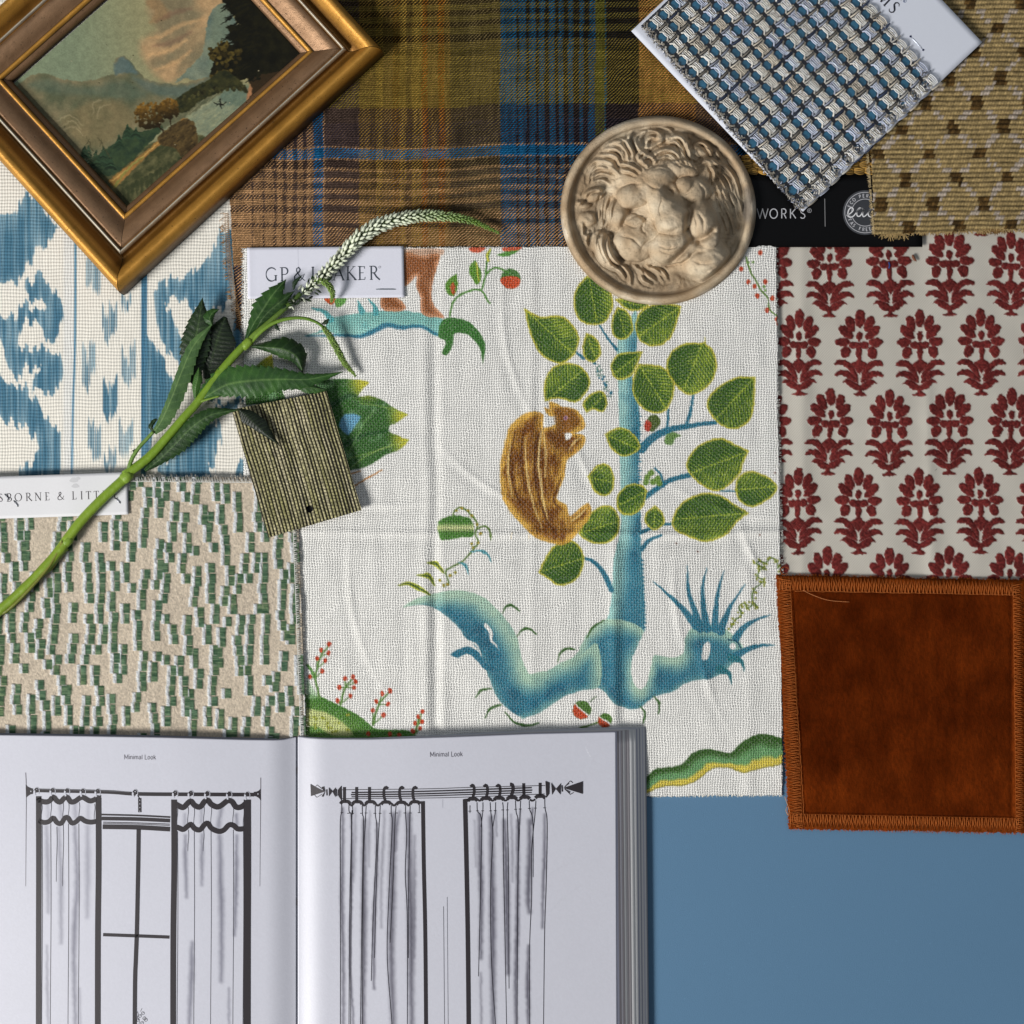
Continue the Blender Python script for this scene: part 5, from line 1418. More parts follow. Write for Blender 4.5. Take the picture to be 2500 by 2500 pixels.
def rail(oa, ob, ia, ib, seed):
    a = Acc(); L = 60
    T_ = np.array([p[0] for p in prof]); Z = np.array([p[1] for p in prof], float); C = np.array([p[2] for p in prof])
    t = np.linspace(0, 1, L)
    V = []; Cc = []
    for k, (tt_, z, c) in enumerate(prof):
        A_o = oa + (ia - oa) * tt_; B_o = ob + (ib - ob) * tt_
        P = A_o + (B_o - A_o) * t[:, None]
        wob_ = 0.35 * vnoise(t * 40, t * 0 + k * .3, 3.0, seed=seed)
        chip = 0
        V.append(w2i(P[:, 0], P[:, 1], z + wob_)); Cc.append(np.broadcast_to(c, (L, 3)))
    V = np.vstack(V); Cc = np.vstack(Cc)
    n = len(prof)
    i = (np.arange(n - 1)[:, None] * L + np.arange(L - 1)[None, :]).ravel()
    a.add(V, np.c_[i, i + 1, i + L + 1, i + L], Cc)
    # mitre faces closing both ends
    for e in (0, L - 1):
        idx = np.arange(n) * L + e
        top = V[idx]; botm = top.copy(); w_ = to_world(top); bz = np.full(n, 8.0)
        wx = CX + (top[:, 0] - CX) * (1 - top[:, 2] / D); wy = CY + (top[:, 1] - CY) * (1 - top[:, 2] / D)
        botm = w2i(wx, wy, bz)
        j = np.arange(n - 1)
        a.add(np.vstack([top, botm]), np.c_[j, j + 1, n + j + 1, n + j], DKB)
    return mk('frame_rail', a, MAT['gilt'], parent=fr)
gap = 0.0012
def sh(p, q): return p + (q - p) * gap, q + (p - q) * gap
for (oa, ob, ia, ib, sd_) in ((O1, O2, I1, I2, 1), (O3, O1, I3, I1, 2), (O2, O4, I2, I4, 3), (O4, O3, I4, I3, 4)):
    a0, b0 = sh(oa, ob); a1, b1 = sh(ia, ib)
    rail(a0, b0, a1, b1, sd_)
# --- chips of bare plaster and scratches
P1 = Tr(0, 0, 0.5176)
def paint_art(x, y):
    wx = x + 2.0 * vnoise(x, y, 7, seed=151) + 1.0 * vnoise(x, y, 3, seed=152); wy = y + 2.0 * vnoise(x, y, 7, seed=153) + vnoise(x, y, 3, seed=154)
    A = Art(wx, wy, rgb(120, 128, 98))
    # base sky: pale green to peach towards the clouds
    t = ss(120, 420, x - 0.2 * y)[:, None]
    A.C = rgb(124, 136, 108) * (1 - t) + rgb(152, 144, 104) * t
    def nz(c1, c2, s, seed, asp=None, bias=0.5, g=0.6):
        def f(xx, yy, d):
            # streaks drift up to the right
            u = 0.8 * xx - 0.6 * yy; v = 0.6 * xx + 0.8 * yy
            k = np.clip(bias + g * (fbm(u, v * (asp or 1), s, seed=seed)), 0, 1)[:, None]
            return np.asarray(c1) * (1 - k) + np.asarray(c2) * k
        return f
    def P(pts, c, soft=1.5, alpha=1.0, fn=None, T=P1, n=4): A.poly(smooth(T(pts), n=n), c, soft, alpha, fn)
    P([(700, -120), (870, -200), (1080, -160), (1060, 20), (1000, 120), (965, 250), (900, 330), (830, 385), (770, 385), (690, 300), (660, 200), (740, 140), (700, 60)], None, 13, .95, nz(rgb(128, 116, 88), rgb(184, 150, 108), 60, 160, 1.4, .5, 1.2))
    P([(690, -60), (800, 60), (760, 100), (700, 110), (730, 60), (690, 20)], rgb(150, 118, 80), 6, .6)
    for p in ([(690, 180), (760, 170), (850, 120), (960, 90)], [(700, 260), (790, 240), (880, 190)], [(730, 330), (820, 300), (900, 240)]): A.line(P1(p), 3, 6, rgb(214, 168, 116), 5, .55, wm=12)
    for p in ([(720, 215), (800, 205), (900, 150)], [(740, 100), (820, 60), (900, 40)]): A.line(P1(p), 3, 6, rgb(120, 90, 72), 6, .5, wm=14)
    # far right mountain
    P([(1050, 15), (1100, 70), (1160, 300), (1050, 420), (960, 400), (880, 370), (830, 388), (900, 310), (955, 250), (975, 120), (1000, 50)], None, 2, 1, nz(rgb(86, 104, 96), rgb(126, 134, 112), 40, 165, 1, .5, .9))
    P([(1010, 60), (1060, 30), (1080, 150), (1040, 260), (980, 340), (990, 200)], rgb(120, 132, 108), 8, .6)
    # left range
    P([(60, 420), (150, 355), (230, 350), (300, 375), (420, 380), (520, 352), (545, 345), (540, 290), (560, 268), (590, 268), (625, 300), (665, 352), (720, 382), (830, 398), (1010, 360), (1060, 420), (900, 540), (620, 700), (430, 760), (250, 640), (60, 430)], None, 2, 1, nz(rgb(88, 92, 68), rgb(136, 124, 92), 34, 167, 1, .5, .9))
    P([(542, 300), (575, 268), (620, 300), (650, 350), (610, 345), (565, 345), (542, 350)], rgb(84, 104, 102), 4, .85)
    P([(130, 400), (230, 370), (330, 400), (430, 410), (560, 380), (700, 430), (640, 470), (430, 450), (250, 440)], rgb(84, 100, 84), 10, .55)
    P([(620, 360), (760, 400), (900, 400), (1000, 370), (960, 450), (820, 460), (700, 430)], rgb(84, 104, 98), 8, .6)
    P([(300, 560), (430, 480), (560, 480), (640, 560), (560, 640), (440, 700), (340, 640)], rgb(122, 108, 74), 12, .6)
    for p in ([(270, 570), (330, 545), (390, 590)], [(290, 600), (340, 570), (380, 610)], [(440, 540), (440, 490), (480, 470)], [(460, 560), (470, 510), (520, 490)], [(300, 610), (350, 600), (390, 640)]): A.line(P1(p), 1.5, 1.5, rgb(176, 160, 124), 2.5, .5, wm=3)
    # lake
    P([(760, 620), (900, 540), (1060, 430), (1160, 410), (1190, 480), (1090, 570), (940, 700), (880, 700), (850, 640)], None, 3, 1, nz(rgb(112, 124, 104), rgb(150, 152, 118), 20, 170, 4, .5, .7))
    P([(1060, 410), (1170, 400), (1180, 470), (1120, 500), (1040, 470)], rgb(86, 106, 92), 5, .6)
    P([(420, 760), (620, 700), (900, 640), (960, 690), (620, 990), (520, 890)], None, 3, 1, nz(rgb(58, 62, 38), rgb(104, 100, 66), 18, 171, 2, .4, .9))
    # rocks
    P([(1160, 478), (1180, 400), (1205, 370), (1240, 350), (1225, 430), (1205, 450), (1180, 485), (1165, 500)], rgb(170, 118, 80), 2, .95)
    # dark wood on the right, ragged edge
    P([(1150, 330), (1240, 340), (1420, 240), (1330, 400), (1200, 520), (1165, 490), (1190, 420)], rgb(52, 40, 24), 2)
    rs = np.random.RandomState(3)
    edge = [(1040, -60), (1050, 10), (1075, 30), (1070, 50), (1110, 75), (1105, 95), (1135, 115), (1085, 118), (1060, 125), (1085, 150), (1080, 180), (1110, 200), (1090, 215), (1040, 190), (1050, 225), (985, 235), (1005, 290), (1000, 320), (990, 350), (1040, 400), (1110, 390), (1165, 370), (1195, 385), (1200, 360), (1215, 375), (1235, 345), (1260, 350), (1330, 330), (1440, 260), (1300, 120), (1180, -80)]
    A.poly(P1(edge), None, 1.3, 1, nz(rgb(14, 14, 8), rgb(34, 32, 16), 14, 174))
    for k in range(90):
        x0 = rs.uniform(1040, 1200); y0 = rs.uniform(0, 380); l_ = rs.uniform(12, 34)
        if x0 < 1040 + 0.0 * y0: continue
        A.line(P1([(x0 + 30, y0), (x0 - l_ * .3, y0 + l_ * .7)]), 5, 1, rgb(20, 20, 12), 1.2)
    for c_, r_ in (((1010, 250), 26), ((1050, 215), 24), ((1050, 280), 34), ((1110, 265), 30), ((1020, 360), 26), ((1070, 350), 22)):
        for k in range(26):
            q = np.array(c_) + rs.uniform(-r_, r_, 2); A.dot(P1([q])[0], rs.uniform(2.5, 5), rgb(*(np.array([92, 78, 34]) * rs.uniform(.35, 1.05))), soft=1.5)
    # wooded bank
    P([(820, 478), (900, 420), (985, 375), (1060, 330), (1150, 400), (1170, 440), (1100, 415), (1020, 440), (940, 480), (880, 530), (830, 520)], None, 1.6, 1, nz(rgb(30, 34, 22), rgb(70, 68, 36), 10, 176))
    for k in range(60):
        t_ = rs.rand(); q = np.array([830 + 330 * t_, 470 - 110 * t_ + 50 * t_ ** 3 + rs.uniform(-6, 20)]); A.dot(P1([q])[0], rs.uniform(2, 4.5), rgb(*(np.array([74, 72, 40]) * rs.uniform(.4, 1.1))), soft=1.5)
    # green wood mid left
    P([(440, 780), (500, 700), (575, 655), (600, 595), (640, 620), (700, 615), (770, 600), (640, 740), (520, 830)], None, 1.6, 1, nz(rgb(36, 52, 40), rgb(64, 80, 50), 12, 178))
    for (x0, y0, h_) in ((420, 700, 90), (452, 720, 80), (488, 700, 90), (520, 740, 60), (400, 700, 50), (600, 596, 60), (560, 650, 50), (640, 615, 40)):
        for k in range(9):
            f = k / 8; A.line(P1([(x0 - 22 * f - 4, y0 + h_ * f), (x0, y0 + h_ * f - 10), (x0 + 22 * f + 4, y0 + h_ * f)]), 3, 3, rgb(*(np.array([46, 66, 46]) * rs.uniform(.6, 1.2))), 1.4, sm=False)
    for p in ([(408, 645), (440, 715)], [(462, 650), (520, 740)], [(478, 655), (470, 690)], [(420, 660), (400, 690)]): A.line(P1(p), 1.2, 2, rgb(70, 66, 44), 1.0)
    # shore
    A.poly(P1([(512, 852), (640, 752), (760, 650), (862, 556), (885, 558), (840, 610), (700, 730), (590, 840), (540, 890)]), None, 2, 1, nz(rgb(126, 104, 56), rgb(176, 120, 62), 12, 180, 2))
    A.line(P1([(520, 858), (660, 750), (860, 565)]), 2, 1, rgb(206, 168, 96), 1.5, .8, wm=3); A.line(P1([(540, 880), (600, 800), (680, 740)]), 6, 3, rgb(122, 132, 66), 3, .8)
    P([(745, 650), (800, 600), (870, 560), (915, 580), (932, 640), (925, 690), (860, 740), (830, 700), (790, 690), (760, 680)], None, 2, 1, nz(rgb(48, 38, 22), rgb(104, 84, 48), 9, 182, 2))
    for k in range(16):
        x0 = 560 + k * 22; A.line(P1([(x0, 900 - (x0 - 560) * .55 + 10), (x0 + rs.uniform(-5, 5), 960 - (x0 - 560) * .45 + rs.uniform(-20, 20))]), 12, 2, rgb(50, 56, 34), 2, .7)
    A.line(P1([(430, 800), (520, 900), (600, 980)]), 14, 10, rgb(34, 30, 20), 8, .3)  # dark strip paints the rail's shadow along the lower-left picture edge
    # twin trees
    for (cx, cy, rx, ry, n_) in ((705, 545, 70, 66, 240), (797, 515, 46, 46, 150)):
        for k in range(n_):
            r_ = math.sqrt(rs.rand()); t_ = rs.uniform(0, 2 * PI); q = (cx + rx * r_ * math.cos(t_), cy + ry * r_ * math.sin(t_) * (1 if math.sin(t_) < 0 else .95))
            up = np.clip(0.5 - (q[1] - cy) / ry * .6 - (q[0] - cx) / rx * .15, 0, 1)
            A.dot(P1([q])[0], rs.uniform(2.2, 4.4), rgb(*(np.array([38, 30, 14]) * (1 - up) + np.array([132, 96, 38]) * up * rs.uniform(.6, 1.1))), soft=1.4)
    A.line(P1([(745, 590), (775, 625)]), 4, 3, rgb(40, 28, 14), 1.2); A.line(P1([(800, 555), (805, 590)]), 3, 3, rgb(40, 28, 14), 1.2)
    # boat with its reflection
    for p in ([(1010, 485), (1040, 495), (1070, 480)], [(1040, 465), (1038, 500), (1050, 515)], [(1015, 500), (1050, 488)], [(1028, 475), (1058, 500)]): A.line(P1(p), 1.5, 1.5, rgb(30, 30, 24), 1.0, wm=4)
    for p in ([(900, 560), (1020, 440)], [(880, 550), (960, 470)], [(930, 560), (1000, 500)]): A.line(P1(p), 1, 1, rgb(164, 160, 124), 1.2, .6)
    A.line(P1([(440, 150), (525, 243)]), 1, 1, rgb(150, 156, 124), 1, .6)
    C = A.C * (1 + 0.06 * vnoise(x, y, 2.6, seed=190) + 0.05 * vnoise(x, y, 9, seed=191))[:, None]
    rs = np.random.RandomState(8)
    B = Art(x, y, C); B.C = C
    for k in range(34):
        q = (rs.uniform(40, 700), rs.uniform(0, 500)); B.dot(q, rs.uniform(.8, 1.5), rgb(170, 160, 130) if k % 2 else rgb(40, 34, 20), soft=.8)
    return np.clip(B.C * .94, 0, 1)
a = Acc()
e = 0.02
J1 = I1 + (O1 - I1) * e; J2 = I2 + (O2 - I2) * e; J3 = I3 + (O3 - I3) * e; J4 = I4 + (O4 - I4) * e
sheet(a, [J3, J4, J2, J1], 1.7, lambda X, Y: 15 + 0 * X, paint_art, th=3, seed=4)
def m_print(x, y, v, a, a2):
    n = xnoise(v, 0.4, 3)
    return xmulc(a, 0.95 + 0.1 * n), n * 0.5
MAT['print'] = shader('varnished_print', m_print, 0.5, 0.12)
mk('landscape_picture', a, MAT['print'], parent=fr)
a = Acc()
rs = np.random.RandomState(6)
# flaked spots along the lower rails
def flake(cx, cy, r, z, seed):
    r_ = np.random.RandomState(seed)
    q = np.array([(cx + r * r_.uniform(.4, 1.2) * math.cos(t), cy + r * .7 * r_.uniform(.4, 1.2) * math.sin(t)) for t in np.linspace(0, 2 * PI, 12, endpoint=False)])
    fillpoly(a, q, lambda X, Y: z + 0 * X, rgb(186, 140, 86), 0.4)

# ================================================================ lion roundel
LC = np.array([1607., 513.]); LRX, LRY = 238.0, 230.0
def DL(p): return D_l([p])[0]
def lion_h(X, Y):
    rx = (X - LC[0]) / LRX; ry = (Y - LC[1]) / LRY; r = np.hypot(rx, ry) 
    r = r * (1 + 0.006 * vnoise(np.arctan2(ry, rx) * 3, 0 * r, 1.0, seed=200))
    def sp(edge0, edge1, v): return ss(edge0, edge1, v)
    # dish and rim
    plate = 15 + 5 * ss(.55, .0, r)
    rim = 31 * np.sqrt(np.clip(1 - ((r - .945) / .055) ** 2, 0, 1))
    h = np.where(r < .945, np.maximum(plate - 4 * np.exp(-((r - .868) / .02) ** 2), rim * 1.0), rim)
    h = np.where(r > .945, 8 + 23 * np.sqrt(np.clip(1 - ((r - .945) / .057) ** 2, 0, 1)), h)
    inner = ss(.905, .85, r)
    R = lambda c, a_, b_, rot=0.0: _ell(X, Y, c, a_, b_, rot)
    def bump(c, a_, b_, rot, hh, p=1.0, f=0.0):
        d = R(c, a_, b_, rot)
        return hh * np.clip(1 - d * d, 0, 1) ** p
    # head: ellipsoid masses joined by a soft maximum so the creases between them stay crisp
    BL = [((1070, 990), 500, 560, -.4, -12, 56), ((985, 800), 330, 230, .3, 8, 46), ((1005, 748), 130, 88, .15, 46, 24), ((790, 898), 130, 98, -.2, 36, 28), ((1180, 688), 125, 68, .2, 38, 22),
          ((1060, 975), 140, 270, -.42, 46, 40), ((1105, 1085), 140, 118, -.2, 60, 36), ((1115, 1288), 195, 138, -.35, 38, 42), ((1335, 1108), 128, 195, -.25, 34, 46), ((1372, 1388), 195, 175, -.2, 12, 56),
          ((1385, 1243), 80, 62, 0, 54, 18), ((1250, 868), 150, 128, .1, 30, 34), ((1195, 803), 62, 58, 0, 58, 10), ((800, 1092), 88, 50, .2, 34, 13), ((682, 1042), 82, 122, .1, 22, 30), ((830, 1240), 200, 165, -.3, 18, 34),
          ((575, 1320), 95, 165, -.5, 0, 30), ((960, 820), 150, 120, -.3, 40, 26), ((480, 890), 82, 52, 0, 0, 20), ((420, 1080), 72, 52, 0, 0, 16), ((400, 975), 62, 32, 0, 0, 12), ((1330, 560), 84, 54, .2, 2, 22), ((1385, 700), 90, 100, .2, 8, 26), ((700, 600), 210, 170, -.6, -4, 22), ((1120, 520), 230, 110, .2, -4, 22)]
    KS = 5.2
    acc_ = np.ones(X.shape) * np.exp(0 / KS)
    Xo, Yo = X, Y
    X = X + 3.5 * vnoise(Xo, Yo, 30, seed=215) + 1.5 * vnoise(Xo, Yo, 13, seed=216); Y = Y + 3.5 * vnoise(Xo, Yo, 30, seed=217) + 1.5 * vnoise(Xo, Yo, 13, seed=218)
    R = lambda c, a_, b_, rot=0.0: _ell(X, Y, c, a_, b_, rot)
    for c, a_, b_, rot, zb_, hh in BL:
        d = R(c, a_, b_, rot)
        v = np.where(d < 1, zb_ + hh * np.sqrt(np.clip(1 - d * d, 0, 1)), -40)
        acc_ = acc_ + np.exp(np.clip(v, -40, 120) / KS)
    H = KS * np.log(acc_)
    X, Y = Xo, Yo
    R = lambda c, a_, b_, rot=0.0: _ell(X, Y, c, a_, b_, rot)
    H = H + 1.5 * vnoise(X, Y, 17, seed=219) + 0.9 * vnoise(X, Y, 8, seed=220)
    # grooves: eye sockets, nostrils, mouth
    def gr(pts, w_, dep, soft=1.0):
        P = smooth(D_l(pts), False, n=5); m = len(P)
        i = np.nonzero((X > P[:, 0].min() - 30) & (X < P[:, 0].max() + 30) & (Y > P[:, 1].min() - 30) & (Y < P[:, 1].max() + 30))
        s_, d, t = sdf_line(X[i], Y[i], P, np.zeros(m))
        e_ = np.exp(-(d / w_) ** 2) * (0.35 + 0.65 * np.sin(np.clip(t, 0, 1) * PI) ** .6)
        out = np.zeros(X.shape); out[i] = e_ * dep
        return out
    H = H - gr([(700, 1140), (735, 1070), (775, 1010)], 6, 12) - gr([(1020, 820), (1080, 870), (1110, 880)], 12, 16) - gr([(1110, 880), (1060, 840), (1130, 780)], 7, 9)
    H = H - gr([(755, 1080), (830, 1050), (900, 1090)], 3, 5) - gr([(740, 1110), (800, 1140), (860, 1110)], 3, 4) - gr([(1130, 780), (1190, 745), (1260, 780)], 3.5, 6) - gr([(1150, 850), (1200, 880), (1260, 840)], 3.5, 5)
    H = H - gr([(1130, 900), (1240, 960), (1330, 960), (1400, 900)], 11, 16) - gr([(1195, 985), (1240, 1010), (1225, 1080), (1215, 1160), (1245, 1240)], 7, 20)
    H = H - gr([(1262, 1235), (1200, 1325), (1115, 1400), (1040, 1450)], 8, 26) - gr([(1250, 1250), (1330, 1235), (1400, 1195), (1430, 1150)], 8, 22) - gr([(985, 1140), (1020, 1165), (1080, 1180), (1150, 1150)], 5, 8)
    H = H - gr([(850, 960), (800, 1000), (770, 1010)], 6, 7) - gr([(870, 1400), (880, 1300), (950, 1180)], 10, 5) - gr([(1240, 1380), (1290, 1340), (1350, 1330)], 5, 9) - gr([(620, 1250), (660, 1330), (690, 1420)], 9, 13) - gr([(1120, 1500), (1250, 1540), (1400, 1550)], 6, 9)
    H = H - 10 * np.exp(-(R((1075, 870), 60, 60)) ** 2)
    for pts_ in ([(1010, 1330), (1080, 1350), (1160, 1330), (1220, 1280)], [(1000, 1290), (1070, 1310), (1150, 1290)], [(700, 1210), (780, 1230), (850, 1290)], [(850, 1320), (900, 1260), (960, 1230)], [(1020, 930), (1000, 1000), (1010, 1080)], [(1260, 1030), (1290, 1100), (1290, 1180)], [(1300, 1020), (1340, 1090), (1345, 1170)], [(1260, 1400), (1330, 1430), (1420, 1420)], [(1290, 1470), (1360, 1490), (1440, 1460)], [(900, 800), (950, 830), (1010, 840)], [(700, 830), (760, 800), (850, 800)], [(1310, 800), (1350, 860), (1350, 930)], [(940, 690), (1000, 680), (1070, 700)], [(900, 1060), (860, 1150), (900, 1200)]):
        H = H - gr(pts_, 3.2, 4.5)
    # mane locks
    MN = [[(880, 560), (830, 500), (850, 420), (920, 375), (990, 400), (1005, 460), (960, 500), (900, 520)], [(780, 540), (750, 470), (790, 390), (850, 370)], [(840, 540), (800, 460), (830, 400), (880, 385)],
          [(900, 510), (900, 460), (940, 430), (980, 440)], [(760, 640), (740, 560), (690, 490), (610, 480), (570, 510)], [(720, 640), (700, 560), (640, 520), (570, 540)], [(690, 650), (660, 590), (600, 570), (530, 580)], [(790, 620), (780, 540), (720, 460), (640, 460)],
          [(660, 700), (600, 640), (520, 620), (470, 650), (430, 700)], [(670, 720), (590, 680), (510, 670), (460, 720), (450, 780)], [(640, 740), (560, 720), (490, 740), (480, 780)], [(600, 800), (540, 770), (480, 790)],
          [(870, 640), (830, 590), (860, 560), (900, 560)], [(900, 660), (870, 610), (920, 580), (960, 620)], [(960, 620), (980, 570), (1050, 540), (1120, 570), (1170, 630)], [(930, 590), (980, 550), (1060, 520), (1140, 550), (1200, 620)], [(960, 640), (1010, 590), (1080, 580), (1130, 620)],
          [(1230, 630), (1210, 540), (1190, 450), (1130, 420), (1060, 440), (1010, 480)], [(1260, 640), (1240, 560), (1200, 470), (1150, 440), (1080, 460)], [(1200, 610), (1170, 520), (1130, 470), (1070, 480)], [(1290, 620), (1240, 580), (1230, 480), (1240, 400)],
          [(1300, 610), (1260, 540), (1290, 500), (1350, 490), (1400, 540)], [(1420, 600), (1400, 540), (1350, 480), (1290, 470)], [(1480, 620), (1450, 560), (1400, 500)], [(1010, 350), (1060, 370), (1110, 400)], [(960, 350), (1040, 350), (1100, 370)],
          [(1300, 660), (1370, 620), (1470, 650), (1560, 720), (1600, 800), (1620, 900), (1650, 1000)], [(1420, 680), (1500, 720), (1550, 800), (1580, 900), (1620, 980), (1660, 1050)], [(1440, 720), (1500, 800), (1530, 880), (1580, 960), (1610, 1060)], [(1430, 780), (1480, 860), (1520, 940), (1560, 1040), (1600, 1140)], [(1470, 900), (1500, 990), (1550, 1080), (1580, 1180)], [(1480, 1000), (1520, 1090), (1540, 1180)], [(1400, 650), (1430, 720), (1420, 790)],
          [(600, 900), (570, 960), (570, 1040), (560, 1120), (530, 1180)], [(560, 880), (540, 960), (530, 1050), (540, 1110)], [(640, 930), (610, 1000), (600, 1090), (580, 1150)], [(620, 1160), (560, 1200), (540, 1280), (560, 1360), (600, 1420)], [(600, 1200), (590, 1280), (620, 1370), (680, 1430)], [(520, 1180), (500, 1260), (520, 1350), (570, 1430)],
          [(640, 1400), (720, 1460), (760, 1520), (770, 1590)], [(600, 1440), (680, 1480), (730, 1540)], [(800, 1440), (850, 1500), (870, 1560), (930, 1590)], [(850, 1460), (900, 1520), (960, 1560)], [(900, 1450), (980, 1500), (1030, 1570)], [(950, 1460), (1020, 1500), (1060, 1560)], [(400, 930), (370, 950), (350, 940)], [(440, 1180), (420, 1240), (430, 1280)], [(390, 1120), (400, 1200), (440, 1220)], [(700, 690), (760, 700), (810, 720)], [(690, 640), (770, 660), (840, 700)], [(560, 860), (500, 840), (430, 870), (410, 920)], [(1490, 540), (1540, 600), (1580, 680)], [(1440, 470), (1500, 530), (1530, 590)]]
    for k, pts in enumerate(MN):
        P = smooth(D_l(pts), False, n=5); m = len(P)
        i = np.nonzero((X > P[:, 0].min() - 22) & (X < P[:, 0].max() + 22) & (Y > P[:, 1].min() - 22) & (Y < P[:, 1].max() + 22))
        w0 = 7.0 if len(pts) > 4 else 5.4
        s_, d, t = sdf_line(X[i], Y[i], P, np.zeros(m))
        tap = 0.45 + 0.55 * np.sin(np.clip(t, 0, 1) * PI)
        e_ = 11.5 * np.exp(-(d / (w0 * tap)) ** 2) * tap - 7.5 * np.exp(-((d - w0 * 1.5) / 2.6) ** 2) * tap
        H[i] = H[i] + e_
    # fine hair
    th_ = np.arctan2(Y - 540, X - 1620); rr = np.hypot(X - 1620, Y - 540)
    fine = np.sin(th_ * 60 + 5 * vnoise(X, Y, 30, seed=205)) * ss(120, 150, rr)
    H = H + 0.7 * fine * inner
    wsk = np.sin((X * .8 + Y * .6) * .55 + 4 * vnoise(X, Y, 20, seed=206)) * np.exp(-(R((1120, 1330), 170, 90, -.3)) ** 2)
    H = H + .3 * wsk
    base = h + inner * np.maximum(H, -3) 
    base = base + 1.1 * fbm(X, Y, 24, seed=207) + .35 * vnoise(X, Y, 4, seed=208)
    return base, r
def _ell(X, Y, c, a_, b_, rot):
    p = DL(c); ca, sa = math.cos(rot), math.sin(rot)
    dx = (X - p[0]) / .31056; dy = (Y - p[1]) / .31056
    return np.hypot((dx * ca + dy * sa) / a_, (-dx * sa + dy * ca) / b_)
# polar-ish grid: square grid clipped by a ring so the rim is a clean circle
nr, nt = 190, 560
rr_ = np.linspace(0.0, 1.0, nr)
rr_ = rr_ ** 0.85
tt_ = np.linspace(0, 2 * PI, nt, endpoint=False)
RR, TT = np.meshgrid(rr_, tt_, indexing='ij')
X0 = LC[0] + LRX * 1.003 * RR * np.cos(TT); Y0 = LC[1] + LRY * 1.003 * RR * np.sin(TT)
Hh, _ = lion_h(X0, Y0)
for _k in range(2):
    Hh[1:-1] = .5 * Hh[1:-1] + .125 * (Hh[:-2] + Hh[2:] + np.roll(Hh, 1, 1)[1:-1] + np.roll(Hh, -1, 1)[1:-1])
zbase = 16.0
Z0 = zbase + Hh - 6
# the tallest parts must sit over their own footprint: sculpt in the picture plane of the rim height
V = np.c_[X0.ravel(), Y0.ravel(), Z0.ravel()]
i = (np.arange(nr - 1)[:, None] * nt + np.arange(nt)[None, :]); j = (np.arange(nr - 1)[:, None] * nt + (np.arange(nt)[None, :] + 1) % nt)
F = np.stack([i, j, j + nt, i + nt], -1).reshape(-1, 4)[:, ::-1]
a = Acc()
n1 = vnoise(X0, Y0, 60, seed=210).ravel(); n2 = vnoise(X0, Y0, 22, seed=211).ravel()
hh_ = Hh.ravel()
# mottled tone, darker low relief, grey patch at right, chalky rubbed rim edge
from_edge = RR.ravel()
k = np.clip(0.45 + .35 * n1 + .35 * n2, 0, 1)[:, None]
CL = rgb(166, 142, 112) * (1 - k) + rgb(204, 188, 162) * k
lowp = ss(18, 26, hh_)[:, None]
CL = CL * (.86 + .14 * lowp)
d_ = np.hypot((V[:, 0] - DL((1690, 970))[0]) / 12, (V[:, 1] - DL((1690, 970))[1]) / 44)
sm_ = (ss(1.3, .5, d_ + .4 * n2) * .65)[:, None]
CL = CL * (1 - sm_) + rgb(104, 98, 92) * sm_
wh = (ss(.955, .975, from_edge + .02 * n2) * ss(.1, .6, n1))[:, None] * .5
CL = CL * (1 - wh) + rgb(222, 210, 192) * wh
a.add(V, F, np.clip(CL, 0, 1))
# side wall and flat back
wt_ = w2i(CX + (V[-nt:, 0] - CX) * (1 - V[-nt:, 2] / D), CY + (V[-nt:, 1] - CY) * (1 - V[-nt:, 2] / D), np.full(nt, zbase - 1.0))
jj = np.arange(nt); kk = (jj + 1) % nt
a.add(np.vstack([V[-nt:], wt_]), np.c_[jj, nt + jj, nt + kk, kk][:, ::-1], rgb(180, 158, 130))
lion = mk('lion_roundel', a, MAT['clay'])
tag(lion, 'round cream plaster plaque with a lion face in high relief', 'plaque')

# ================================================================ sprig with white flower spikes
sg = thing('flower_sprig', 'green leafy sprig with a long white flower spike, lying across the swatches and labels', 'flower sprig', (500, 950, 26))
def gp(u, v, z): p = G_([(u, v)])[0]; return (p[0], p[1], z)
def ep(u, v, z): p = E_([(u, v)])[0]; return (p[0], p[1], z)
def sm3(P, n=6): return smooth(np.array(P, float), False, n=n)
STEM = rgb(112, 138, 36); STD = rgb(84, 112, 34); LG = rgb(54, 90, 36); LD = rgb(24, 48, 22)
# lower stem (split at the cut end), main stem, upper stem
def stem(name, pts, r0, r1, c0, c1, n=10):
    a = Acc(); P = sm3(pts, 8); R = np.interp(np.linspace(0, 1, len(P)), np.linspace(0, 1, len(pts)), np.linspace(r0, r1, len(pts)))
    R = R * (1 + .03 * np.sin(np.arange(len(P)) * .9))
    tube(a, P, R, c0, n=n, col1=c1)
    return a
a = stem('stem', [(-40, 1530, 34), (0, 1490, 37), (60, 1436, 40), (118, 1376, 42), (162, 1322, 42)], 12, 12.5, rgb(110, 136, 40), rgb(120, 146, 44))
tube(a, sm3([(-6, 1498, 36), (18, 1490, 44), (70, 1440, 50), (118, 1384, 50), (150, 1330, 50), (148, 1322, 50)]), 4.5, rgb(96, 104, 36), n=6, col1=rgb(122, 124, 50))
tube(a, sm3([(102, 1404, 34), (122, 1388, 33), (140, 1366, 33), (158, 1344, 34), (164, 1340, 37)]), [5] * 25, rgb(118, 140, 56), n=6, col1=rgb(132, 150, 70))
tube(a, sm3([(136, 1378, 34), (124, 1392, 32), (110, 1402, 31)]), 1.6, rgb(140, 130, 60), n=5)
P = sm3([(160, 1322, 42), (200, 1270, 43), (250, 1218, 44), (300, 1172, 45), (312, 1160, 45)], 8); tube(a, P, np.linspace(12.5, 12, len(P)), rgb(120, 146, 44), n=10, col1=rgb(112, 142, 40))
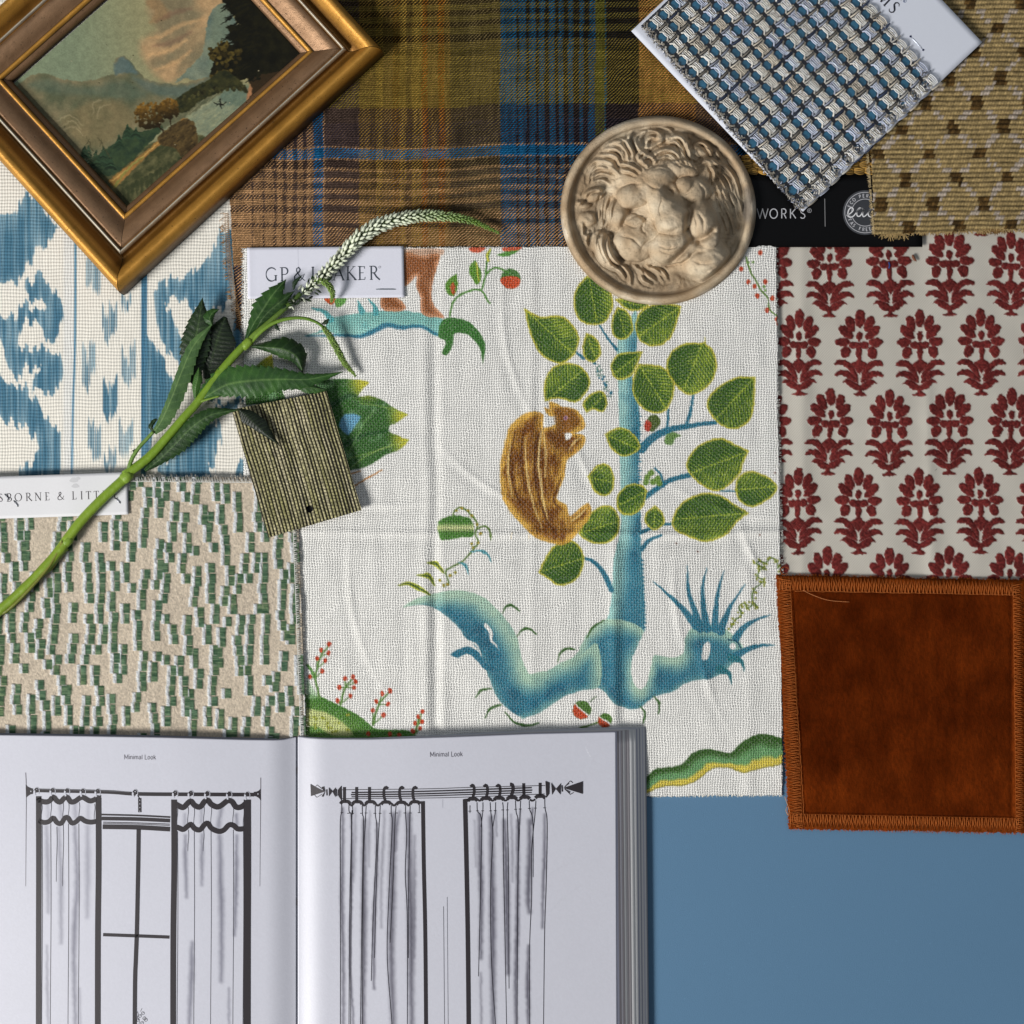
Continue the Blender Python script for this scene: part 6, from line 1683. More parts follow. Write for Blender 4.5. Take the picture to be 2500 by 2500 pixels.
for c_, r_ in (((163, 1321, 42), 13.5), ((309, 1163, 45), 14.5), ((604, 838, 47), 11.5)):
    tube(a, [(c_[0] - 12, c_[1] + 12, c_[2]), (c_[0] - 5, c_[1] + 5, c_[2]), (c_[0] + 5, c_[1] - 5, c_[2]), (c_[0] + 11, c_[1] - 11, c_[2])], [r_ * .78, r_, r_, r_ * .7], rgb(118, 146, 50), n=10)
P = sm3([gp(10, 1410, 45), gp(170, 1290, 46), gp(300, 1150, 47), gp(420, 1010, 48), gp(500, 920, 48), gp(610, 770, 48), gp(700, 660, 48), gp(790, 560, 47), gp(835, 520, 47)], 6)
tube(a, P, np.linspace(11.5, 9.5, len(P)), rgb(112, 142, 40), n=10, col1=rgb(108, 138, 44))
P = sm3([gp(835, 520, 47), gp(890, 460, 48), gp(960, 400, 48), gp(1050, 320, 48), gp(1130, 250, 47), gp(1200, 180, 46)], 6); tube(a, P, np.linspace(8, 6, len(P)), rgb(112, 140, 52), n=8, col1=rgb(62, 84, 36))
mk('stem', a, MAT['leaf'], parent=sg)
a = Acc()
P = sm3([gp(850, 530, 48), gp(920, 450, 52), gp(1010, 385, 56), gp(1120, 352, 58), gp(1220, 350, 56), gp(1300, 375, 52), gp(1350, 410, 48)], 6)
tube(a, P, np.linspace(5.6, 3.4, len(P)), rgb(116, 146, 52), n=8, col1=rgb(84, 116, 40)); mk('side_stem', a, MAT['leaf'], parent=sg)
a = Acc()
P = sm3([gp(30, 1400, 46), gp(60, 1300, 49), gp(110, 1220, 52), gp(165, 1160, 54), gp(205, 1115, 56)], 6); tube(a, P, np.linspace(5.5, 4.2, len(P)), rgb(100, 130, 60), n=8)
P = sm3([gp(60, 1400, 44), gp(100, 1370, 43), gp(145, 1345, 42)], 5); tube(a, P, np.linspace(5, 3.5, len(P)), rgb(96, 128, 50), n=7); mk('side_stem', a, MAT['leaf'], parent=sg)

def leaf3(mid, wl, wr, cl=LG, cd=LD, fold=0.35, arch=4.0, ser=0.16, nser=15, curl=0.0, under=None, T=gp, vamp=0.4):
    """mid = [(u,v,z)..] base to tip; wl / wr half widths (zoomed units) along it; fold lifts the edges"""
    a = Acc(); M = sm3([T(*m) for m in mid], 10); L = len(M)
    t = np.linspace(0, 1, L)
    WL = np.interp(t, np.linspace(0, 1, len(wl)), wl) * .3623 * 1.22; WR = np.interp(t, np.linspace(0, 1, len(wr)), wr) * .3623 * 1.22
    tt = np.linspace(0, 1, 161); M = np.c_[[np.interp(tt, t, M[:, k]) for k in range(3)]].T
    WL = np.interp(tt, t, WL); WR = np.interp(tt, t, WR); L = len(tt)
    ker = np.ones(13) / 13; WLs = np.convolve(np.pad(WL, 6, mode='edge'), ker, 'valid'); WRs = np.convolve(np.pad(WR, 6, mode='edge'), ker, 'valid')
    WLs[-1] = WRs[-1] = 0.2
    saw = (tt * nser) % 1.0; saw = 1 - saw
    e_ = 1 + ser * (saw - .6) * ss(.05, .18, tt) 
    T_ = np.gradient(M[:, :2], axis=0); T_ /= np.linalg.norm(T_, axis=1)[:, None] + 1e-9
    N = np.c_[T_[:, 1], -T_[:, 0]]      # left of the travel direction on the picture
    cols = 19; U = np.linspace(-1, 1, cols)
    V = np.zeros((L, cols, 3)); C = np.zeros((L, cols, 3))
    for j, u in enumerate(U):
        W_ = np.where(u > 0, WLs, WRs) * np.abs(u)
        ee = 1 + (e_ - 1) * (abs(u) ** 6)
        V[:, j, :2] = M[:, :2] + N * (np.sign(u) * W_ * ee)[:, None]
        vein = np.sin((tt * nser - abs(u) * 0.9) * 2 * PI)
        z = M[:, 2] + fold * W_ - arch * (abs(u) ** 2) + vamp * vein * min(1, 2.5 * abs(u)) * (1 - abs(u) ** 4) - curl * abs(u) ** 3
        V[:, j, 2] = z
        vv = np.clip((vein - .82) / .18, 0, 1) * .18 + (0.5 if abs(u) < .06 else 0) * min(1, float(cl.mean()) * 3.2)
        n_ = fbm(V[:, j, 0], V[:, j, 1], 26, seed=221)
        k = np.clip(0.5 + 0.5 * n_, 0, 1)[:, None]
        c = cd * (1 - k) + cl * k
        C[:, j] = c * (1 - vv[:, None]) + rgb(132, 158, 92) * vv[:, None]
    F = grid_faces(L, cols)[:, ::-1]
    a.add(V.reshape(-1, 3), F, np.clip(C.reshape(-1, 3), 0, 1))
    lower = V.reshape(-1, 3).copy(); lower[:, 2] -= 1.0
    a.add(lower, F[:, ::-1], np.clip(C.reshape(-1, 3) * 1.05 + .03, 0, 1))
    return mk('leaf', a, MAT['leaf'], parent=sg)
PAL = rgb(86, 116, 66); PLD = rgb(48, 76, 42)
# long folded leaf, left
leaf3([(205, 1120, 56), (260, 1040, 60), (330, 880, 64), (400, 700, 66), (480, 530, 64), (612, 378, 58)], [8, 20, 22, 26, 30, 0], [18, 50, 66, 62, 40, 0], PAL, PLD, fold=-.15, arch=2)
# big dark leaves behind it, the second blackened to stand in for shade too
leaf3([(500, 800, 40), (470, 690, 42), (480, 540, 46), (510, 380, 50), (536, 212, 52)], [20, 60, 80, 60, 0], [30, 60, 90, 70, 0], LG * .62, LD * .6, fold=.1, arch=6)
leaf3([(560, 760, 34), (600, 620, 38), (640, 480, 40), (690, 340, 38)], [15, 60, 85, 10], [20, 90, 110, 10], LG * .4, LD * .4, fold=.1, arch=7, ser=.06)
leaf3([(600, 400, 62), (585, 350, 62), (610, 310, 60), (652, 290, 57)], [6, 38, 24, 0], [8, 26, 16, 0], LG, LD, fold=-.2, nser=6)
# upper leaf under the flower spike
leaf3([(826, 505, 49), (880, 390, 54), (945, 290, 58), (1010, 190, 60), (1100, 88, 56)], [6, 30, 68, 44, 0], [8, 40, 66, 70, 0], LG, LD, fold=-.25, arch=3, nser=9, ser=.3)
leaf3([(900, 420, 50), (960, 330, 55), (1050, 250, 56), (1160, 165, 54)], [10, 40, 50, 0], [10, 40, 40, 0], LG * .8, LD * .8, fold=-.1, arch=5, nser=8, ser=.25)
# drooping leaf on the right
leaf3([(868, 538, 50), (960, 545, 58), (1080, 560, 64), (1170, 610, 60), (1215, 720, 46)], [6, 30, 72, 66, 0], [8, 22, 52, 42, 4], LG * .85, LD * .85, fold=-.3, arch=5, curl=4, nser=9)
# long leaf running right over the grasscloth
leaf3([(480, 925, 50), (560, 880, 56), (700, 800, 62), (880, 770, 66), (1060, 762, 64), (1260, 760, 58), (1485, 711, 50)], [4, 60, 100, 84, 64, 30, 0], [4, 14, 72, 96, 66, 44, 0], LG * 1.12, LD * 1.1, fold=-.05, arch=5, nser=22, ser=.22)
leaf3([(1150, 815, 46), (1240, 815, 48), (1310, 825, 46), (1382, 836, 42)], [4, 26, 14, 0], [4, 36, 26, 0], LG, LD, fold=-.1, arch=3, nser=5)
a = Acc(); tube(a, sm3([gp(430, 990, 48), gp(500, 925, 52), (*gp(560, 900, 54),), gp(650, 875, 55)]), np.linspace(5, 2, 19), rgb(118, 146, 60), n=7); mk('leaf_stalk', a, MAT['leaf'], parent=sg)
# small young leaf
leaf3([(488, 905, 49), (490, 820, 56), (505, 750, 58), (512, 680, 54)], [4, 20, 24, 0], [4, 26, 26, 0], LG * 1.1, LG * .8, fold=-.3, arch=2, ser=0)
# lower leaf
leaf3([(150, 1380, 42), (250, 1300, 46), (360, 1190, 52), (470, 1080, 58), (600, 1000, 62), (790, 965, 60)], [8, 60, 50, 48, 40, 0], [6, 30, 66, 60, 34, 0], LG * .85, LD * .9, fold=-.05, arch=5, nser=18, ser=.22)
# its dark twisted tip on the grasscloth
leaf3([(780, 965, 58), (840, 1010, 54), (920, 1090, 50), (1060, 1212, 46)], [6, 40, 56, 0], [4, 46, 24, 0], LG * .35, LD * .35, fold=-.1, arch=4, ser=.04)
leaf3([(205, 1110, 50), (190, 1080, 50), (215, 1040, 50), (240, 1030, 50)], [4, 16, 12, 0], [4, 12, 10, 0], LD, LD * .8, fold=0, nser=4)
leaf3([(100, 1240, 50), (80, 1245, 50), (62, 1240, 49)], [4, 14, 0], [4, 14, 0], LD, LD * .8, fold=0, nser=3)
# small bracts
for m_ in ([(1150, 160, 50), (1160, 110, 54), (1215, 55, 54)], [(1030, 380, 46), (1035, 410, 44), (1062, 437, 42)], [(1340, 390, 50), (1370, 375, 52), (1388, 350, 52)], [(1050, 330, 50), (1090, 280, 54), (1130, 270, 52)]):
    leaf3(m_, [3, 14, 0], [3, 14, 0], LD, LD * .7, fold=-.1, arch=1, ser=0)

# ---------------- spikes: axis, then the buds one by one
def bud_mesh():
    """one teardrop bud, long axis +x, unit length"""
    V = []; F = []; n = 8; m = 7
    for i in range(m):
        t = i / (m - 1); r = 0.30 * math.sin(PI * min(1, (t * .92 + .06))) ** .75
        for j in range(n):
            a_ = 2 * PI * j / n; V.append((t, r * math.cos(a_), r * math.sin(a_)))
    for i in range(m - 1):
        for j in range(n): F.append((i * n + j, i * n + (j + 1) % n, (i + 1) * n + (j + 1) % n, (i + 1) * n + j))
    return np.array(V), np.array(F)
BV, BF = bud_mesh()
def orient(c, d, l, wdt):
    d = np.asarray(d, float); d /= np.linalg.norm(d); s_ = np.cross(d, (0, 0, 1.0)); s_ /= np.linalg.norm(s_) + 1e-9; u = np.cross(s_, d)
    return np.asarray(c, float) + BV[:, :1] * l * d + BV[:, 1:2] * wdt * s_ + BV[:, 2:3] * wdt * u
def spike(axis, R, size, colf, step, seed, name_axis='spike_axis', per=9, tilt=.95, raxis=None):
    """returns list of (visible size, verts, colour)"""
    rs = np.random.RandomState(seed)
    P = sm3(axis, 10); Ls = np.r_[0, np.cumsum(np.linalg.norm(np.diff(P, axis=0), axis=1))]; tot = Ls[-1]
    a = Acc(); Rr = np.interp(np.linspace(0, 1, len(P)), np.linspace(0, 1, len(R)), R)
    tube(a, P, Rr * (raxis or .55), rgb(34, 50, 20), n=8, col1=rgb(104, 132, 36)); mk(name_axis, a, MAT['leaf'], parent=sg)
    out = []; s_ = 0; row = 0
    while s_ < tot:
        t = s_ / tot; c = np.array([np.interp(s_, Ls, P[:, k]) for k in range(3)]); c2 = np.array([np.interp(min(s_ + 2, tot), Ls, P[:, k]) for k in range(3)]); c1 = np.array([np.interp(max(s_ - 2, 0), Ls, P[:, k]) for k in range(3)])
        T_ = c2 - c1; T_ /= np.linalg.norm(T_) + 1e-9; sd = np.cross(T_, (0, 0, 1.0)); sd /= np.linalg.norm(sd); up = np.cross(sd, T_)
        r = np.interp(t, np.linspace(0, 1, len(R)), R); sz = np.interp(t, np.linspace(0, 1, len(size)), size)
        for k in range(per):
            an = (k + .5 * (row % 2)) / per * PI * 1.5 - PI * .25 + rs.uniform(-.13, .13)
            rad = math.cos(an) * sd + math.sin(an) * up
            d = rad * tilt + T_ * (1 + rs.uniform(-.2, .25)); l = sz * rs.uniform(.85, 1.15)
            o = c + rad * r * .45 + T_ * rs.uniform(-1.5, 1.5)
            out.append((sz * (1 if math.sin(an) > -.3 else .6), orient(o, d, l, l * .66), colf(t, rs)))
        s_ += step[0] + (step[1] - step[0]) * t; row += 1
    return out
WHT = rgb(214, 220, 196); GRB = rgb(112, 140, 62)
def cf_main(t, rs):
    k = np.clip((t - .50) / .42, 0, 1); k = k * k * (3 - 2 * k)
    return (WHT * (1 - k) + rgb(104, 136, 58) * k) * rs.uniform(.88, 1.04)
main = [ep(130, 690, 47), ep(250, 590, 47), ep(400, 440, 46), ep(560, 270, 44), ep(720, 165, 42), ep(900, 108, 40), ep(1100, 85, 38), ep(1300, 95, 35), ep(1450, 125, 32), ep(1580, 180, 29), ep(1672, 222, 27)]
buds = spike(main, [9, 12, 13, 14.5, 15, 15, 14.5, 13.5, 12, 10, 7, 3], [13, 17, 19, 21, 20, 18.5, 17, 15, 12.5, 9.5, 6.5, 4.5], cf_main, (14.0, 5.6), 5, 'flower_spike', per=6, raxis=.5)
g_ = lambda t, rs: rgb(122, 150, 70) * rs.uniform(.75, 1.15)
buds += spike([gp(1350, 410, 48), gp(1400, 480, 42), gp(1450, 570, 38), gp(1500, 660, 34), gp(1568, 738, 28)], [5, 7.5, 9, 8, 2], [6.5, 8, 7, 5.5, 3.5], g_, (4.6, 3.4), 6, 'side_spike', per=8, raxis=.7)
buds += spike([ep(215, 600, 50), ep(285, 600, 56), ep(335, 640, 54), ep(360, 700, 46), ep(352, 765, 36)], [6, 9, 9.5, 8, 2], [6, 7.5, 7, 5.5, 3.5], g_, (4.4, 3.4), 7, 'side_spike', per=8, raxis=.7)
buds.sort(key=lambda b: -b[0])
for s_, V_, c_ in buds[:99]:
    a = Acc(); cc = np.tile(c_, (len(V_), 1)); base_ = BV[:, 0] < .25; cc[base_] = cc[base_] * .6 + rgb(80, 104, 44) * .4
    a.add(V_, BF, np.clip(cc, 0, 1)); mk('flower_bud', a, MAT['silk'], parent=sg)
a = Acc()
for s_, V_, c_ in buds[99:]:
    cc = np.tile(c_, (len(V_), 1)); base_ = BV[:, 0] < .25; cc[base_] = cc[base_] * .6 + rgb(80, 104, 44) * .4
    a.add(V_, BF, np.clip(cc, 0, 1))
o = mk('flower_bud', a, MAT['silk'], parent=sg); o['kind'] = 'stuff'
# dark calyces and wiry hairs near the foot of the spike
a = Acc(); rs = np.random.RandomState(12)
for k in range(46):
    t = rs.rand(); c = np.array(ep(-20 + 330 * t + rs.uniform(-40, 40), 800 - 260 * t + rs.uniform(-45, 60), 48 + rs.uniform(-6, 8)))
    d = np.array([rs.uniform(.2, 1), rs.uniform(-1, .6), rs.uniform(-.2, .6)])
    a.add(orient(c, d, rs.uniform(10, 19), rs.uniform(7, 11)), BF, np.clip((LG * .7 if k % 3 else rgb(206, 212, 190)) * rs.uniform(.6, 1.05), 0, 1))
o = mk('calyx_cluster', a, MAT['leaf'], parent=sg); o['kind'] = 'stuff'

# ================================================================ open book of curtain drawings
bkr = thing('open_book', 'open book with line drawings of curtains on both white pages, at the bottom left', 'book', (725, 2150, 22))
I_ = Tr(0, 1780, 0.37267); J_ = Tr(700, 1780, 0.37267)
YB = 2700.0
LT = np.array([(-160, 1791), (0, 1794.5), (200, 1797), (400, 1800.5), (600, 1806), (680, 1807), (712, 1803), (723, 1797)], float)
RTp = np.array([(727, 1797), (740, 1800.5), (790, 1804), (900, 1805), (1100, 1799.5), (1300, 1791.5), (1503, 1787)], float)
def ztopL(x): return 48 - 4 * ss(300, -200, x) - 16 * ss(640, 735, x) ** 1.6 - 8 * ss(420, 728, x)
def ztopR(x): return 48 - 13 * ss(810, 716, x) ** 1.6 - 8 * ss(1040, 722, x) - 5 * ss(1100, 1520, x)
zL = lambda X, Y: ztopL(X) + .8 * vnoise(X, Y, 260, seed=301)
zR = lambda X, Y: ztopR(X) + .8 * vnoise(X, Y, 240, seed=302)
def page(name, x0, x1, top, zf, art, draw):
    a = Acc(); nx = int((x1 - x0) / 2.6); ny = int((YB - 1790) / 3.0)
    xs = np.linspace(x0, x1, nx); U, Vv = np.meshgrid(xs, np.linspace(0, 1, ny))
    yt = np.interp(xs, top[:, 0], top[:, 1]); yt = np.convolve(np.pad(yt, 7, mode='edge'), np.ones(15) / 15, 'valid')
    Y = yt[None, :] + (YB - yt[None, :]) * Vv
    # the page edges run very slightly outwards towards the bottom
    X = U + (Y - 1790) * (0.004 * ss(725, 1500, U) + 0.000)
    Z = zf(X, Y)
    Xp = np.pad(X, 1, mode='edge'); Yp = np.pad(Y, 1, mode='edge'); Zp = np.pad(Z, 1, mode='edge')
    Zp[0, :] -= 1.5; Zp[-1, :] -= 1.5; Zp[:, 0] -= 1.5; Zp[:, -1] -= 1.5
    C = art(X.ravel(), Y.ravel()).reshape(ny, nx, 3); Cp = np.pad(C, ((1, 1), (1, 1), (0, 0)), mode='edge').reshape(-1, 3)
    a.add(np.c_[Xp.ravel(), Yp.ravel(), Zp.ravel()], grid_faces(ny + 2, nx + 2), Cp)
    draw(a, zf)
    return mk(name, a, MAT['page'], parent=bkr)
PW = rgb(192, 193, 203); IK = rgb(44, 40, 44); GY = rgb(92, 92, 106)
def smear(A, T, pts, w_, al, col=GY):
    A.line(T(pts), w_ * .04, w_ * .04, col, soft=w_ * .24, alpha=min(1, al * 1.25), wm=w_ * .16)
def artL(x, y):
    wx = x + 1.2 * vnoise(x, y, 9, seed=310)
    A = Art(wx, y, PW)
    for p, w_, al in (([(305, 640), (312, 850), (318, 1200)], 40, .5), ([(395, 480), (400, 580)], 40, .5), ([(310, 490), (318, 580)], 40, .35), ([(490, 490), (495, 575)], 44, .5), ([(578, 500), (578, 600)], 40, .3),
                      ([(385, 650), (400, 1000), (400, 1400)], 40, .55), ([(492, 640), (505, 1000), (488, 1300), (485, 1560), (495, 1960)], 42, .75), ([(575, 640), (575, 900), (570, 1230)], 46, .45), ([(308, 1420), (310, 1700), (316, 1940)], 26, .5),
                      ([(1212, 560), (1212, 640)], 36, .5), ([(1215, 700), (1215, 860), (1222, 1100)], 36, .75), ([(1320, 520), (1318, 610)], 34, .5), ([(1322, 690), (1322, 850), (1322, 1020)], 34, .65), ([(1450, 520), (1430, 640)], 44, .75),
                      ([(1440, 700), (1445, 950), (1452, 1250), (1450, 1650)], 46, .95), ([(1550, 560), (1550, 640)], 34, .8), ([(1550, 700), (1548, 1000), (1538, 1350)], 34, .8), ([(1258, 1400), (1255, 1600), (1240, 1960)], 42, .85), ([(1500, 1700), (1500, 1960)], 30, .6), ([(520, 1700), (525, 1960)], 30, .4)):
        smear(A, I_, p, w_, al)
    return A.C * (1 + .012 * vnoise(x, y, 3, seed=311))[:, None]
def R_(a, T, zf, pts, w_, col=IK, w1=None, wm=None, sm=True, lift=.5):
    s_ = T.k
    ribbon(a, T(pts), w_ * s_, (w1 if w1 is not None else w_) * s_, zf, col, lift, sm=sm, n=6, wm=None if wm is None else wm * s_, subdiv=3.0)
def drawL(a, zf):
    text(a, 'Minimal Look', SANS, 303, 1853.5, 11.0, 0.4, zf, rgb(96, 92, 100), 1.15, 1.15, track=.05)
    r = lambda *k, **q: R_(a, I_, zf, *k, **q)
    r([(250, 402), (700, 412), (900, 425), (1300, 428), (1665, 430)], 24); r([(255, 393), (640, 403), (850, 412)], 2, PW * .7, lift=.9)
    r([(168, 285), (172, 400), (170, 700), (168, 1030)], 4, w1=2, col=rgb(90, 86, 92)); r([(1708, 318), (1707, 500), (1704, 800), (1702, 1030)], 4, w1=2, col=rgb(90, 86, 92))
    fillpoly(a, I_([(168, 362), (182, 378), (205, 388), (216, 390), (216, 425), (200, 428), (182, 440), (174, 448), (170, 440)]), zf, IK, .5); r([(218, 408), (250, 406)], 18)
    fillpoly(a, I_([(1708, 388), (1696, 402), (1680, 410), (1662, 412), (1662, 438), (1680, 442), (1696, 452), (1710, 470)]), zf, IK, .5)
    for x_, y_ in ((202, 408), (1690, 425)): r([(x_ - 3, y_), (x_ + 3, y_)], 8, PW, lift=.9)
    for k, x_ in enumerate((240, 345, 440, 543, 640, 885, 1148, 1250, 1358, 1502, 1620)):
        y_ = 402 + (x_ - 240) * .02
        q = [(x_ - 10, y_ + 34), (x_ - 16, y_ + 8), (x_ - 6, y_ - 14), (x_ + 8, y_ - 12), (x_ + 14, y_ + 4), (x_ + 8, y_ + 24)]
        r(q, 11, PW, lift=.8); r([(x_ - 14, y_), (x_ - 4, y_ - 14), (x_ + 9, y_ - 8), (x_ + 10, y_ + 12)], 9, lift=1.0)
    r([(250, 452), (262, 470), (300, 478), (325, 470), (348, 445), (372, 470), (395, 478), (418, 455), (440, 446), (462, 476), (490, 474), (522, 452), (545, 448), (585, 470), (612, 466), (640, 450), (660, 452)], 34)
    r([(252, 600), (285, 612), (320, 606), (348, 582), (372, 612), (400, 618), (425, 582), (445, 582), (470, 616), (500, 606), (525, 584), (560, 604), (600, 610), (650, 600)], 32)
    r([(1135, 480), (1165, 500), (1200, 514), (1225, 490), (1250, 472), (1275, 500), (1310, 510), (1340, 474), (1362, 466), (1382, 492), (1420, 510), (1450, 500), (1490, 470), (1520, 476), (1545, 510), (1580, 510), (1620, 478)], 36)
    r([(1135, 640), (1165, 645), (1200, 658), (1225, 640), (1250, 624), (1275, 652), (1310, 660), (1340, 625), (1362, 618), (1385, 650), (1430, 670), (1465, 662), (1500, 628), (1530, 632), (1560, 655), (1620, 650)], 34)
    for x0, x1, y0, w_ in ((253, 252, 440, 36), (645, 640, 450, 38), (1140, 1134, 462, 38), (1620, 1618, 462, 48)): r([(x0, y0), (x0 + 1, 900), (x1 + 1, 1400), (x1, 2440)], w_)
    for x_, y0, y1 in ((335, 480, 590), (414, 480, 590), (450, 480, 600), (520, 480, 590), (332, 620, 2400), (448, 620, 2400), (516, 620, 2400), (414, 620, 1030), (372, 640, 1000), (1232, 510, 620), (1272, 510, 640), (1336, 500, 620), (1384, 500, 620), (1528, 500, 620), (1234, 660, 800), (1272, 660, 2400), (1334, 660, 800), (1382, 660, 2400), (1528, 660, 2400), (1162, 500, 640), (1596, 510, 640), (1163, 670, 2400), (1594, 670, 2400), (274, 490, 590), (276, 630, 2400), (620, 490, 590)):
        r([(x_, y0), (x_ + 2, y0 + (y1 - y0) * .3), (x_ - 3, y0 + (y1 - y0) * .7), (x_ - 4, y1)], 3.6, rgb(60, 58, 66), w1=2.6)
    r([(664, 560), (900, 566), (1116, 577)], 11); r([(666, 586), (900, 590), (1114, 600)], 24); r([(675, 610), (900, 615), (1112, 623)], 5); r([(675, 619), (900, 623), (1112, 632)], 4); r([(672, 640), (900, 644), (1114, 656)], 30)
    r([(908, 655), (905, 900), (897, 1300), (890, 1500), (884, 1700), (880, 2400)], 28); r([(675, 1347), (900, 1355), (1110, 1363)], 21)
    r([(888, 420), (905, 440), (916, 460)], 6); r([(915, 452), (916, 545)], 22)
    for y_ in (466, 490, 514, 538): r([(914, y_), (918, y_)], 6, PW, lift=.9)
    for cx, cy in ((935, 1862), (915, 1880), (945, 1895), (902, 1905), (930, 1925), (955, 1905)):
        r([(cx + 11 * math.cos(t), cy + 11 * math.sin(t)) for t in np.linspace(0, 6.3, 10)], 2.6, rgb(70, 68, 74), sm=False); r([(cx - 4, cy), (cx + 4, cy - 3)], 3, rgb(70, 68, 74), sm=False)
    r([(900, 1850), (905, 1870), (900, 1890), (912, 1915), (905, 1960)], 2.6, rgb(70, 68, 74)); r([(930, 1830), (920, 1850)], 2.6, rgb(70, 68, 74))
def artR(x, y):
    wx = x + 1.2 * vnoise(x, y, 9, seed=320)
    A = Art(wx, y, PW * .99)
    for p, w_, al in (([(368, 520), (366, 800), (362, 1100), (370, 1500), (372, 1960)], 34, .7), ([(450, 520), (448, 700), (440, 1000)], 30, .3), ([(424, 560), (428, 900), (414, 1500), (440, 1960)], 24, .7),
                      ([(508, 600), (506, 900), (506, 1200), (505, 1500), (500, 1960)], 46, .9), ([(545, 540), (538, 700), (540, 900)], 26, .35), ([(592, 620), (590, 900), (575, 1200), (570, 1450), (572, 1700)], 30, .75), ([(640, 540), (635, 700), (620, 1000), (620, 1300)], 30, .35),
                      ([(700, 560), (694, 800), (690, 1100), (685, 1500), (700, 1960)], 56, .95), ([(740, 540), (720, 640), (712, 800)], 30, .5), ([(800, 560), (805, 900), (815, 1300), (815, 1600), (820, 1960)], 54, .9), ([(838, 700), (838, 1000), (835, 1500)], 30, .4),
                      ([(1262, 560), (1268, 800), (1275, 1100), (1272, 1500)], 40, .8), ([(1230, 600), (1240, 900)], 24, .3), ([(1272, 1600), (1275, 1960)], 30, .5), ([(1340, 580), (1345, 900), (1350, 1200), (1350, 1600), (1355, 1960)], 50, 1.0), ([(1372, 540), (1376, 700)], 20, .5),
                      ([(1425, 600), (1438, 900), (1445, 1300), (1450, 1600)], 44, .85), ([(1512, 600), (1514, 900), (1510, 1300), (1500, 1700), (1505, 1960)], 34, .9), ([(1470, 560), (1478, 800), (1480, 1000)], 24, .35), ([(1590, 600), (1592, 800), (1582, 1100), (1590, 1200)], 44, .9), ([(1585, 1420), (1580, 1700), (1585, 1960)], 34, .9), ([(1690, 560), (1690, 800), (1682, 1000), (1675, 1300)], 30, .7), ([(1610, 520), (1605, 620)], 26, .8), ([(1530, 530), (1525, 620)], 22, .6)):
        smear(A, J_, p, w_, al, rgb(48, 46, 58))
    A.line(J_([(1700, 970), (1780, 910), (1850, 885)]), .6, .6, PW * .92, 2, .6); A.line(J_([(1730, 1190), (1800, 1120), (1932, 1020)]), .6, .6, PW * .92, 2, .6); A.line(B_([(415, 1690), (455, 1770)]), .5, .5, rgb(235, 235, 240), 1.2, .8)
    return A.C * (1 + .012 * vnoise(x, y, 3, seed=321))[:, None]
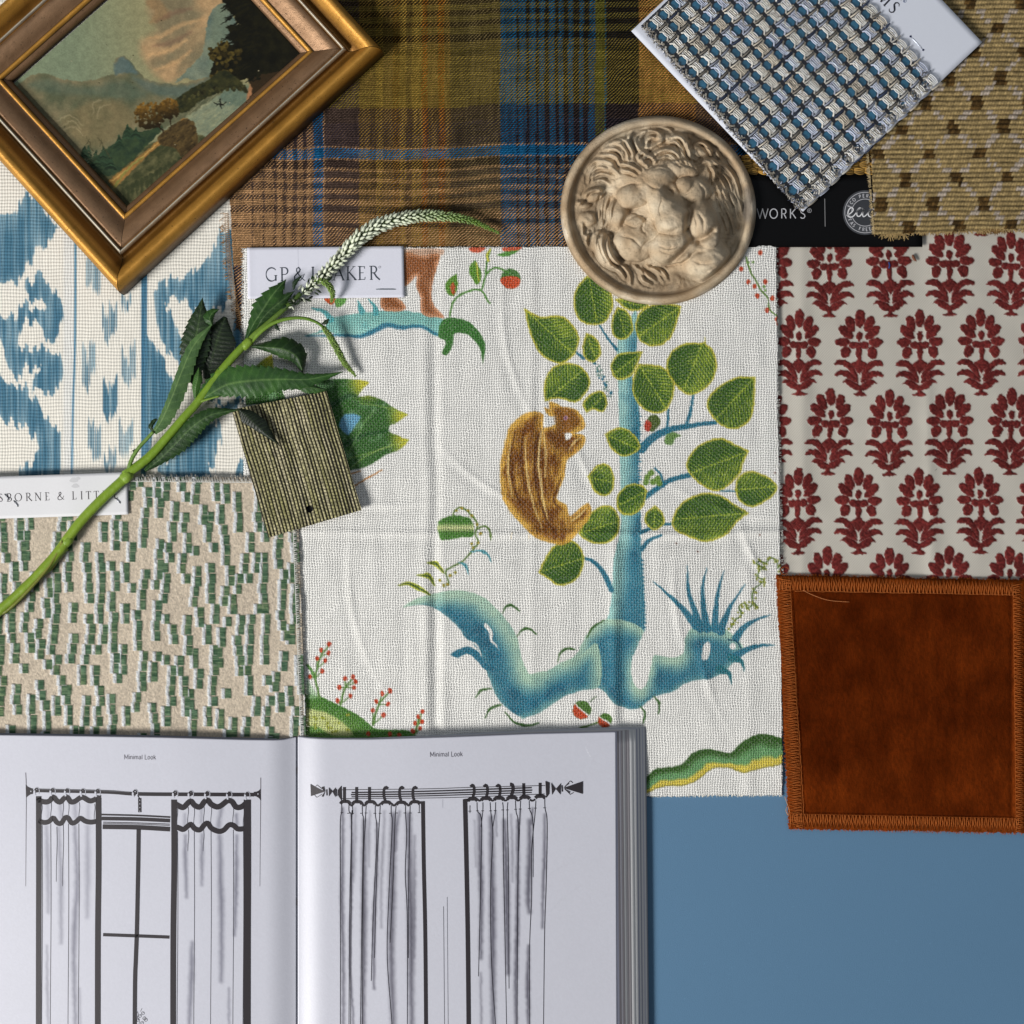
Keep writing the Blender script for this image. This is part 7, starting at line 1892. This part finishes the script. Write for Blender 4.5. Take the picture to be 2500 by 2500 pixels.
def drawR(a, zf):
    text(a, 'Minimal Look', SANS, 1050, 1847.5, 11.2, -0.9, zf, rgb(84, 80, 90), 1.25, 1.25, track=.055)
    r = lambda *k, **q: R_(a, J_, zf, *k, **q)
    for p, w_ in (([(362, 398), (900, 392), (1210, 382), (1692, 370)], 4), ([(424, 416), (900, 408), (1605, 384)], 9), ([(420, 430), (900, 424), (1608, 400)], 9), ([(424, 444), (900, 438), (1605, 415)], 7), ([(362, 456), (900, 452), (1200, 445), (1690, 425)], 4)): r(p, w_)
    def tri(P): fillpoly(a, J_(P), zf, IK, 1.3)
    tri([(155, 360), (250, 410), (158, 440)]); tri([(228, 380), (244, 376), (252, 408), (240, 405)]); tri([(252, 408), (240, 445), (228, 440), (244, 416)])
    r([(182, 385), (198, 365), (232, 392)], 4, sm=False); r([(180, 430), (198, 448), (232, 425)], 4, sm=False); r([(262, 395), (264, 435)], 9)
    tri([(275, 382), (300, 408), (276, 442)]); tri([(320, 382), (298, 408), (320, 448)]); r([(326, 392), (328, 440)], 7); tri([(356, 372), (334, 398), (334, 432), (358, 468)])
    r([(358, 372), (360, 470)], 5)
    tri([(1694, 340), (1722, 352), (1720, 425), (1700, 452)]); tri([(1732, 350), (1762, 392), (1738, 432)]); tri([(1796, 354), (1762, 392), (1794, 430)]); r([(1804, 368), (1806, 410)], 9)
    tri([(1812, 386), (1940, 342), (1940, 425)]); r([(1822, 380), (1858, 338), (1875, 352)], 5, sm=False); r([(1822, 392), (1858, 428), (1880, 415)], 5, sm=False); tri([(1812, 384), (1842, 352), (1850, 360)]); tri([(1812, 388), (1850, 422), (1858, 412)])
    for x_ in (378, 458, 542): r([(x_, 380), (x_, 475)], 20)
    for x_ in (645, 748, 835): r([(x_ + 18, 392), (x_ + 4, 380), (x_ - 8, 398), (x_ - 8, 440), (x_ + 2, 475)], 18)
    for x_ in (1215, 1302, 1385): r([(x_ - 12, 378), (x_ + 2, 366), (x_ + 12, 384), (x_ + 12, 420), (x_ + 2, 450)], 18)
    r([(1462, 362), (1478, 366), (1482, 400), (1468, 445)], 22); r([(1552, 355), (1554, 440)], 20); r([(1660, 352), (1660, 438)], 20)
    for x_, y_ in ((383, 478), (462, 480), (548, 480), (650, 482), (750, 484), (840, 480)): r([(x_ - 32, y_ + 12), (x_ - 20, y_ - 2), (x_, y_ - 4), (x_ + 20, y_ - 2), (x_ + 32, y_ + 12)], 22); 
    for x0, x1 in ((412, 436), (494, 520), (580, 612), (686, 716), (785, 808)): r([(x0, 488), ((x0 + x1) / 2, 502), (x1, 490)], 14)
    for x_, y_ in ((1218, 462), (1305, 458), (1390, 456), (1475, 452), (1560, 450), (1660, 444)): r([(x_ - 32, y_ + 8), (x_ - 18, y_ - 4), (x_, y_ - 4), (x_ + 18, y_ - 4), (x_ + 32, y_ + 8)], 24)
    for x0, x1 in ((1250, 1278), (1335, 1362), (1420, 1446), (1504, 1530), (1592, 1628)): r([(x0, 462), ((x0 + x1) / 2, 470), (x1, 460)], 13)
    r([(1160, 468), (1200, 465)], 20); r([(860, 482), (905, 480)], 16)
    r([(892, 475), (898, 900), (908, 1400), (916, 2440)], 26); r([(1168, 460), (1178, 900), (1188, 1500), (1196, 2440)], 30)
    FL = [[(358, 470), (360, 540), (350, 640), (352, 1200), (350, 2400)], [(408, 490), (408, 540), (424, 620), (412, 1200), (405, 2400)], [(430, 495), (432, 560), (424, 700), (416, 2400)], [(494, 500), (496, 560), (502, 640), (492, 1200), (478, 2400)], [(520, 500), (514, 620), (500, 1000), (494, 2400)], [(580, 500), (580, 560), (590, 700), (566, 1200), (553, 1650)],
          [(612, 500), (608, 580), (590, 900), (575, 1500)], [(684, 500), (684, 560), (690, 640), (668, 1100), (658, 1500), (690, 1960), (700, 2400)], [(716, 500), (708, 620), (696, 1000), (676, 1400)], [(778, 500), (778, 560), (785, 700), (776, 950), (790, 1300), (788, 2400)], [(808, 500), (806, 600), (798, 1000), (796, 1500)], [(868, 490), (868, 550)],
          [(1200, 500), (1200, 550)], [(1246, 480), (1250, 540), (1276, 610), (1270, 1000), (1256, 1620)], [(1285, 480), (1284, 540), (1272, 640)], [(1332, 480), (1336, 540), (1350, 700), (1336, 1000), (1340, 1500), (1372, 2000)], [(1368, 480), (1366, 540), (1350, 640)], [(1414, 480), (1418, 540), (1418, 800), (1428, 1300), (1440, 1960)], [(1448, 480), (1445, 560), (1452, 900), (1456, 1700)],
          [(1498, 470), (1502, 540), (1518, 660), (1512, 1200), (1506, 2400)], [(1532, 470), (1528, 560), (1520, 800)], [(1588, 470), (1592, 530), (1612, 610), (1614, 970)], [(1632, 470), (1626, 560), (1604, 800), (1604, 1100), (1590, 1500), (1596, 2400)], [(1690, 450), (1692, 520), (1706, 620), (1700, 1000), (1688, 1400), (1678, 2400)]]
    for p in FL: r(p, 5.4, rgb(44, 42, 50), w1=4)
    for x_, y_ in ((362, 548), (405, 552), (432, 552), (490, 552), (520, 550), (578, 552), (612, 552), (680, 552), (720, 550), (775, 550), (810, 550), (868, 548), (1200, 538), (1250, 536), (1284, 536), (1336, 536), (1366, 534), (1416, 530), (1446, 530), (1500, 526), (1530, 524), (1590, 520), (1630, 518), (1690, 516)): r([(x_ - 10, y_), (x_ + 8, y_)], 4, sm=False)
    r([(1027, 1162), (1030, 1500), (1037, 2400)], 3, rgb(80, 78, 86)); r([(1051, 1100), (1054, 1500), (1061, 2400)], 2.6, rgb(90, 90, 98)); r([(1022, 460), (1022, 515)], 1.6, rgb(150, 150, 160))
page('left_page' if False else 'page', -160, 723.5, LT, zL, artL, drawL)
page('page', 727, 1503, RTp, zR, artR, drawR)
# block of pages underneath: a stack of sheets stepping outwards on the right, flush at the gutter
a = Acc(); rs = np.random.RandomState(31)
tints = [rgb(150, 150, 166), rgb(96, 88, 90), rgb(168, 164, 168), rgb(118, 110, 110), rgb(184, 180, 180), rgb(128, 122, 122), rgb(150, 142, 140), rgb(206, 206, 216), rgb(200, 200, 212), rgb(110, 112, 130), rgb(196, 196, 206), rgb(112, 112, 124), rgb(190, 190, 202), rgb(150, 150, 160), rgb(206, 208, 216), rgb(90, 92, 100)]
xr = [1506, 1511, 1515, 1520, 1525, 1530, 1536, 1545, 1553, 1556, 1560, 1563, 1567, 1570, 1574, 1577]
zz = np.r_[np.linspace(41, 35, 8), np.linspace(33, 15, len(xr) - 8)]
def layer(x0, x1, ytop, z, th_, col, skew=.010):
    n = 60; xs = np.linspace(x0, x1, n); yt = np.interp(xs, ytop[:, 0], ytop[:, 1])
    q = []
    ys = np.linspace(0, 1, 30); U, W_ = np.meshgrid(xs, ys); Y = yt[None, :] + (YB - yt[None, :]) * W_; X = U + (Y - 1790) * skew * ss(x0, x1, U) 
    Z = (z(X) if callable(z) else z + 0 * X)
    Xp = np.pad(X, 1, mode='edge'); Yp = np.pad(Y, 1, mode='edge'); Zp = np.pad(Z, 1, mode='edge')
    for s_ in (np.s_[0, :], np.s_[-1, :], np.s_[:, 0], np.s_[:, -1]): Zp[s_] -= th_
    a.add(np.c_[Xp.ravel(), Yp.ravel(), Zp.ravel()], grid_faces(32, 62), col)
for k, (x1, z, c) in enumerate(zip(xr, zz, tints)):
    t = k / (len(xr) - 1)
    yt = RTp.copy(); yt[:, 1] -= 1.0 + 9.5 * t * ss(760, 1500, yt[:, 0]) + 1.5 * t; yt = np.vstack([yt, [1600, yt[-1, 1] - 1.0 + 2.5 * t]])
    zt_ = (lambda z_: (lambda X: np.minimum(z_, ztopR(X) - 3 - (42 - z_) * .3)))(z)
    c = np.clip((c * .72 + .28 * np.array([.86, .86, .9])) * 1.22, 0, .9); layer(729, x1, yt, zt_, 3.2 if k < len(xr) - 1 else 12, c, skew=.010)
for k in range(5):
    yt = LT.copy(); yt[:, 1] -= .8 + 1.0 * k
    layer(-170 - 2 * k, 722, yt, (lambda z_: (lambda X: ztopL(X) - z_))(3 + 4 * k), 5 if k < 4 else 12, rgb(176, 176, 188) if k % 2 else rgb(120, 118, 126), skew=0)
mk('page_block', a, MAT['paper'], parent=bkr)
a = Acc()   # stitching thread in the gutter
for y0 in (1873, 2195):
    tube(a, [(725.5, y0 + k * 2, 27 + .3 * math.sin(k * 2)) for k in range(9)], 1.0, rgb(60, 52, 50), n=5)
sheet(a, [(721.5, 1801), (729.5, 1801), (729.5, YB), (721.5, YB)], 20, lambda X, Y: 24 + 0 * X, lambda x, y: rgb(70, 74, 88), th=10)
mk('binding', a, MAT['paper'], parent=bkr)

# ================================================================ bits of debris on the red flower cotton
a = Acc(); tube(a, sm3([(2228, 622, 9), (2232, 632, 10), (2238, 638, 9.5)], 3), np.array([2, 3.4, 3.8, 3.6, 3, 2, 1.2]), rgb(120, 78, 56), n=6); o = mk('husk_fleck', a, MAT['plain']); tag(o, 'tiny brown husk lying on the pale cotton beside a red flower', 'debris')
a = Acc(); tube(a, sm3([(2170, 640, 9), (2172, 648, 10), (2170, 655, 9)], 3), 1.7, rgb(52, 84, 150), n=6); o = mk('blue_thread', a, MAT['fuzz']); tag(o, 'tiny blue thread caught on a red embroidered flower', 'thread')
a = Acc(); tube(a, sm3([(2272, 1154, 6), (2281, 1150, 7), (2288, 1144, 6)], 3), .7, rgb(40, 38, 38), n=5); o = mk('dark_hair', a, MAT['fuzz']); tag(o, 'short dark hair lying between red flowers on the pale cotton', 'hair')
